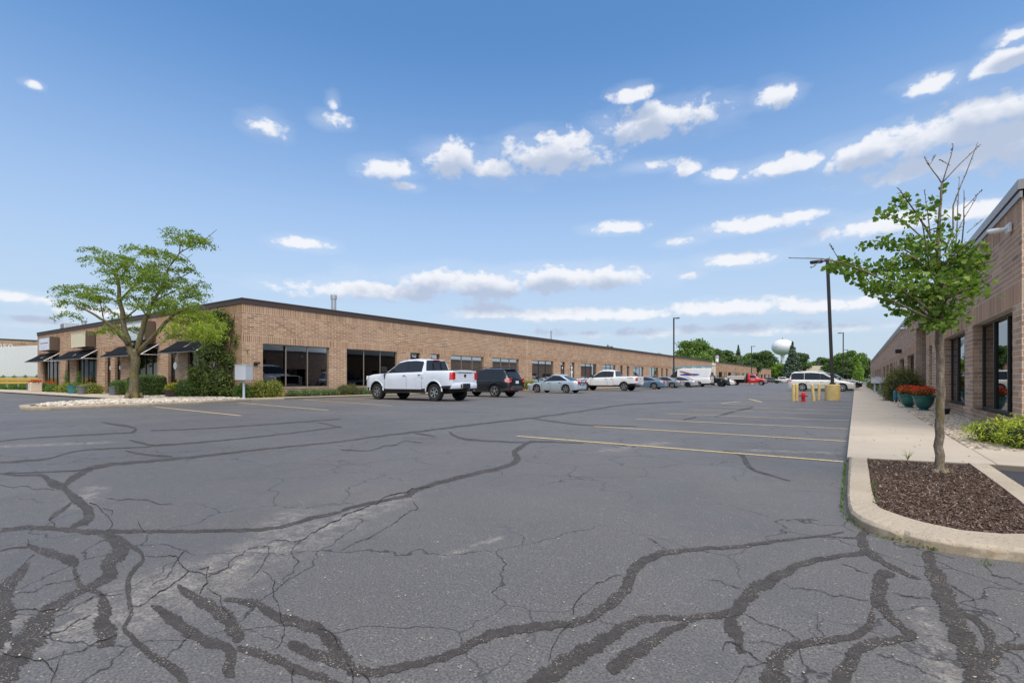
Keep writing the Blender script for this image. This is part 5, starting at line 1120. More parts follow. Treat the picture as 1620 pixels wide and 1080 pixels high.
def rsuv(label, y, pm, h=1.7, xoff=-2.3, grp=RG, rimm=M_RIM):
    be, ro, bo = suv_specs(4.7, 1.4, -1.35, .37, h, 1.08, .3, 1.05); c = Car(4.7, 1.86, be, ro, bo, .37, 1.4, -1.35, .3, .15)
    return vehicle('sport_utility_vehicle', label, (xoff, y), 0, pm, c, [(-2.1, -1.1), (-1.0, -.05), (.05, 1.0)], [(-1, .0), (.0, .95)], dict(screens=[('rear_window', -2.3, -1.97, .12), ('windscreen', .1, .9, .1)], tail=(.86, 1.1, .2, .2), head=(.7, .88, .3, .3), grille=(.6, .86, .45), rim=rimm), 'sport utility vehicle', grp)
rsuv('dark sport utility vehicle one bay beyond the cream-white minivan', 57.8, P_BLACK, 1.7, -1.85)
sedan('silver saloon second beyond the cream-white minivan', (-2.0, 60.4), 0, P_SILV, 4.6, 1.46, grp=RG)
sedan('lime-yellow small car partly hidden beyond the cream-white minivan bonnet', (-1.9, 65.5), 0, P_LIME, 4.3, 1.5, True, name='hatchback_car', grp=RG)
sedan('white saloon beyond the lime-yellow small car on the right side', (-1.9, 70.8), 0, P_WHITE2, 4.6, 1.48, grp=RG)
rsuv('grey sport utility vehicle far along the right pavement beyond the white saloon', 76, P_GRAY, 1.75, -2.0)
rsuv('silver tall sport utility vehicle with its roof seen over the cream-white minivan', 84, P_SILV, 2.15, -3.4)
sedan('dark saloon farthest along the right pavement', (-2.0, 92), 0, P_DARK, 4.6, 1.45, grp=RG)
# red cars behind the camera line seen only in the shop windows' reflections are left to the real row
# ---------------------------------------------------------------- foliage tools
def rand_frames(n, flat=0.0):
    a = rng.normal(size=(n, 3)); a[:, 2] = a[:, 2]*(1-flat)+flat*2.2*np.sign(rng.uniform(-.2, 1, n)); nr = a/np.linalg.norm(a, axis=1)[:, None]
    t = rng.normal(size=(n, 3)); t -= (t*nr).sum(1)[:, None]*nr; t /= np.linalg.norm(t, axis=1)[:, None]; return nr, t, np.cross(nr, t)
def leaf_mesh(name, C, size, m, parent, shape='oval', flat=0., droop=0., var=.35):
    n = len(C); nr, t, b = rand_frames(n, flat); s = size*rng.uniform(1-var, 1+var, n)[:, None]
    if droop: t[:, 2] -= droop; t /= np.linalg.norm(t, axis=1)[:, None]; b = np.cross(nr, t); b /= np.linalg.norm(b, axis=1)[:, None]
    if shape == 'fan': pts = [(0, -.1, 0), (.55, .45, .06), (.40, .85, .10), (.05, .78, .02), (-.40, .88, .10), (-.56, .42, .06)]; fc = [[0, 1, 2, 3], [0, 3, 4, 5]]
    elif shape == 'long': pts = [(0, -.5, 0), (.13, 0, .04), (0, .5, 0), (-.13, 0, .04)]; fc = [[0, 1, 2, 3]]
    elif shape == 'tri': pts = [(0, -.5, 0), (.42, .1, .06), (0, .55, 0), (-.42, .1, .06)]; fc = [[0, 1, 2, 3]]
    else: pts = [(0, -.5, 0), (.26, 0, .05), (0, .5, 0), (-.26, 0, .05)]; fc = [[0, 1, 2, 3]]
    k = len(pts); V = np.zeros((n, k, 3))
    for i, (x, y, z) in enumerate(pts): V[:, i] = C + s*(b*x + t*y + nr*z)
    Fq = (np.array(fc)[None]+(np.arange(n)*k)[:, None, None]).reshape(-1, 4)
    o = np_obj(name, V.reshape(-1, 3), Fq, m, parent)
    if name in ('flower', 'plant'): o['kind'] = 'stuff'
    return o
def in_ellipsoids(E_, shell=.0):     # E_: (centre, (rx,ry,rz), n)
    out = []
    for c, r, n in E_:
        n = int(n); d = rng.normal(size=(n, 3)); d /= np.linalg.norm(d, axis=1)[:, None]; rad = (shell+(1-shell)*rng.uniform(0, 1, n)**.5)[:, None]*(1+.12*rng.normal(size=(n, 1)))
        out.append(np.array(c)+d*rad*np.array(r))
    return np.concatenate(out)
def blob(b, c, r, m=0, seg=9, rings=6, j=.12):
    vs = []; 
    for i in range(rings+1):
        ph = math.pi*i/rings
        for k in range(seg):
            t = 2*math.pi*k/seg; q = 1+random.uniform(-j, j); vs.append((c[0]+r[0]*q*math.sin(ph)*math.cos(t), c[1]+r[1]*q*math.sin(ph)*math.sin(t), c[2]+r[2]*q*math.cos(ph)))
    b.add(vs, [(i*seg+k, i*seg+(k+1) % seg, (i+1)*seg+(k+1) % seg, (i+1)*seg+k) for i in range(rings) for k in range(seg)], m)
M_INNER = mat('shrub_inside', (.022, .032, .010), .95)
def shrub(name, label, cat, E_, size, m, group=None, core=.72, shape='oval', stems=True, shell=.55, flat=0, droop=0):
    base = Vector((sum(e[0][0] for e in E_)/len(E_), sum(e[0][1] for e in E_)/len(E_), 0)); root = tag(empty(name, base), label, cat, group)
    C = in_ellipsoids(E_, shell); C = C[C[:, 2] > .06]
    leaf_mesh('foliage', C - np.array(base), size, m, root, shape, flat, droop)
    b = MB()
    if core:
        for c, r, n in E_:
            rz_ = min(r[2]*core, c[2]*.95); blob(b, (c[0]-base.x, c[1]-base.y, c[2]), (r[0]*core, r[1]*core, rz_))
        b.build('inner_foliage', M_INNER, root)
    if stems:
        b = MB()
        for c, r, n in E_:
            for q in range(3):
                e = Vector((c[0]-base.x+random.uniform(-.6, .6)*r[0], c[1]-base.y+random.uniform(-.6, .6)*r[1], c[2])); b.tube([(c[0]-base.x+random.uniform(-.1, .1), c[1]-base.y, .03), tuple(e)], [.02, .008], 5)
        b.build('stem', M_BARKD, root)
    return root
def hedge_boxy(label, x0, x1, y0, y1, z1, n, m=M_HEDGE, group=None, size=.055):
    root = tag(empty('clipped_shrub', ((x0+x1)/2, (y0+y1)/2, 0)), label, 'shrub', group); C = []
    cx, cy = (x0+x1)/2, (y0+y1)/2; hx, hy = (x1-x0)/2, (y1-y0)/2; hz = (z1-.08)/2
    d = rng.normal(size=(n, 3)); q = (np.abs(d)**5).sum(1)**(1/5.); d = d/q[:, None]*(1-.22*rng.uniform(0, 1, (n, 1))**2); wob = 1+.06*np.sin(d[:, :1]*7+d[:, 1:2]*5)
    C = d*wob*np.array([hx, hy, hz])+np.array([0, 0, hz+.08]); leaf_mesh('foliage', C, size, m, root)
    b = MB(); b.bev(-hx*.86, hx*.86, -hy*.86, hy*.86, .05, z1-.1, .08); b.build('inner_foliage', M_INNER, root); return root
def pads(Z, L, dens=1.0, depthk=1.0, dj=.0):
    out = []
    for (px, py, rx, ry, n) in L:
        zz = Z + random.uniform(-dj, dj); c = TPt(px, py, zz); k = zz/F_PX; out.append((c, (rx*k, rx*k*depthk, ry*k), n*dens))
    return out
def limb(b, Z, pts, dz0=0., dz1=0., n=7):   # pts: px, py, width(px)
    P = []; R = []
    for i, (x, y, w) in enumerate(pts):
        t = i/(len(pts)-1); P.append(TPt(x, y, Z+dz0+(dz1-dz0)*t)); R.append(w/2*Z/F_PX*math.cos(math.atan((x-CXP)/F_PX)))
    Q = [P[0]]; RR = [R[0]]
    for i in range(len(P)-1):
        for k in (1, 2, 3):
            u = k/3; Q.append(P[i].lerp(P[i+1], u) + (Vector((random.uniform(-1, 1), random.uniform(-1, 1), random.uniform(-1, 1)))*min(R[i]*.35, .012 if Z < 10 else .05) if k < 3 else Vector())); RR.append(R[i]+(R[i+1]-R[i])*u)
    b.tube(Q, RR, n)

# ---------------------------------------------------------------- ginkgo on the right island
Zg = 4.95; bx, by = TPt(1487, 760, Zg).x, TPt(1487, 760, Zg).y
gk = tag(empty('ginkgo_tree', (0, 0, 0)), 'young ginkgo tree with bare top twigs, growing in the mulch island on the right', 'tree')
b = MB(); zb = lambda z: TPt(1487, 600, Zg)
limb(b, Zg, [(1487, 775, 25), (1487, 758, 21), (1486, 735, 16.5), (1487, 690, 15.5), (1487, 640, 14.5), (1488, 580, 13.5), (1486, 520, 12.5), (1485, 470, 10), (1484, 420, 8), (1484, 370, 6.5), (1487, 330, 5), (1490, 290, 3.6)], n=14)
for k in range(5):
    a = k*1.3; c0 = TPt(1487, 752, Zg); b.tube([c0+Vector((math.cos(a)*.04, math.sin(a)*.04, .06)), c0+Vector((math.cos(a)*.085, math.sin(a)*.085, -.045))], [.03, .018], 6)
b.build('trunk', M_BARKG, gk, True)
BR = [([(1484,505,6),(1450,475,5),(1420,455,4),(1370,430,3.2),(1330,415,2.6),(1300,409,1.8),(1248,408,1.2)], -.5), ([(1485,510,5),(1445,492,4),(1405,472,2.5)], -.3), ([(1484,470,5),(1455,430,4),(1440,400,3),(1410,385,2.4),(1380,380,1.8)], .3),
 ([(1485,405,5),(1465,360,4),(1448,335,3),(1430,310,2.4),(1420,297,1.6)], -.2), ([(1484,430,5),(1458,375,3.4),(1430,350,2.4),(1400,335,1.6)], .3), ([(1490,292,3),(1505,245,1.8),(1508,228,1.2)], 0), ([(1490,290,2.6),(1470,262,1.8),(1462,248,1.2)], .1),
 ([(1492,288,2.4),(1520,258,1.8),(1552,228,1)], -.1), ([(1495,400,4),(1508,360,3.4),(1508,325,2.8),(1528,275,2.2),(1547,225,1.2)], .1), ([(1488,440,4),(1513,380,3),(1515,330,2),(1518,280,1.2)], .25), ([(1490,420,3.6),(1520,400,3),(1525,350,2.2),(1525,300,1.2)], -.25),
 ([(1525,330,1.6),(1540,315,1.2),(1554,300,1)], -.25), ([(1500,395,2.2),(1525,345,1.6),(1545,312,1)], .1), ([(1530,368,1.8),(1543,357,1.2),(1556,346,1)], .2), ([(1475,395,3),(1468,340,2),(1462,300,1.2)], .2), ([(1470,262,1.2),(1480,246,.9)], .1), ([(1503,262,1.2),(1486,252,1)], 0),
 ([(1485,455,5),(1520,432,3.4),(1555,416,2.4),(1578,411,1.2)], -.3), ([(1486,485,5),(1512,460,4),(1540,432,2.4)], .3), ([(1485,425,5),(1515,398,3),(1537,380,1.8)], -.4), ([(1486,498,4),(1500,470,3),(1535,455,1.8)], -.4), ([(1484,460,4),(1470,420,3),(1462,370,2.2),(1458,345,1.6)], -.35), ([(1484,440,4),(1450,410,3),(1425,400,2)], -.4), ([(1475,470,3),(1440,455,2.4),(1400,450,1.6)], .4), ([(1330,415,1.6),(1318,395,1.1),(1312,385,.8)], -.5), ([(1300,409,1.2),(1290,420,.8),(1283,424,.7)], -.5)]
for pts, dz in BR:
    b = MB(); limb(b, Zg, pts, 0, dz, 6)
    # buds along the bare ends
    for i in range(12):
        k = random.uniform(.45, 1)*(len(pts)-1); j = min(int(k), len(pts)-2); u = k-j; q = TPt(pts[j][0]+(pts[j+1][0]-pts[j][0])*u, pts[j][1]+(pts[j+1][1]-pts[j][1])*u, Zg+dz*k/(len(pts)-1))
        b.tube([q, q+Vector((random.uniform(-1, 1), random.uniform(-1, 1), random.uniform(.1, 1)))*.014], [.004, .0018], 4)
    b.build('branch', M_BARKG, gk, True)
GP_ = [(1430,315,22,14,45),(1455,330,18,12,25),(1408,337,22,10,30),(1440,345,26,11,40),(1478,322,8,26,22),(1490,368,24,34,85),(1455,388,36,20,100),(1402,383,40,11,90),(1440,420,45,20,170),(1390,424,42,17,140),(1335,418,28,11,100),(1352,432,20,10,50),(1420,450,54,20,200),
 (1480,420,45,30,260),(1528,395,32,17,100),(1527,422,36,20,170),(1495,460,52,28,300),(1440,470,42,20,200),(1480,498,44,18,230),(1505,500,28,16,90),(1530,450,22,16,80),(1550,412,14,8,22),(1535,462,9,8,12),(1482,516,26,8,60),(1420,492,18,6,28),(1385,455,22,10,45),(1365,445,14,8,20),(1490,300,5,14,8),(1560,418,8,5,8),(1320,425,12,8,20),(1555,384,8,6,5),(1400,475,10,5,8)]
C = in_ellipsoids(pads(Zg, GP_, 1.12, .9, .16), .1)
leaf_mesh('foliage', C, .043, M_GINK, gk, 'fan', 0, .25)

# ---------------------------------------------------------------- honey locust on the left island
Zl = 22.9; lo_ = tag(empty('honey_locust_tree', (0, 0, 0)), 'spreading honey locust tree with feathery layered foliage on the left kerbed island', 'tree')
b = MB(); limb(b, Zl, [(212, 640, 30), (211, 632, 21), (212, 610, 16), (213, 585, 15), (214, 566, 16), (216, 552, 12)], n=14)
for k in range(5):
    a = k*1.27; c0 = TPt(211, 631, Zl); b.tube([c0+Vector((math.cos(a)*.2, math.sin(a)*.2, .25)), c0+Vector((math.cos(a)*.5, math.sin(a)*.42, -.1))], [.13, .04], 7)
b.build('trunk', M_BARKL, lo_, True)
LB_ = [([(210,564,12),(203,545,11),(197,520,9.5),(190,480,8),(187,445,6),(178,425,3),(160,412,1.4)], .6), ([(203,545,8),(185,522,7),(165,507,5),(145,495,4),(125,486,3),(108,474,1.4)], -1.2), ([(217,555,12),(223,530,10),(233,500,8),(241,478,6.5),(256,455,5),(266,425,3.6),(284,400,2.6),(286,380,1.6)], .4), ([(284,400,2),(305,388,1.6),(328,376,1.3),(343,363,.8)], .6),
 ([(219,558,9),(237,538,8),(258,515,7),(272,500,6),(285,492,3),(305,486,1.6)], -1.0), ([(270,503,5),(285,514,3.6),(297,524,2),(318,535,1)], -1.2), ([(280,495,3),(305,505,2),(325,515,1.2)], -.6), ([(190,475,5),(215,450,3),(235,430,1.6)], 1.2), ([(241,478,4),(275,460,2.4),(300,452,1.2)], 1.0), ([(195,505,4),(215,490,2.6),(222,470,1.4)], -.8),
 ([(187,445,3),(200,425,2),(215,412,1.2)], 0), ([(233,500,3),(215,478,2),(205,462,1.2)], -.5), ([(266,425,2.4),(245,408,1.4),(225,394,1)], 1), ([(165,507,3),(160,485,1.8),(158,470,1)], -.5), ([(223,530,3),(205,522,2),(180,522,1)], .8), ([(258,455,3),(285,440,1.8),(305,428,1)], -.6), ([(256,515,4),(270,535,2),(290,538,1)], -1.5), ([(330,372,1),(338,378,.7)], .6), ([(284,400,1.4),(296,408,1),(305,402,.7)], .3)]
for pts, dz in LB_:
    b = MB(); limb(b, Zl, pts, 0, dz, 7); b.build('branch', M_BARKL, lo_, True)
LP = [(284,367,17,7),(308,377,20,6),(287,383,15,7),(148,396,13,6),(157,410,20,7),(184,404,16,5),(222,393,20,6),(246,399,20,6),(272,408,20,7),(207,422,28,9),(184,430,18,7),(252,422,25,8),(299,425,17,6),(219,441,28,9),(258,442,30,8),(296,443,20,5),(190,444,18,6),(275,455,28,8),(308,461,16,6),(231,458,24,8),(101,453,8,3),(118,463,22,7),(139,467,18,7),(160,457,18,6),(118,479,20,6),(160,473,18,7),(108,497,11,5),(192,500,11,6),(225,482,18,7),(246,474,20,7),(284,477,24,8),(302,468,20,6),(172,523,15,5),(178,517,12,6),(130,455,12,5),(205,410,14,5),(240,432,20,6),(318,384,12,5),(215,520,10,5),(150,486,14,5),(316,450,8,4),(206,470,12,6)]
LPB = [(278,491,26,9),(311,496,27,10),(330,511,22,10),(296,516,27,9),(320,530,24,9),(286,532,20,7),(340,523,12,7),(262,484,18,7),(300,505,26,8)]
def locust(L, n, m):
    C = []
    for (px, py, rx, ry) in L:
        zz = Zl+random.uniform(-1.6, 1.6); k = zz/F_PX
        for q in range(int(n*rx*ry/150/16*2.2)+2):        # each spray: a short arching twig with leaflets hanging off it
            a = random.uniform(0, 6.28); r = math.sqrt(random.random()); c = TPt(px+math.cos(a)*r*rx*.98, py+random.gauss(0, .42)*ry, zz)+Vector((-sn, cs, 0))*math.sin(a)*r*rx*k*.9
            d = Vector((math.cos(a+random.uniform(-.6, .6))*cs, math.cos(a)*sn + math.sin(a)*.8, random.uniform(-.25, .3))).normalized(); Ls = random.uniform(.35, .7)
            for j in range(16):
                t_ = random.random(); C.append(tuple(c+d*(t_-.3)*Ls+Vector((random.gauss(0, .05), random.gauss(0, .05), -.18*t_*t_*Ls/.5+random.gauss(0, .035)))))
    leaf_mesh('foliage', np.array(C), .15, m, lo_, 'long', .15, .35)
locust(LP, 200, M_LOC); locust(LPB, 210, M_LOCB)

# ---------------------------------------------------------------- shrubs by the left building
ev = pads(25.6, [(345,498,20,10,350),(362,515,22,16,700),(345,535,30,18,900),(332,560,30,18,900),(378,540,14,16,450),(368,572,24,20,900),(322,590,22,20,800),(348,600,34,20,1100),(376,600,18,20,700),(386,520,8,10,120),(388,556,8,16,200),(330,616,28,11,700),(365,618,30,10,800),(305,590,10,12,200)], 1.7, .75, .3)
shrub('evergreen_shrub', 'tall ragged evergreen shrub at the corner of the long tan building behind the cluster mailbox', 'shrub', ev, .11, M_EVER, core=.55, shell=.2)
b = MB()
evr = [o for o in S.objects if o.name.startswith('evergreen_shrub')][0]
for (a_, c_) in (((350, 625), (392, 505)), ((345, 620), (330, 500)), ((348, 622), (372, 492))):
    limb(b, 25.3, [(a_[0], a_[1], 4), ((a_[0]+c_[0])/2+3, (a_[1]+c_[1])/2, 2.4), (c_[0], c_[1], 1)], 0, .1, 6)
b.v = [(x-evr.location.x, y-evr.location.y, z) for x, y, z in b.v]; b.build('stem', M_BARKD, evr)
def at(px, py, Y=None, X=None):
    k = (px-CXP)/F_PX
    if Y is not None: return ((cs*k*Y-sn*Y)/(cs+k*sn), Y)
    return (X, (cs*X+k*sn*X)/(k*cs-sn))
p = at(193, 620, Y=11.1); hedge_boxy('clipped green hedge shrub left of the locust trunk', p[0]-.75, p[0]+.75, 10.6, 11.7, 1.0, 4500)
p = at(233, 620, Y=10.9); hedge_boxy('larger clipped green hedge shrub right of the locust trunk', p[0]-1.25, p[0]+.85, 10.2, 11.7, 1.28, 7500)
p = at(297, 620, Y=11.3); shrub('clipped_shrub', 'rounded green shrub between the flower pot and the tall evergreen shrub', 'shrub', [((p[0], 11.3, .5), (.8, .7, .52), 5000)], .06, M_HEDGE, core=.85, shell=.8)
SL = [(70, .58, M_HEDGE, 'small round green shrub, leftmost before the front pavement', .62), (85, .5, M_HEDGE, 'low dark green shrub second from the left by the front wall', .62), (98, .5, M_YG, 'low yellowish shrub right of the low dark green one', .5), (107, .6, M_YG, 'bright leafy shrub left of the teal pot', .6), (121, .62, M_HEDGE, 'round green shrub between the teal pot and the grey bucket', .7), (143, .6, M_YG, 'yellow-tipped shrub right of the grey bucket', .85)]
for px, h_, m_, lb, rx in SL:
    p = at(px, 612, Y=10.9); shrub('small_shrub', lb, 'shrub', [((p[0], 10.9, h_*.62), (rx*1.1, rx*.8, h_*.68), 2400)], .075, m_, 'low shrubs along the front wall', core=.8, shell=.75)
# small trellis plants in front of two windows
for px, lb in ((105.5, 'slim climbing plant beside the dark door under the second awning'), (124, 'slim tall grass plant left of the wide front window')):
    p = at(px, 612, Y=11.4); shrub('slim_plant', lb, 'plant', [((p[0], 11.4, .95), (.22, .2, .9), 500)], .10, M_HEDGE, core=0, shape='long', shell=0, droop=-.8)
def pot(name, label, x, y, r, h, m, taper=.75, rim=True, lip=.03, cat='pot', n=20):
    o = tag(empty(name, (x, y, 0)), label, cat); b = MB(); b.lathe([(r*taper*.98, .06), (r*taper, .1), (r, h-.05), (r+lip, h-.05), (r+lip, h), (r*.9, h), (r*.88, h-.06)], n, capt=True); b.build('vessel', m, o, True, 40); return o
p = at(115, 612, Y=10.2); pot('flower_pot', 'teal pot between the small shrubs at far left', p[0], p[1], .28, .62, M_TPOT)
p = at(129.5, 612, Y=10.1); pot('bucket', 'tall grey bucket between the small shrubs at far left', p[0], p[1], .24, .62, M_GPOT)
p = at(179.5, 620, Y=10.6); pot('bucket', 'dark grey bucket standing left of the clipped hedge shrub', p[0], p[1], .25, .6, M_GPOT)
p = at(273, 622, Y=10.7); pt = pot('flower_pot', 'brown pot of yellow-green plants beside the dark door right of the locust', p[0], p[1], .36, .5, M_TERR)
leaf_mesh('plant', in_ellipsoids([((0, 0, .62), (.42, .35, .2), 500), ((-.25, 0, .5), (.3, .3, .25), 300)]), .13, M_SPIR, pt, 'long'); FL_ = leaf_mesh('flower', in_ellipsoids([((.1, 0, .78), (.3, .25, .1), 90)]), .07, mat('yellow_petals', (.7, .45, .03), .6), pt); FL_['kind'] = 'stuff'
p = at(55.5, 612, Y=10.3); pt = tag(empty('flower_planter', (p[0], p[1], 0)), 'pale stone planter of red flowers at the far left building corner', 'planter'); part('vessel', M_STONE, pt, lambda q: q.bev(-.38, .38, -.35, .35, .08, .82, .05))
leaf_mesh('flower', in_ellipsoids([((0, 0, .9), (.55, .4, .16), 400)]), .1, M_RED, pt); leaf_mesh('plant', in_ellipsoids([((0, 0, .84), (.5, .4, .12), 200)]), .1, M_HEDGE, pt)
p = at(79, 610, Y=11.5); pt = tag(empty('flower_planter', (p[0], p[1], 0)), 'mauve-red flowers in a low planter under the leftmost window', 'planter'); part('vessel', M_MAUVE, pt, lambda q: q.bev(-1.1, .9, -.22, .22, .08, .66, .04))
leaf_mesh('flower', in_ellipsoids([((-.1, 0, .78), (1.0, .3, .14), 400)]), .09, M_RED, pt)['kind'] = 'stuff'; leaf_mesh('plant', in_ellipsoids([((-.1, 0, .74), (1.0, .3, .12), 300)]), .09, M_HEDGE, pt)
# along the long wall
def low(name, lb, X, y0, y1, h_, m_, n, size=.06, rx=.5, **k):
    E_ = []; q = max(1, int((y1-y0)/.5))
    for i in range(q): yy = y0+(i+.5)*(y1-y0)/q; E_.append(((X+random.uniform(-.05, .05), yy, .1+h_*.38*random.uniform(.8, 1.1)), (rx, .42, h_*.62*random.uniform(.75, 1.15)), n/q))
    return shrub(name, lb, 'shrub', E_, size, m_, shell=.6, core=.75, **k)
low('round_shrub', 'yellow-green rounded shrub just right of the cluster mailbox', -24.85, 12.95, 14.3, .95, M_YG, 5000, .075, .55)
low('round_shrub', 'dark green shrub tucked behind the cluster mailbox post', -25.1, 12.2, 12.9, .8, M_HEDGE, 2500, .07, .5)
low('juniper_mat', 'low spreading green juniper under the first wide window', -25.0, 14.9, 17.9, .42, M_JUN, 7000, .05, .5)
low('round_shrub', 'brownish spiky shrub in front of the brick pier after the first window', -25.0, 18.0, 19.4, .8, M_BRSH, 3500, .06, .5, shape='long')
low('juniper_mat', 'green spreading juniper beside the front wheel of the large white pickup', -25.0, 19.4, 23.0, .5, M_JUN, 7000, .05, .5)
low('round_shrub', 'bushy green shrub right by the nose of the silver-blue saloon', -25.0, 37.0, 39.6, .95, M_YG, 4500, .08, .5)
low('juniper_mat', 'low green ground shrub behind the black vehicle', -25.0, 30, 36, .5, M_JUN, 3000, .07, .5)

# ---------------------------------------------------------------- by the right building
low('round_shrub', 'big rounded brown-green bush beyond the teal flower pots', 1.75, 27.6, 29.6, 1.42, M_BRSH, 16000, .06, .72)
E_ = [((1.62, 34+i*1.1, .28), (.42, .6, .28), 900) for i in range(8)]
shrub('silvery_shrub', 'low silvery green ground shrubs along the right pavement beyond the big bush', 'shrub', E_, .05, M_SILV, shell=.6)
E_ = [((1.62, 50+i*1.6, .25), (.42, .8, .22), 500) for i in range(6)]
shrub('silvery_shrub', 'farther low shrubs by the two grey mailboxes', 'shrub', E_, .06, M_JUN, shell=.6)
E_ = [((1.62, 62+i*3, .4), (.45, 1.3, .45), 500) for i in range(7)]
shrub('far_shrub', 'row of dark shrubs at the far end of the right pavement', 'shrub', E_, .09, M_BRSH, shell=.6)
E_ = [((2.0, 9.55, .22), (.40, .45, .26), 1600), ((1.78, 10.2, .2), (.42, .5, .22), 1500), ((2.35, 9.4, .24), (.5, .45, .28), 2200), ((2.8, 9.5, .25), (.5, .5, .28), 2200), ((2.2, 10.2, .28), (.5, .5, .24), 1800), ((2.8, 10.3, .3), (.6, .6, .3), 1800), ((3.4, 9.7, .25), (.5, .5, .3), 800)]
shrub('spirea_shrub', 'bright yellow-green feathery shrub on the gravel at the right edge', 'shrub', E_, .062, M_SPIR, shell=.55, core=.7, shape='long', droop=-.3)
def urn(x, y, lb):
    o = tag(empty('flower_urn', (x, y, .05)), lb, 'flower pot', 'teal flower urns on the gravel'); o.scale = (.82, .82, .9); b = MB()
    b.lathe([(.20, 0), (.205, .03), (.15, .06), (.135, .09), (.20, .14), (.27, .24), (.305, .36), (.315, .46), (.35, .485), (.35, .52), (.30, .52), (.29, .46)], 28, capt=True); b.build('vessel', M_TEAL, o, True, 40)
    leaf_mesh('plant', in_ellipsoids([((0, 0, .62), (.34, .34, .16), 1100)]), .06, M_BRSH, o); leaf_mesh('flower', in_ellipsoids([((0, 0, .70), (.40, .40, .17), 750)], .4), .055, M_RED, o)
    b = MB()
    for k in range(14): a = random.uniform(0, 6.28); b.tube([(0, 0, .5), (math.cos(a)*.2, math.sin(a)*.2, .72)], .006, 4)
    b.build('stem', M_BARKD, o)
urn(1.72, 19.6, 'nearer teal urn of red flowers on the gravel by the wall'); urn(1.48, 21.3, 'farther teal urn of red flowers, left of and behind the other')
o = tag(empty('small_pot', (1.98, 17.6, .06)), 'small black pot on the gravel just left of the ginkgo trunk', 'pot'); b = MB(); b.lathe([(.09, 0), (.12, .16), (.125, .17), (.10, .17)], 16); b.build('vessel', M_BLK, o, True, 40)
for (px, lb) in ((1409.5, 'left teal marker board by the big bush'), (1414, 'right teal marker board by the big bush')):
    x, y = 1.36+(px-1409)*.028, 26.6; o = tag(empty('marker_board', (x, y, .05)), lb, 'marker', 'teal marker boards')
    part('board', M_TPOT, o, lambda q: q.bev(-.05, .05, -.015, .015, .12, .50, .01)); part('stake', M_WHITEP, o, lambda q: q.box(-.015, .015, .016, .03, 0, .3))
o = tag(empty('leaning_stake', (1.50, 25.6, .05)), 'pale leaning stake beside the teal marker boards', 'stake'); part('pole', M_WOOD, o, lambda q: (q.tube([(0, 0, 0), (.26, .25, .58)], .022, 6),))
def mailbox(x, y, lb, w=.45, h=.36, z=.75, s=1.0, rz=0, grp=None):
    o = tag(empty('cluster_mailbox', (x, y, .1), rz), lb, 'mailbox', grp)
    part('post', M_GREYM, o, lambda q: (q.tube([(0, 0, 0), (0, 0, z)], .055, 12), q.box(-.14, .14, -.14, .14, 0, .02)), False)
    cb_ = part('cabinet', M_GREYM, o, lambda q: (q.bev(-w/2, w/2, -w/2, w/2, z, z+h, .012), q.bev(-w/2-.02, w/2+.02, -w/2-.02, w/2+.02, z+h, z+h+.03, .01)))
    for i in range(4):
        for k in range(2):
            zz = z+.03+i*(h-.04)/4; part('compartment_door', M_CREAMS, cb_, lambda q: q.bev(-w/2+.025+k*(w/2-.02), -w/2+.02+(k+1)*(w/2-.025), -w/2-.012, -w/2+.004, zz, zz+(h-.04)/4-.012, .004))
    return o
p = at(380, 627, X=-24.4); mailbox(-24.45, 12.25, 'pale grey cluster mailbox on a post at the corner of the long tan building', .56, .72, .90, rz=math.radians(-62))
mailbox(1.42, 42.0, 'nearer grey mailbox box on a post by the right pavement', .52, .42, .68, rz=math.pi, grp='mailboxes on the right pavement'); mailbox(1.22, 46.5, 'farther grey mailbox box, left of the nearer one', .46, .38, .66, rz=math.pi, grp='mailboxes on the right pavement')
o = tag(empty('waste_bin', (1.75, 47.0, .05)), 'dark bin behind the mailbox on the right pavement', 'bin'); b = MB(); b.bev(-.25, .25, -.25, .25, 0, 1.0, .04); b.build('container', M_BLK, o)

# ---------------------------------------------------------------- bollards, hydrant, lamp posts
def bollard(x, y, lb, lean=(0, 0), h=.80):
    o = tag(empty('bollard', (x, y, 0)), lb, 'bollard', 'yellow bollards round the hydrant'); o.rotation_euler = (lean[1], lean[0], 0); b = MB(); r = .068
    b.lathe([(r, 0), (r, h-.04), (r*.92, h-.01), (r*.6, h+.02), (.001, h+.035)], 18, capb=True, capt=False); b.build('post', M_YB, o, True, 50)
bollard(*GP(1255.3, 634.6), 'leftmost of the four yellow bollards, left of the red hydrant'); bollard(*GP(1260.5, 633.6), 'yellow bollard touching the leftmost one, left of the red hydrant', (.01, .0))
bollard(*GP(1287.7, 634.2), 'yellow bollard leaning left, right of the red hydrant', (-.10, 0)); bollard(*GP(1294.8, 632.6), 'yellow bollard leaning right, beside the lamp base', (.055, 0))
o = tag(empty('fire_hydrant', (-1.98, 26.5, 0)), 'red fire hydrant between the yellow bollards', 'hydrant'); o.scale = (.82, .82, .86); b = MB(); b.lathe([(.15, 0), (.15, .04), (.095, .05), (.095, .30), (.12, .31), (.12, .34), (.10, .35), (.10, .42), (.085, .47), (.04, .50), (.025, .51), (.025, .55), (.001, .55)], 20, capt=False); b.build('barrel', M_HYD, o, True, 40)
for (ax, nm) in (((-1, 0), 'outlet_cap'), ((1, 0), 'outlet_cap'), ((0, -1), 'pumper_cap')):
    r = .055 if nm == 'outlet_cap' else .075; b = MB(); ctr = Vector((0, 0, .32)); d = Vector((*ax, 0)); b.tube([ctr+d*.08, ctr+d*.16, ctr+d*.161, ctr+d*.20, ctr+d*.201, ctr+d*.225], [r*.8, r*.8, r, r, r*.4, r*.4], 12); b.build(nm, M_HYD, o)
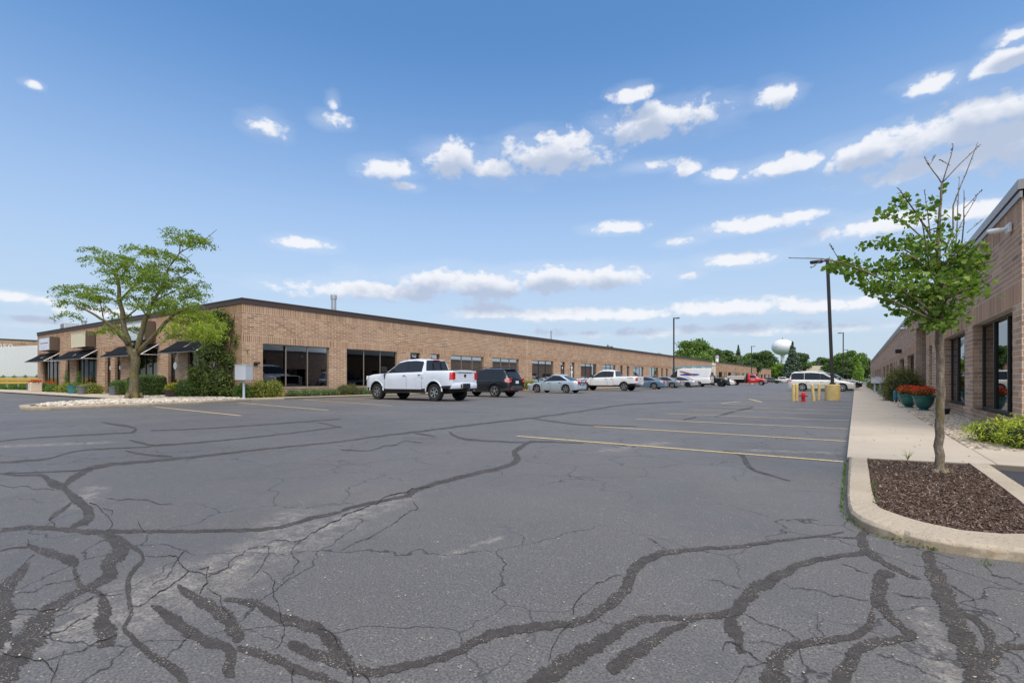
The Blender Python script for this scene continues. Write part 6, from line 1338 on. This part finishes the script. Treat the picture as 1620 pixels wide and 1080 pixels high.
def lamp(x, y, lb, h=7.3, base=.78, br=.33, side=-1, lean=(0, 0), s=1.0, ybase=True, bm=M_YB):
    o = tag(empty('lamp_post', (x, y, 0)), lb, 'lamp post'); b = MB()
    b.lathe([(br, 0), (br, base-.03), (br-.03, base), (.001, base)], 28, capt=False); b.build('concrete_base', bm, o, True, 40)
    pe_ = tag(empty('pole'), None); bpy.data.objects.remove(pe_)
    b = MB(); f = lambda a, c, z: (a+lean[0]*(z-base), c+lean[1]*(z-base), z)
    b.box(-.14, .14, -.14, .14, base, base+.03); b.add([f(a, c, z) for z in (base+.03, h) for a, c in ((-.075, -.075), (.075, -.075), (.075, .075), (-.075, .075))], [(0, 1, 5, 4), (1, 2, 6, 5), (2, 3, 7, 6), (3, 0, 4, 7), (4, 5, 6, 7)])
    for q in ((-.1, -.1), (.1, -.1), (.1, .1), (-.1, .1)): b.lathe([(.02, 0), (.02, .06)], 8, c=(q[0], q[1], base+.03))
    b.build('pole', M_POLE, o)
    T = f(0, 0, h); b = MB(); b.box(*sorted((T[0], T[0]+side*.25)), T[1]-.03, T[1]+.03, h-.14, h-.07); b.build('arm', M_POLE, o)
    b = MB(); b.bev(*sorted((T[0]+side*.2, T[0]+side*.75)), T[1]-.19, T[1]+.19, h-.16, h-.04, .03); b.build('lamp_head', M_POLE, o)
    return o
lamp(*GP(1317, 632.6), 'nearest dark lamp post on a round yellow concrete base right of the hydrant', 7.1, lean=(-.034, 0))
lamp(*at(1066, 601, Y=66.2), 'dark lamp post rising in front of the white high-roof van', 9.3, side=1, bm=M_CONC); lamp(*at(1189, 601, Y=121), 'distant dark lamp post above the red flatbed truck', 8.6, side=1, bm=M_CONC)
lamp(*at(1334, 601, Y=96), 'dark lamp post right of the nearest one, before the round trees', 8.7, bm=M_CONC); lamp(*at(1341, 601, Y=150), 'farthest dark lamp post at the right, before the trees', 8.7, bm=M_CONC)
# wall lamps on the right building, alarm box on the left one
def wall_lamp(y, z, lb):
    o = tag(empty('wall_lamp', (2.3, y, z)), lb, 'wall lamp', 'white wall lamps on the right building'); part('bracket', M_WHITEP, o, lambda q: q.bev(-.07, -.012, -.11, .11, -.07, .10, .015)); part('arm', M_WHITEP, o, lambda q: q.tube([(-.05, 0, 0), (-.09, 0, .03), (-.12, .0, .02)], .024, 8))
    part('lamp_head', M_WHITEP, o, lambda q: (q.lathe([(.001, 0), (.03, .015), (.045, .06), (.052, .15), (.04, .22), (.02, .25)], 14, 'x', (-.34, 0, -.0)),), True)
wall_lamp(12.35, 3.70, 'white wall lamp high on the nearest brickwork of the right building'); wall_lamp(33.5, 3.75, 'smaller-looking white wall lamp farther along the right building')
o = tag(empty('security_light', (-25.5, 13.35, 1.85)), 'small dark wall light on the brick pier beside the first wide window', 'wall light'); part('housing', M_BLK, o, lambda q: q.bev(.015, .12, -.09, .09, -.09, .07, .02)); part('lamp_head', M_POLE, o, lambda q: [q.lathe([(.04, 0), (.065, .09)], 10, 'x', (.11, s_*.1, .02)) for s_ in (1, -1)])
o = tag(empty('alarm_box', (2.3, 38.0, 2.75)), 'small dark fitting on the right building wall, far along', 'wall fitting'); part('housing', M_BLK, o, lambda q: q.bev(-.3, -.012, -.2, .2, -.12, .12, .03))

# ---------------------------------------------------------------- signs and awnings on the left building front
def sign(u0, u1, z0, z1, fm, lb, txt=None):
    o = tag(empty('sign_box', (0, 0, 0)), lb, 'sign', 'sign boxes on the left building'); b = MB(); b.box(u0, u1, .05, .62, z0, z1, xf=ps); b.build('cabinet', M_SIGNB, o)
    b = MB(); b.box(u0+.03, u1-.03, .621, .634, z0+.04, z1-.04, xf=ps); f = b.build('sign_face', fm, o); b = MB(); b.box(u0, u1, .62, .66, z0, z0+.04, xf=ps); b.box(u0, u1, .62, .66, z1-.04, z1, xf=ps); b.box(u0, u0+.03, .62, .66, z0+.04, z1-.04, xf=ps); b.box(u1-.03, u1, .62, .66, z0+.04, z1-.04, xf=ps); b.box(u0+.5, u0+.8, .0, .05, z0+.2, z1-.2, xf=ps); b.box(u1-.8, u1-.5, .0, .05, z0+.2, z1-.2, xf=ps); b.build('trim', fm if fm is M_CREAMS else M_GALV, o)
    return o, f
def text(body, size, loc, rot, m, parent, name='lettering', ext=.004, sx=1):
    cu = bpy.data.curves.new(name, 'FONT'); cu.body = body; cu.size = size; cu.extrude = ext; cu.align_x = 'CENTER'; cu.align_y = 'CENTER'
    t_ = bpy.data.objects.new(name, cu); S.collection.objects.link(t_); bpy.context.view_layer.update()
    me = bpy.data.meshes.new_from_object(t_); bpy.data.objects.remove(t_); o = bpy.data.objects.new(name, me); me.materials.clear(); me.materials.append(m); S.collection.objects.link(o); o.parent = parent; o.location = loc; o.rotation_euler = rot; o.scale = (sx, 1, 1); return o
srot = math.atan2(-sD[1], -sD[0])
o, f = sign(27.7, 30.4, 3.42, 4.5, M_WHITES, 'white sign box with faint purple print, leftmost on the front wall')
b = MB(); b.box(28.1, 30.05, .636, .64, 3.98, 4.06, xf=ps)
for uu in (28.5, 28.9, 29.3, 29.7): b.box(uu, uu+.03, .636, .64, 3.56, 3.82, xf=ps)
b.build('print', M_PURP, f)
sign(19.8, 22.6, 3.40, 4.5, M_CREAMS, 'blank cream sign box, second from the left on the front wall')
o, f = sign(9.9, 13.2, 3.45, 4.62, M_TEALS, 'pale teal sign box partly behind the locust branches')
b = MB(); [b.box(10.2, 12.9, .636, .64, 3.62+k*.17, 3.67+k*.17, xf=ps) for k in range(3)]; b.box(10.3, 12.7, .636, .64, 4.12, 4.45, xf=ps); b.build('print', M_WHITEP, f)
def awning(u0, u1, lb):
    z1, z0, n1 = 3.26, 2.56, 1.05; o = tag(empty('awning'), lb, 'awning', 'black awnings on the left building'); b = MB(); n = 14
    vs = []
    for i in range(n+1):
        u = u0+(u1-u0)*i/n; sag = .015*(i % 2); vs += [ps(u, .03, z1-sag), ps(u, n1*.5, (z1+z0)/2-.02-sag), ps(u, n1, z0-sag*.5), ps(u, n1, z0-.05), ps(u, n1-.03, z0-.045), ps(u, .03, z1-.04)]
    b.add(vs, [(6*i+k, 6*i+6+k, 6*i+7+k, 6*i+1+k) for i in range(n) for k in range(5)]); b.build('canopy', M_AWN, o, True)
    b = MB()
    for u in (u0+.02, u1-.02, (u0+u1)/2): b.tube([ps(u, .03, z0-.02), ps(u, n1-.03, z0-.03)], .025, 6); b.tube([ps(u, .04, z1-.06), ps(u, n1-.05, z0-.03)], .025, 6)
    b.tube([ps(u0, n1-.02, z0-.05), ps(u1, n1-.02, z0-.05)], .025, 6); b.tube([ps(u0, .03, z0-.05), ps(u0, .03, z1)], .03, 6); b.build('frame', M_GALV, o)
awning(27.6, 32.5, 'black awning, leftmost on the front wall'); awning(19.3, 25.4, 'black awning under the blank cream sign'); awning(9.4, 15.6, 'black awning half behind the locust trunk'); awning(2.6, 7.0, 'black awning partly behind the tall evergreen shrub')
# window lettering and door marks
wp = [q for q in LB.children if q.name.startswith('window')]
for a, s_ in ((24.2, '946'), (26.2, '942')):
    o = tag(empty('door_number'), 'white number %s above the %s dark door behind the large white pickup' % (s_, 'left' if a < 25 else 'right'), 'door number'); text(s_, .26, (LBx-.125, a+.48, 2.66), (math.pi/2, 0, math.pi/2), M_WHITEP, o)
for a, k in ((47.9, 0), (45.8, 1)):
    o = tag(empty('door_sticker'), ('white circular sticker group on the door right of the silver-blue saloon', 'small white sticker on the narrow door above the saloon roof')[k], 'sticker'); b = MB()
    for z_, r_ in (((2.35, .2), (1.85, .26), (1.4, .2)) if not k else ((2.3, .12),)): b.lathe([(r_, 0), (r_, .008)], 20, 'x', (LBx-.14, a+.42, z_))
    b.build('disc', M_WHITEP, o)
for u in (7.7, 15.9, 17.6):
    o = tag(empty('door_sticker'), {7.7: 'white round mark on the dark door right of the locust', 15.9: 'small white mark on the narrow door left of the clipped hedge', 17.6: 'small white mark on the leftmost of the twin doors'}[u], 'sticker'); b = MB(); b.tube([ps(u, -.14, 1.85), ps(u, -.132, 1.85)], .22 if u < 8 else .14, 18); b.build('disc', M_GREYM, o)
# roof things
def pipe(px, py0, py1, Z, r, m, lb, name='flue_pipe'):
    c = TPt(px, py1, Z); t_ = TPt(px, py0, Z); h = t_.z-c.z; o = tag(empty(name, (c.x, c.y, c.z)), lb, 'flue'); part('tube', m, o, lambda q: q.lathe([(r, -.6), (r, h*.72)], 16), True); part('cap', M_GALV, o, lambda q: q.lathe([(r*1.25, h*.72), (r*1.25, h), (r*.9, h), (r*.9, h*.95)], 16), True); return o
pipe(528, 467, 489, 30, .15, M_GALV, 'galvanised flue on the roof of the long tan building near its corner'); pipe(1134, 562, 577, 128, .42, M_WT, 'pale round vent on the roof of the low far building')
pipe(872, 523, 534, 52, .08, M_GALV, 'thin vent on the roof above the silver-blue saloon'); pipe(133, 507, 514, 60, .25, M_GALV, 'small vent on the front roof edge, left')
c = TPt(110, 516, 62); o = tag(empty('roof_unit', (c.x, c.y, c.z-.6)), 'grey roof unit on the left front roof', 'roof unit'); part('cabinet', M_GREYM, o, lambda q: q.bev(-.9, .9, -.7, .7, 0, 1.0, .05)); part('louvre', M_CLAD, o, lambda q: [q.box(-.7, .7, -.72, -.7, .2+k*.13, .26+k*.13) for k in range(5)])
c = TPt(1105, 578, 110); o = tag(empty('roof_unit', (c.x, c.y, c.z-.3)), 'small white unit on the far low roof', 'roof unit'); part('cabinet', M_WT, o, lambda q: q.bev(-.8, .8, -.4, .4, 0, .9, .05)); part('louvre', M_CLAD, o, lambda q: [q.box(-.6, .6, -.42, -.4, .2+k*.13, .26+k*.13) for k in range(4)])

# ---------------------------------------------------------------- far left: trailer, rail, grass
a = TPt(-120, 601, 70); e = TPt(62, 601, 59); d = (e-a).normalized(); 
tz = lambda n: None
L_ = (e-a).length; tr = tag(empty('semi_trailer', (a.x, a.y, .9), math.atan2(d.y, d.x)), 'long white box trailer parked behind the yellow guard rail at far left', 'trailer')
part('box_body', M_WHITEP, tr, lambda q: q.bev(0, L_, 0, 2.5, .55, 4.25, .03)); part('side_rib', M_WHITES, tr, lambda q: [q.box(k*.6+.1, k*.6+.14, -.012, -.002, .6, 4.2) for k in range(int(L_/.6))])
part('bottom_rail', M_GREYP, tr, lambda q: q.box(0, L_, -.05, .0, .40, .56)); part('landing_gear', M_CLAD, tr, lambda q: (q.box(2, 2.2, .3, .5, -.7, .4), q.box(2, 2.2, 2, 2.2, -.7, .4)))
for x in (L_-2.6, L_-1.3):
    for y in (.15, 2.3): wheel(tr, x, y, .45, .3, 'five', M_RIM, -1 if y < 1 else 1, 8)
for o_ in tr.children:
    if o_.name.startswith('wheel'): o_.location.z -= .75
gr_ = tag(empty('guard_rail'), 'yellow two-tier guard rail along the grass at far left', 'guard rail'); a = TPt(-170, 601, 46); e = TPt(80, 601, 53.5); d = (e-a).normalized(); nn_ = Vector((d.y, -d.x, 0)); Lr_ = (e-a).length
def railp(z, nm):
    b = MB(); prof = [(0, -.15), (.05, -.11), (.05, -.05), (0, -.01), (0, .01), (.05, .05), (.05, .11), (0, .15)]; vs = []
    for t_ in (0, Lr_):
        for n_, zz in prof: q = a+d*t_+nn_*n_; vs.append((q.x, q.y, z+zz))
    b.add(vs, [(k, k+1, k+9, k+8) for k in range(7)]); b.build(nm, M_RAIL, gr_)
railp(1.06, 'rail'); railp(.72, 'rail')
for k in range(14):
    q = a+d*(k*Lr_/13)-nn_*.1; part('post', M_GREYM, gr_, lambda w: w.box(q.x-.06, q.x+.06, q.y-.06, q.y+.06, 0, 1.15))
# out of frame at the left: what the front windows mirror - a second trailer, more rail and grass
t2 = tag(empty('semi_trailer', (-74, 9, .9), math.radians(-96)), 'white box trailer with blue lettering, outside the frame, mirrored in the front windows', 'trailer')
part('box_body', M_WHITEP, t2, lambda q: q.bev(0, 16, -2.5, 0, .3, 4.1, .03)); part('side_rib', M_WHITES, t2, lambda q: [q.box(k*.8+.1, k*.8+.14, .002, .012, .4, 4.0) for k in range(19)])
text('STIEV', 1.1, (9.5, .02, 3.2), (math.pi/2, 0, math.pi), M_BLUEP, t2, sx=1.3); part('landing_gear', M_CLAD, t2, lambda q: q.box(13, 13.2, -2, -1.8, -.8, .3))
t3 = tag(empty('semi_trailer', (-76.5, -9.5, .9), math.radians(-97)), 'plain white box trailer, outside the frame, next in line', 'trailer')
part('box_body', M_WHITEP, t3, lambda q: q.bev(0, 15, -2.5, 0, .3, 4.1, .03)); part('side_rib', M_WHITES, t3, lambda q: [q.box(k*.8+.1, k*.8+.14, .002, .012, .4, 4.0) for k in range(18)])
r2 = tag(empty('guard_rail'), 'yellow guard rail outside the frame at the far left, mirrored in the front windows', 'guard rail')
for zz in (.72, 1.06): part('rail', M_RAIL, r2, lambda q: q.box(-70.6, -70.5, -30, 9, zz-.15, zz+.15))
for k in range(10): part('post', M_GREYM, r2, lambda q: q.box(-70.8, -70.65, -29.5+k*4.2, -29.38+k*4.2, 0, 1.15))
o = sheet('grass_verge', [(-72, -40), (-69.6, -40), (-69.6, 10), (-72, 10)], .02, M_GRASS, kind='structure')
# tall growth behind and before the rail
C = []
for k in range(6500):
    px = random.uniform(-60, 66); Z = random.choice([random.uniform(50, 52.5), random.uniform(55, 58)]); q = TPt(px, 601, Z); C.append((q.x, q.y, random.uniform(.05, .35) if Z < 53 else .3+random.uniform(0, 1.25)*(.6+.4*math.sin(px*.35))))
g_ = leaf_mesh('tall_grass', np.array(C), .30, M_HEDGE, None, 'long', 0, -1.2); g_['kind'] = 'stuff'; tag(g_, 'tall green grass and weeds round the yellow guard rail', 'grass')
q = TPt(44.5, 612, 50); o = tag(empty('utility_stub', (q.x, q.y, 0)), 'small grey utility post in the grass at far left', 'post'); part('post', M_GPOT, o, lambda w: w.bev(-.12, .12, -.12, .12, 0, .7, .02))
q1_, d_, Ld_ = FBP; q = TPt(8, 601, 79.0); rz_ = math.atan2(d_.y, d_.x); text('050', 1.25, (TPt(8, 547, 80.5).x, TPt(8, 547, 80.5).y, TPt(8, 548.5, 80.5).z), (math.pi/2, 0, rz_), M_WHITEP, FB, sx=1.0, ext=.05)

# ---------------------------------------------------------------- stones, mulch, weeds
def ico():
    p = (1+5**.5)/2; V = np.array([(-1,p,0),(1,p,0),(-1,-p,0),(1,-p,0),(0,-1,p),(0,1,p),(0,-1,-p),(0,1,-p),(p,0,-1),(p,0,1),(-p,0,-1),(-p,0,1)], float); V /= np.linalg.norm(V[0])
    Fi = np.array([(0,11,5),(0,5,1),(0,1,7),(0,7,10),(0,10,11),(1,5,9),(5,11,4),(11,10,2),(10,7,6),(7,1,8),(3,9,4),(3,4,2),(3,2,6),(3,6,8),(3,8,9),(4,9,5),(2,4,11),(6,2,10),(8,6,7),(9,8,1)]); return V, Fi
def pebbles(name, pts, size, m, label):
    V0, F0 = ico(); n = len(pts); V = np.zeros((n, 12, 3)); s = size*rng.uniform(.55, 1.35, (n, 1, 1)); sc = rng.uniform(.7, 1.2, (n, 1, 3))*np.array([1.15, .85, .55]); a = rng.uniform(0, 6.28, n)
    W_ = V0[None]*sc*s*(1+.12*rng.normal(size=(n, 12, 1))); x = W_[..., 0]*np.cos(a)[:, None]-W_[..., 1]*np.sin(a)[:, None]; y = W_[..., 0]*np.sin(a)[:, None]+W_[..., 1]*np.cos(a)[:, None]
    V = np.stack([x, y, W_[..., 2]], -1)+np.asarray(pts)[:, None, :]; Fq = (F0[None]+(np.arange(n)*12)[:, None, None]).reshape(-1, 3)
    o = np_obj(name, V.reshape(-1, 3), Fq, m, smooth=True); tag(o, label, 'pebbles', kind='stuff'); return o
pts = []
for k in range(7200):
    y = 9.06+(24-9.06)*random.random()**1.3; x = random.uniform(1.29, 2.28); pts.append((x, y, .052+random.uniform(0, .016)))
for k in range(500): pts.append((random.uniform(2.3, 4), random.uniform(9.1, 11.6), .055))
pebbles('river_pebbles', pts, .033, M_PEB, 'tan and grey river pebbles between the right pavement and the brick wall')
def inside(x, y, P):
    c = False; j = len(P)-1
    for i in range(len(P)):
        if (P[i][1] > y) != (P[j][1] > y) and x < (P[j][0]-P[i][0])*(y-P[i][1])/(P[j][1]-P[i][1])+P[i][0]: c = not c
        j = i
    return c
PB = [(-22.4, 4.6), (-22.7, 8.5), (-23.5, 11.3), (-24.4, 12.2), (-31.4, 11.6), (-31.4, 9.2), (-29.2, 9.05), (-25.1, 5.3), (-23.4, 4.6)]; pts = []
while len(pts) < 9000:
    x, y = random.uniform(-31.4, -22.3), random.uniform(4.4, 12.2)
    if inside(x, y, PB): pts.append((x, y, .10+random.uniform(0, .05)))
pebbles('white_pebbles', pts, .06, M_PEBW, 'whitish pebbles covering the left kerbed island round the locust')
# mulch chips
n = 26000; xy = []
while len(xy) < n:
    x, y = random.uniform(.1, 1.07), random.uniform(4.1, 7.3)
    if inside(x, y, INN): xy.append((x, y))
xy = np.array(xy); L0 = rng.uniform(.006, .020, n); W0 = rng.uniform(.0015, .005, n); a = rng.uniform(0, 3.14, n); tilt = rng.normal(0, .35, n); hz_ = .046+rng.uniform(0, .018, n)
mound = .02*np.exp(-((xy[:, 0]-bx)**2+(xy[:, 1]-by)**2)/.09); hz_ = hz_+mound; V = np.zeros((n, 8, 3)); k = 0
for sz in (-1, 1):
    for sy in (-1, 1):
        for sx in (-1, 1):
            lx, ly_, lz = sx*L0, sy*W0, sz*.0012+sx*L0*np.sin(tilt); V[:, k] = np.stack([xy[:, 0]+lx*np.cos(a)-ly_*np.sin(a), xy[:, 1]+lx*np.sin(a)+ly_*np.cos(a), hz_+lz], -1); k += 1
o = np_obj('mulch_chips', V.reshape(-1, 3), (BOXF[None]+(np.arange(n)*8)[:, None, None]).reshape(-1, 4), M_CHIP); tag(o, 'shredded brown bark mulch in the right kerbed island', 'mulch', kind='stuff')
# weeds along the kerb foot, stray grass
C = []
for (x0, y0, x1, y1, n) in [(-.085, 4.45, -.10, 7.15, 330), (-.07, 4.36, .06, 4.02, 60), (.12, 3.92, .4, 3.78, 70), (.12, 4.5, .14, 5.6, 40), (.55, 3.64, .62, 3.66, 16)]:
    for k in range(n): t_ = random.random(); C.append((x0+(x1-x0)*t_+random.uniform(-.014, .014), y0+(y1-y0)*t_, random.uniform(.0, .022)+(.075 if x0 > .11 and y0 > 4.4 else 0)))
g_ = leaf_mesh('kerb_weeds', np.array(C), .026, M_HEDGE, None, 'long', 0, -1.0); tag(g_, 'sparse weeds growing at the foot of the right island kerb', 'weeds', kind='stuff')
b = MB(); q = Vector((.50, 7.32, .07))
for k in range(16): a_ = random.uniform(0, 6.28); b.tube([q, q+Vector((math.cos(a_)*.02, math.sin(a_)*.02, .05)), q+Vector((math.cos(a_)*.06, math.sin(a_)*.06, random.uniform(.06, .13)))], [.0022, .0018, .0006], 4)
o = b.build('grass_tuft', M_YG); tag(o, 'small tuft of grass at the pavement edge behind the mulch', 'grass')
# leaf litter specks on pavement
C = [(random.uniform(-.05, 1.2), 7.5+random.random()**1.6*14, .073) for k in range(60)]; g_ = leaf_mesh('leaf_litter', np.array(C), .022, M_BRSH, None, 'tri', .98); tag(g_, 'scattered dry leaf bits on the right pavement', 'leaf litter', kind='stuff')
M_PALE = mat('pale_stone', (.6, .56, .5), .8)
pts = [(*GP(random.uniform(0, 1620), 640+random.random()**.7*440), .006) for k in range(260)]; pebbles('loose_grit', pts, .004, M_PEB, 'loose pale grit scattered over the asphalt')

# ---------------------------------------------------------------- water tower
Zw = 420; c = TPt(1238, 601, Zw); o = tag(empty('water_tower', (c.x, c.y, 0)), 'white spheroid water tower on a slim stem above the far trees', 'water tower'); k = Zw/F_PX
zc = 1+(601-549)*k; rt = 15.8*k; rz_ = 12.2*k; prof = []
for i in range(15):
    ph = math.pi*(1-i/14); r = rt*math.sin(ph)**.85 if i not in (0, 14) else .3; z = zc+rz_*math.cos(ph)*(1.0 if math.cos(ph) > 0 else 1.02); prof.append((max(r, .3), z))
stem = [(4.2*k, 0), (2.9*k, 6), (2.5*k, zc-rz_*1.25), (3.6*k, zc-rz_*1.0), (6*k, zc-rz_*.88)]
b = MB(); b.lathe([p for p in prof], 40, capt=True); b.build('tank', M_WT, o, True, 60); b = MB(); b.lathe(stem, 28); b.build('stem', M_WT, o, True); part('beacon', M_CLAD, o, lambda q: q.tube([(0, 0, zc+rz_), (0, 0, zc+rz_+1.8)], .2, 6))
fd = Vector((-c.x, -c.y, 0)).normalized(); th = math.atan2(fd.x, -fd.y)
part('print', M_GREYP, o, lambda q: [q.tube([Vector((0, 0, zc+.1)) + (fd*math.cos(a_) - Vector((cs, sn, 0))*math.sin(a_))*(rt+.02) for a_ in (.55+k*.09, .61+k*.09)], .28, 5) for k in range(6)])

# ---------------------------------------------------------------- background trees
def tree_master(kind, m):
    r_ = np.random.default_rng(hash(kind) % 1000 if False else len(kind)*7)
    E_ = []; h = 1.0
    if kind == 'spruce':
        n = 16
        for i in range(n):
            t_ = i/(n-1); rad = .24*(1-t_)**.85+.015
            for q in range(6 if t_ < .8 else 3):
                a = random.uniform(0, 6.28); E_.append(((math.cos(a)*rad*.6, math.sin(a)*rad*.6, .06+.9*t_), (rad*.55, rad*.55, .035), 330*(1-t_)+60))
        E_.append(((0, 0, .97), (.015, .015, .05), 60)); size = .035; 
    elif kind == 'column':
        for i in range(12): t_ = i/11; E_.append(((random.uniform(-.02, .02), random.uniform(-.02, .02), .08+.84*t_), (.17*math.sin(math.pi*(.2+.75*t_))+.02, .17*math.sin(math.pi*(.2+.75*t_))+.02, .10), 520))
        size = .03
    else:
        k = {'round': 26, 'wide': 30, 'oval': 22, 'ragged': 20}[kind]; sx = {'round': .36, 'wide': .5, 'oval': .30, 'ragged': .34}[kind]
        for i in range(k):
            a = random.uniform(0, 6.28); ph = random.uniform(-1, 1); rr = math.sqrt(1-ph*ph)*random.uniform(.55, 1.0); E_.append(((math.cos(a)*rr*sx*.78, math.sin(a)*rr*sx*.78, .58+ph*.30), (random.uniform(.09, .16), random.uniform(.09, .16), random.uniform(.06, .10)), 330))
        E_.append(((0, 0, .57), (sx*.80, sx*.80, .30), 3200)); size = .034
    C = in_ellipsoids(E_, .35); C = C[C[:, 2] > .03]; root = empty('tree'); leaf_mesh('crown', C, size, m, root, 'tri')
    b = MB(); b.tube([(0, 0, 0), (.005, 0, .3), (0, .01, .7 if kind != 'spruce' else .95)], [.022, .016, .004], 8)
    if kind not in ('spruce', 'column'):
        for i in range(7): a = i*.9; b.tube([(0, 0, .22+i*.04), (math.cos(a)*.13, math.sin(a)*.13, .42+i*.05), (math.cos(a)*.24, math.sin(a)*.24, .55+i*.05)], [.011, .006, .002], 5)
    b.build('trunk', M_BARKD, root, True); return root
masters = {}
def far_tree(kind, m, px, pytop, Z, label, name='broadleaf_tree', wk=1.0, cat='tree'):
    key = (kind, m.name); c = TPt(px, 601, Z); h = 1+(601-pytop)/F_PX*Z
    if key not in masters: masters[key] = tree_master(kind, m); o = masters[key]; first = True
    else:
        src = masters[key]; o = src.copy(); S.collection.objects.link(o)
        for ch in src.children: k = ch.copy(); S.collection.objects.link(k); k.parent = o
    o.name = name; o.location = (c.x, c.y, -.1); o.scale = (h*wk, h*wk, h*1.03); o.rotation_euler = (0, 0, random.uniform(0, 6.28))
    tag(o, label, cat, 'trees beyond the buildings')
BT = [('round', M_FARA, 1098, 533, 135, 'big pale green tree rising behind the white van', 'broadleaf_tree', 1.15), ('round', M_FARB, 1122, 545, 142, 'deep green tree right of the big pale one', 'broadleaf_tree', 1.2), ('oval', M_FARB, 1146, 552, 150, 'deep green tree behind the pale roof vent', 'broadleaf_tree', 1.5), ('spruce', M_SPR, 1168, 548, 152, 'thin pointed spruce behind the low far building', 'spruce_tree', .8), ('round', M_FARB, 1182, 566, 158, 'low deep green tree right of the thin spruce', 'broadleaf_tree', 1.5),
 ('round', M_FARB, 1208, 552, 215, 'rounded dark tree above the red flatbed truck', 'broadleaf_tree', 1.15), ('oval', M_FARA, 1190, 557, 220, 'mid green tree behind the distant lamp post', 'broadleaf_tree', 1.5), ('wide', M_FARC, 1229, 573, 212, 'bright green tree at the end of the low far building', 'broadleaf_tree', 1.2), ('column', M_FARA, 1241, 578, 235, 'narrow green tree under the water tower', 'broadleaf_tree', 1.3), ('spruce', M_SPR, 1254, 543, 205, 'tall grey-green spruce right of the water tower', 'spruce_tree', 1.05),
 ('oval', M_FARB, 1266, 556, 225, 'dark tree touching the tall spruce on its right', 'broadleaf_tree', 1.0), ('wide', M_FARA, 1281, 572, 330, 'low mid green tree above the minivan roof', 'broadleaf_tree', 1.3), ('round', M_FARB, 1303, 563, 340, 'round dark tree left of the nearest lamp post', 'broadleaf_tree', 1.3), ('spruce', M_SPR, 1295, 568, 300, 'short spruce above the minivan', 'spruce_tree', 1.3), ('wide', M_FARC, 1275, 583, 300, 'small bright tree between the spruce and the tiny far brick building', 'broadleaf_tree', 1.2),
 ('round', M_FARA, 1327, 562, 190, 'mid green tree right of the nearest lamp post', 'broadleaf_tree', 1.2), ('wide', M_FARA, 1345, 553, 185, 'large round green tree above the mailboxes', 'broadleaf_tree', 1.1), ('round', M_FARB, 1362, 560, 190, 'dark green tree next to the right building roofline', 'broadleaf_tree', 1.1), ('column', M_FARC, 1358, 570, 128, 'bright narrow column-shaped tree at the end of the right pavement', 'broadleaf_tree', 1.0), ('round', M_FARB, 1312, 575, 230, 'lower dark tree behind the nearest lamp post', 'broadleaf_tree', 1.5), ('round', M_FARB, 1336, 580, 180, 'low dark growth behind the parked cars on the right', 'broadleaf_tree', 1.6),
 ('round', M_FARA, 965, 543, 175, 'treetop peeping over the long roof above the extended-cab pickup', 'broadleaf_tree', .5), ('round', M_FARA, 1043, 556, 175, 'small treetop peeping over the long roof left of the lamp post', 'broadleaf_tree', .5), ('round', M_FARB, 1075, 558, 150, 'dark tree at the left of the tree group behind the van', 'broadleaf_tree', .9), ('ragged', M_FARA, 1110, 552, 128, 'ragged green tree just above the van ladder', 'broadleaf_tree', 1.1)]
for i, (kd, m_, px, py, Z, lb, nm, wk) in enumerate(BT): far_tree(kd, m_, px, py, Z, lb, nm, wk)
wood = []
for k in range(70):
    px = 1060+k*4.8+random.uniform(-3, 3); Z = random.uniform(360, 400); c = TPt(px, 601, Z); h = random.uniform(10, 14)
    for q in range(5): wood.append(((c.x+random.uniform(-5, 5), c.y+random.uniform(-5, 5), random.uniform(2, h)), (4.5, 4.5, 3), 60))
C = in_ellipsoids(wood, .3); g_ = leaf_mesh('distant_wood', C, 1.1, M_FARB, None, 'tri'); tag(g_, 'far belt of dark trees along the horizon', 'wood', kind='stuff')
# trees and houses behind the camera side, which the windows mirror
for k, (x, y, h) in enumerate([(-60, -30, 12), (-48, -42, 14), (-30, -45, 11), (-75, 0, 13)]):
    key = ('round', M_FARA.name); src = masters[key]; o = src.copy(); S.collection.objects.link(o); o.name = 'broadleaf_tree'; o.location = (x, y, -.1); o.scale = (h*1.3, h*1.3, h); tag(o, 'broadleaf tree outside the frame, mirrored in the front windows (%s)' % ['west', 'south-west', 'south', 'far west'][k], 'tree', 'trees outside the frame')
    for ch in src.children: q = ch.copy(); S.collection.objects.link(q); q.parent = o
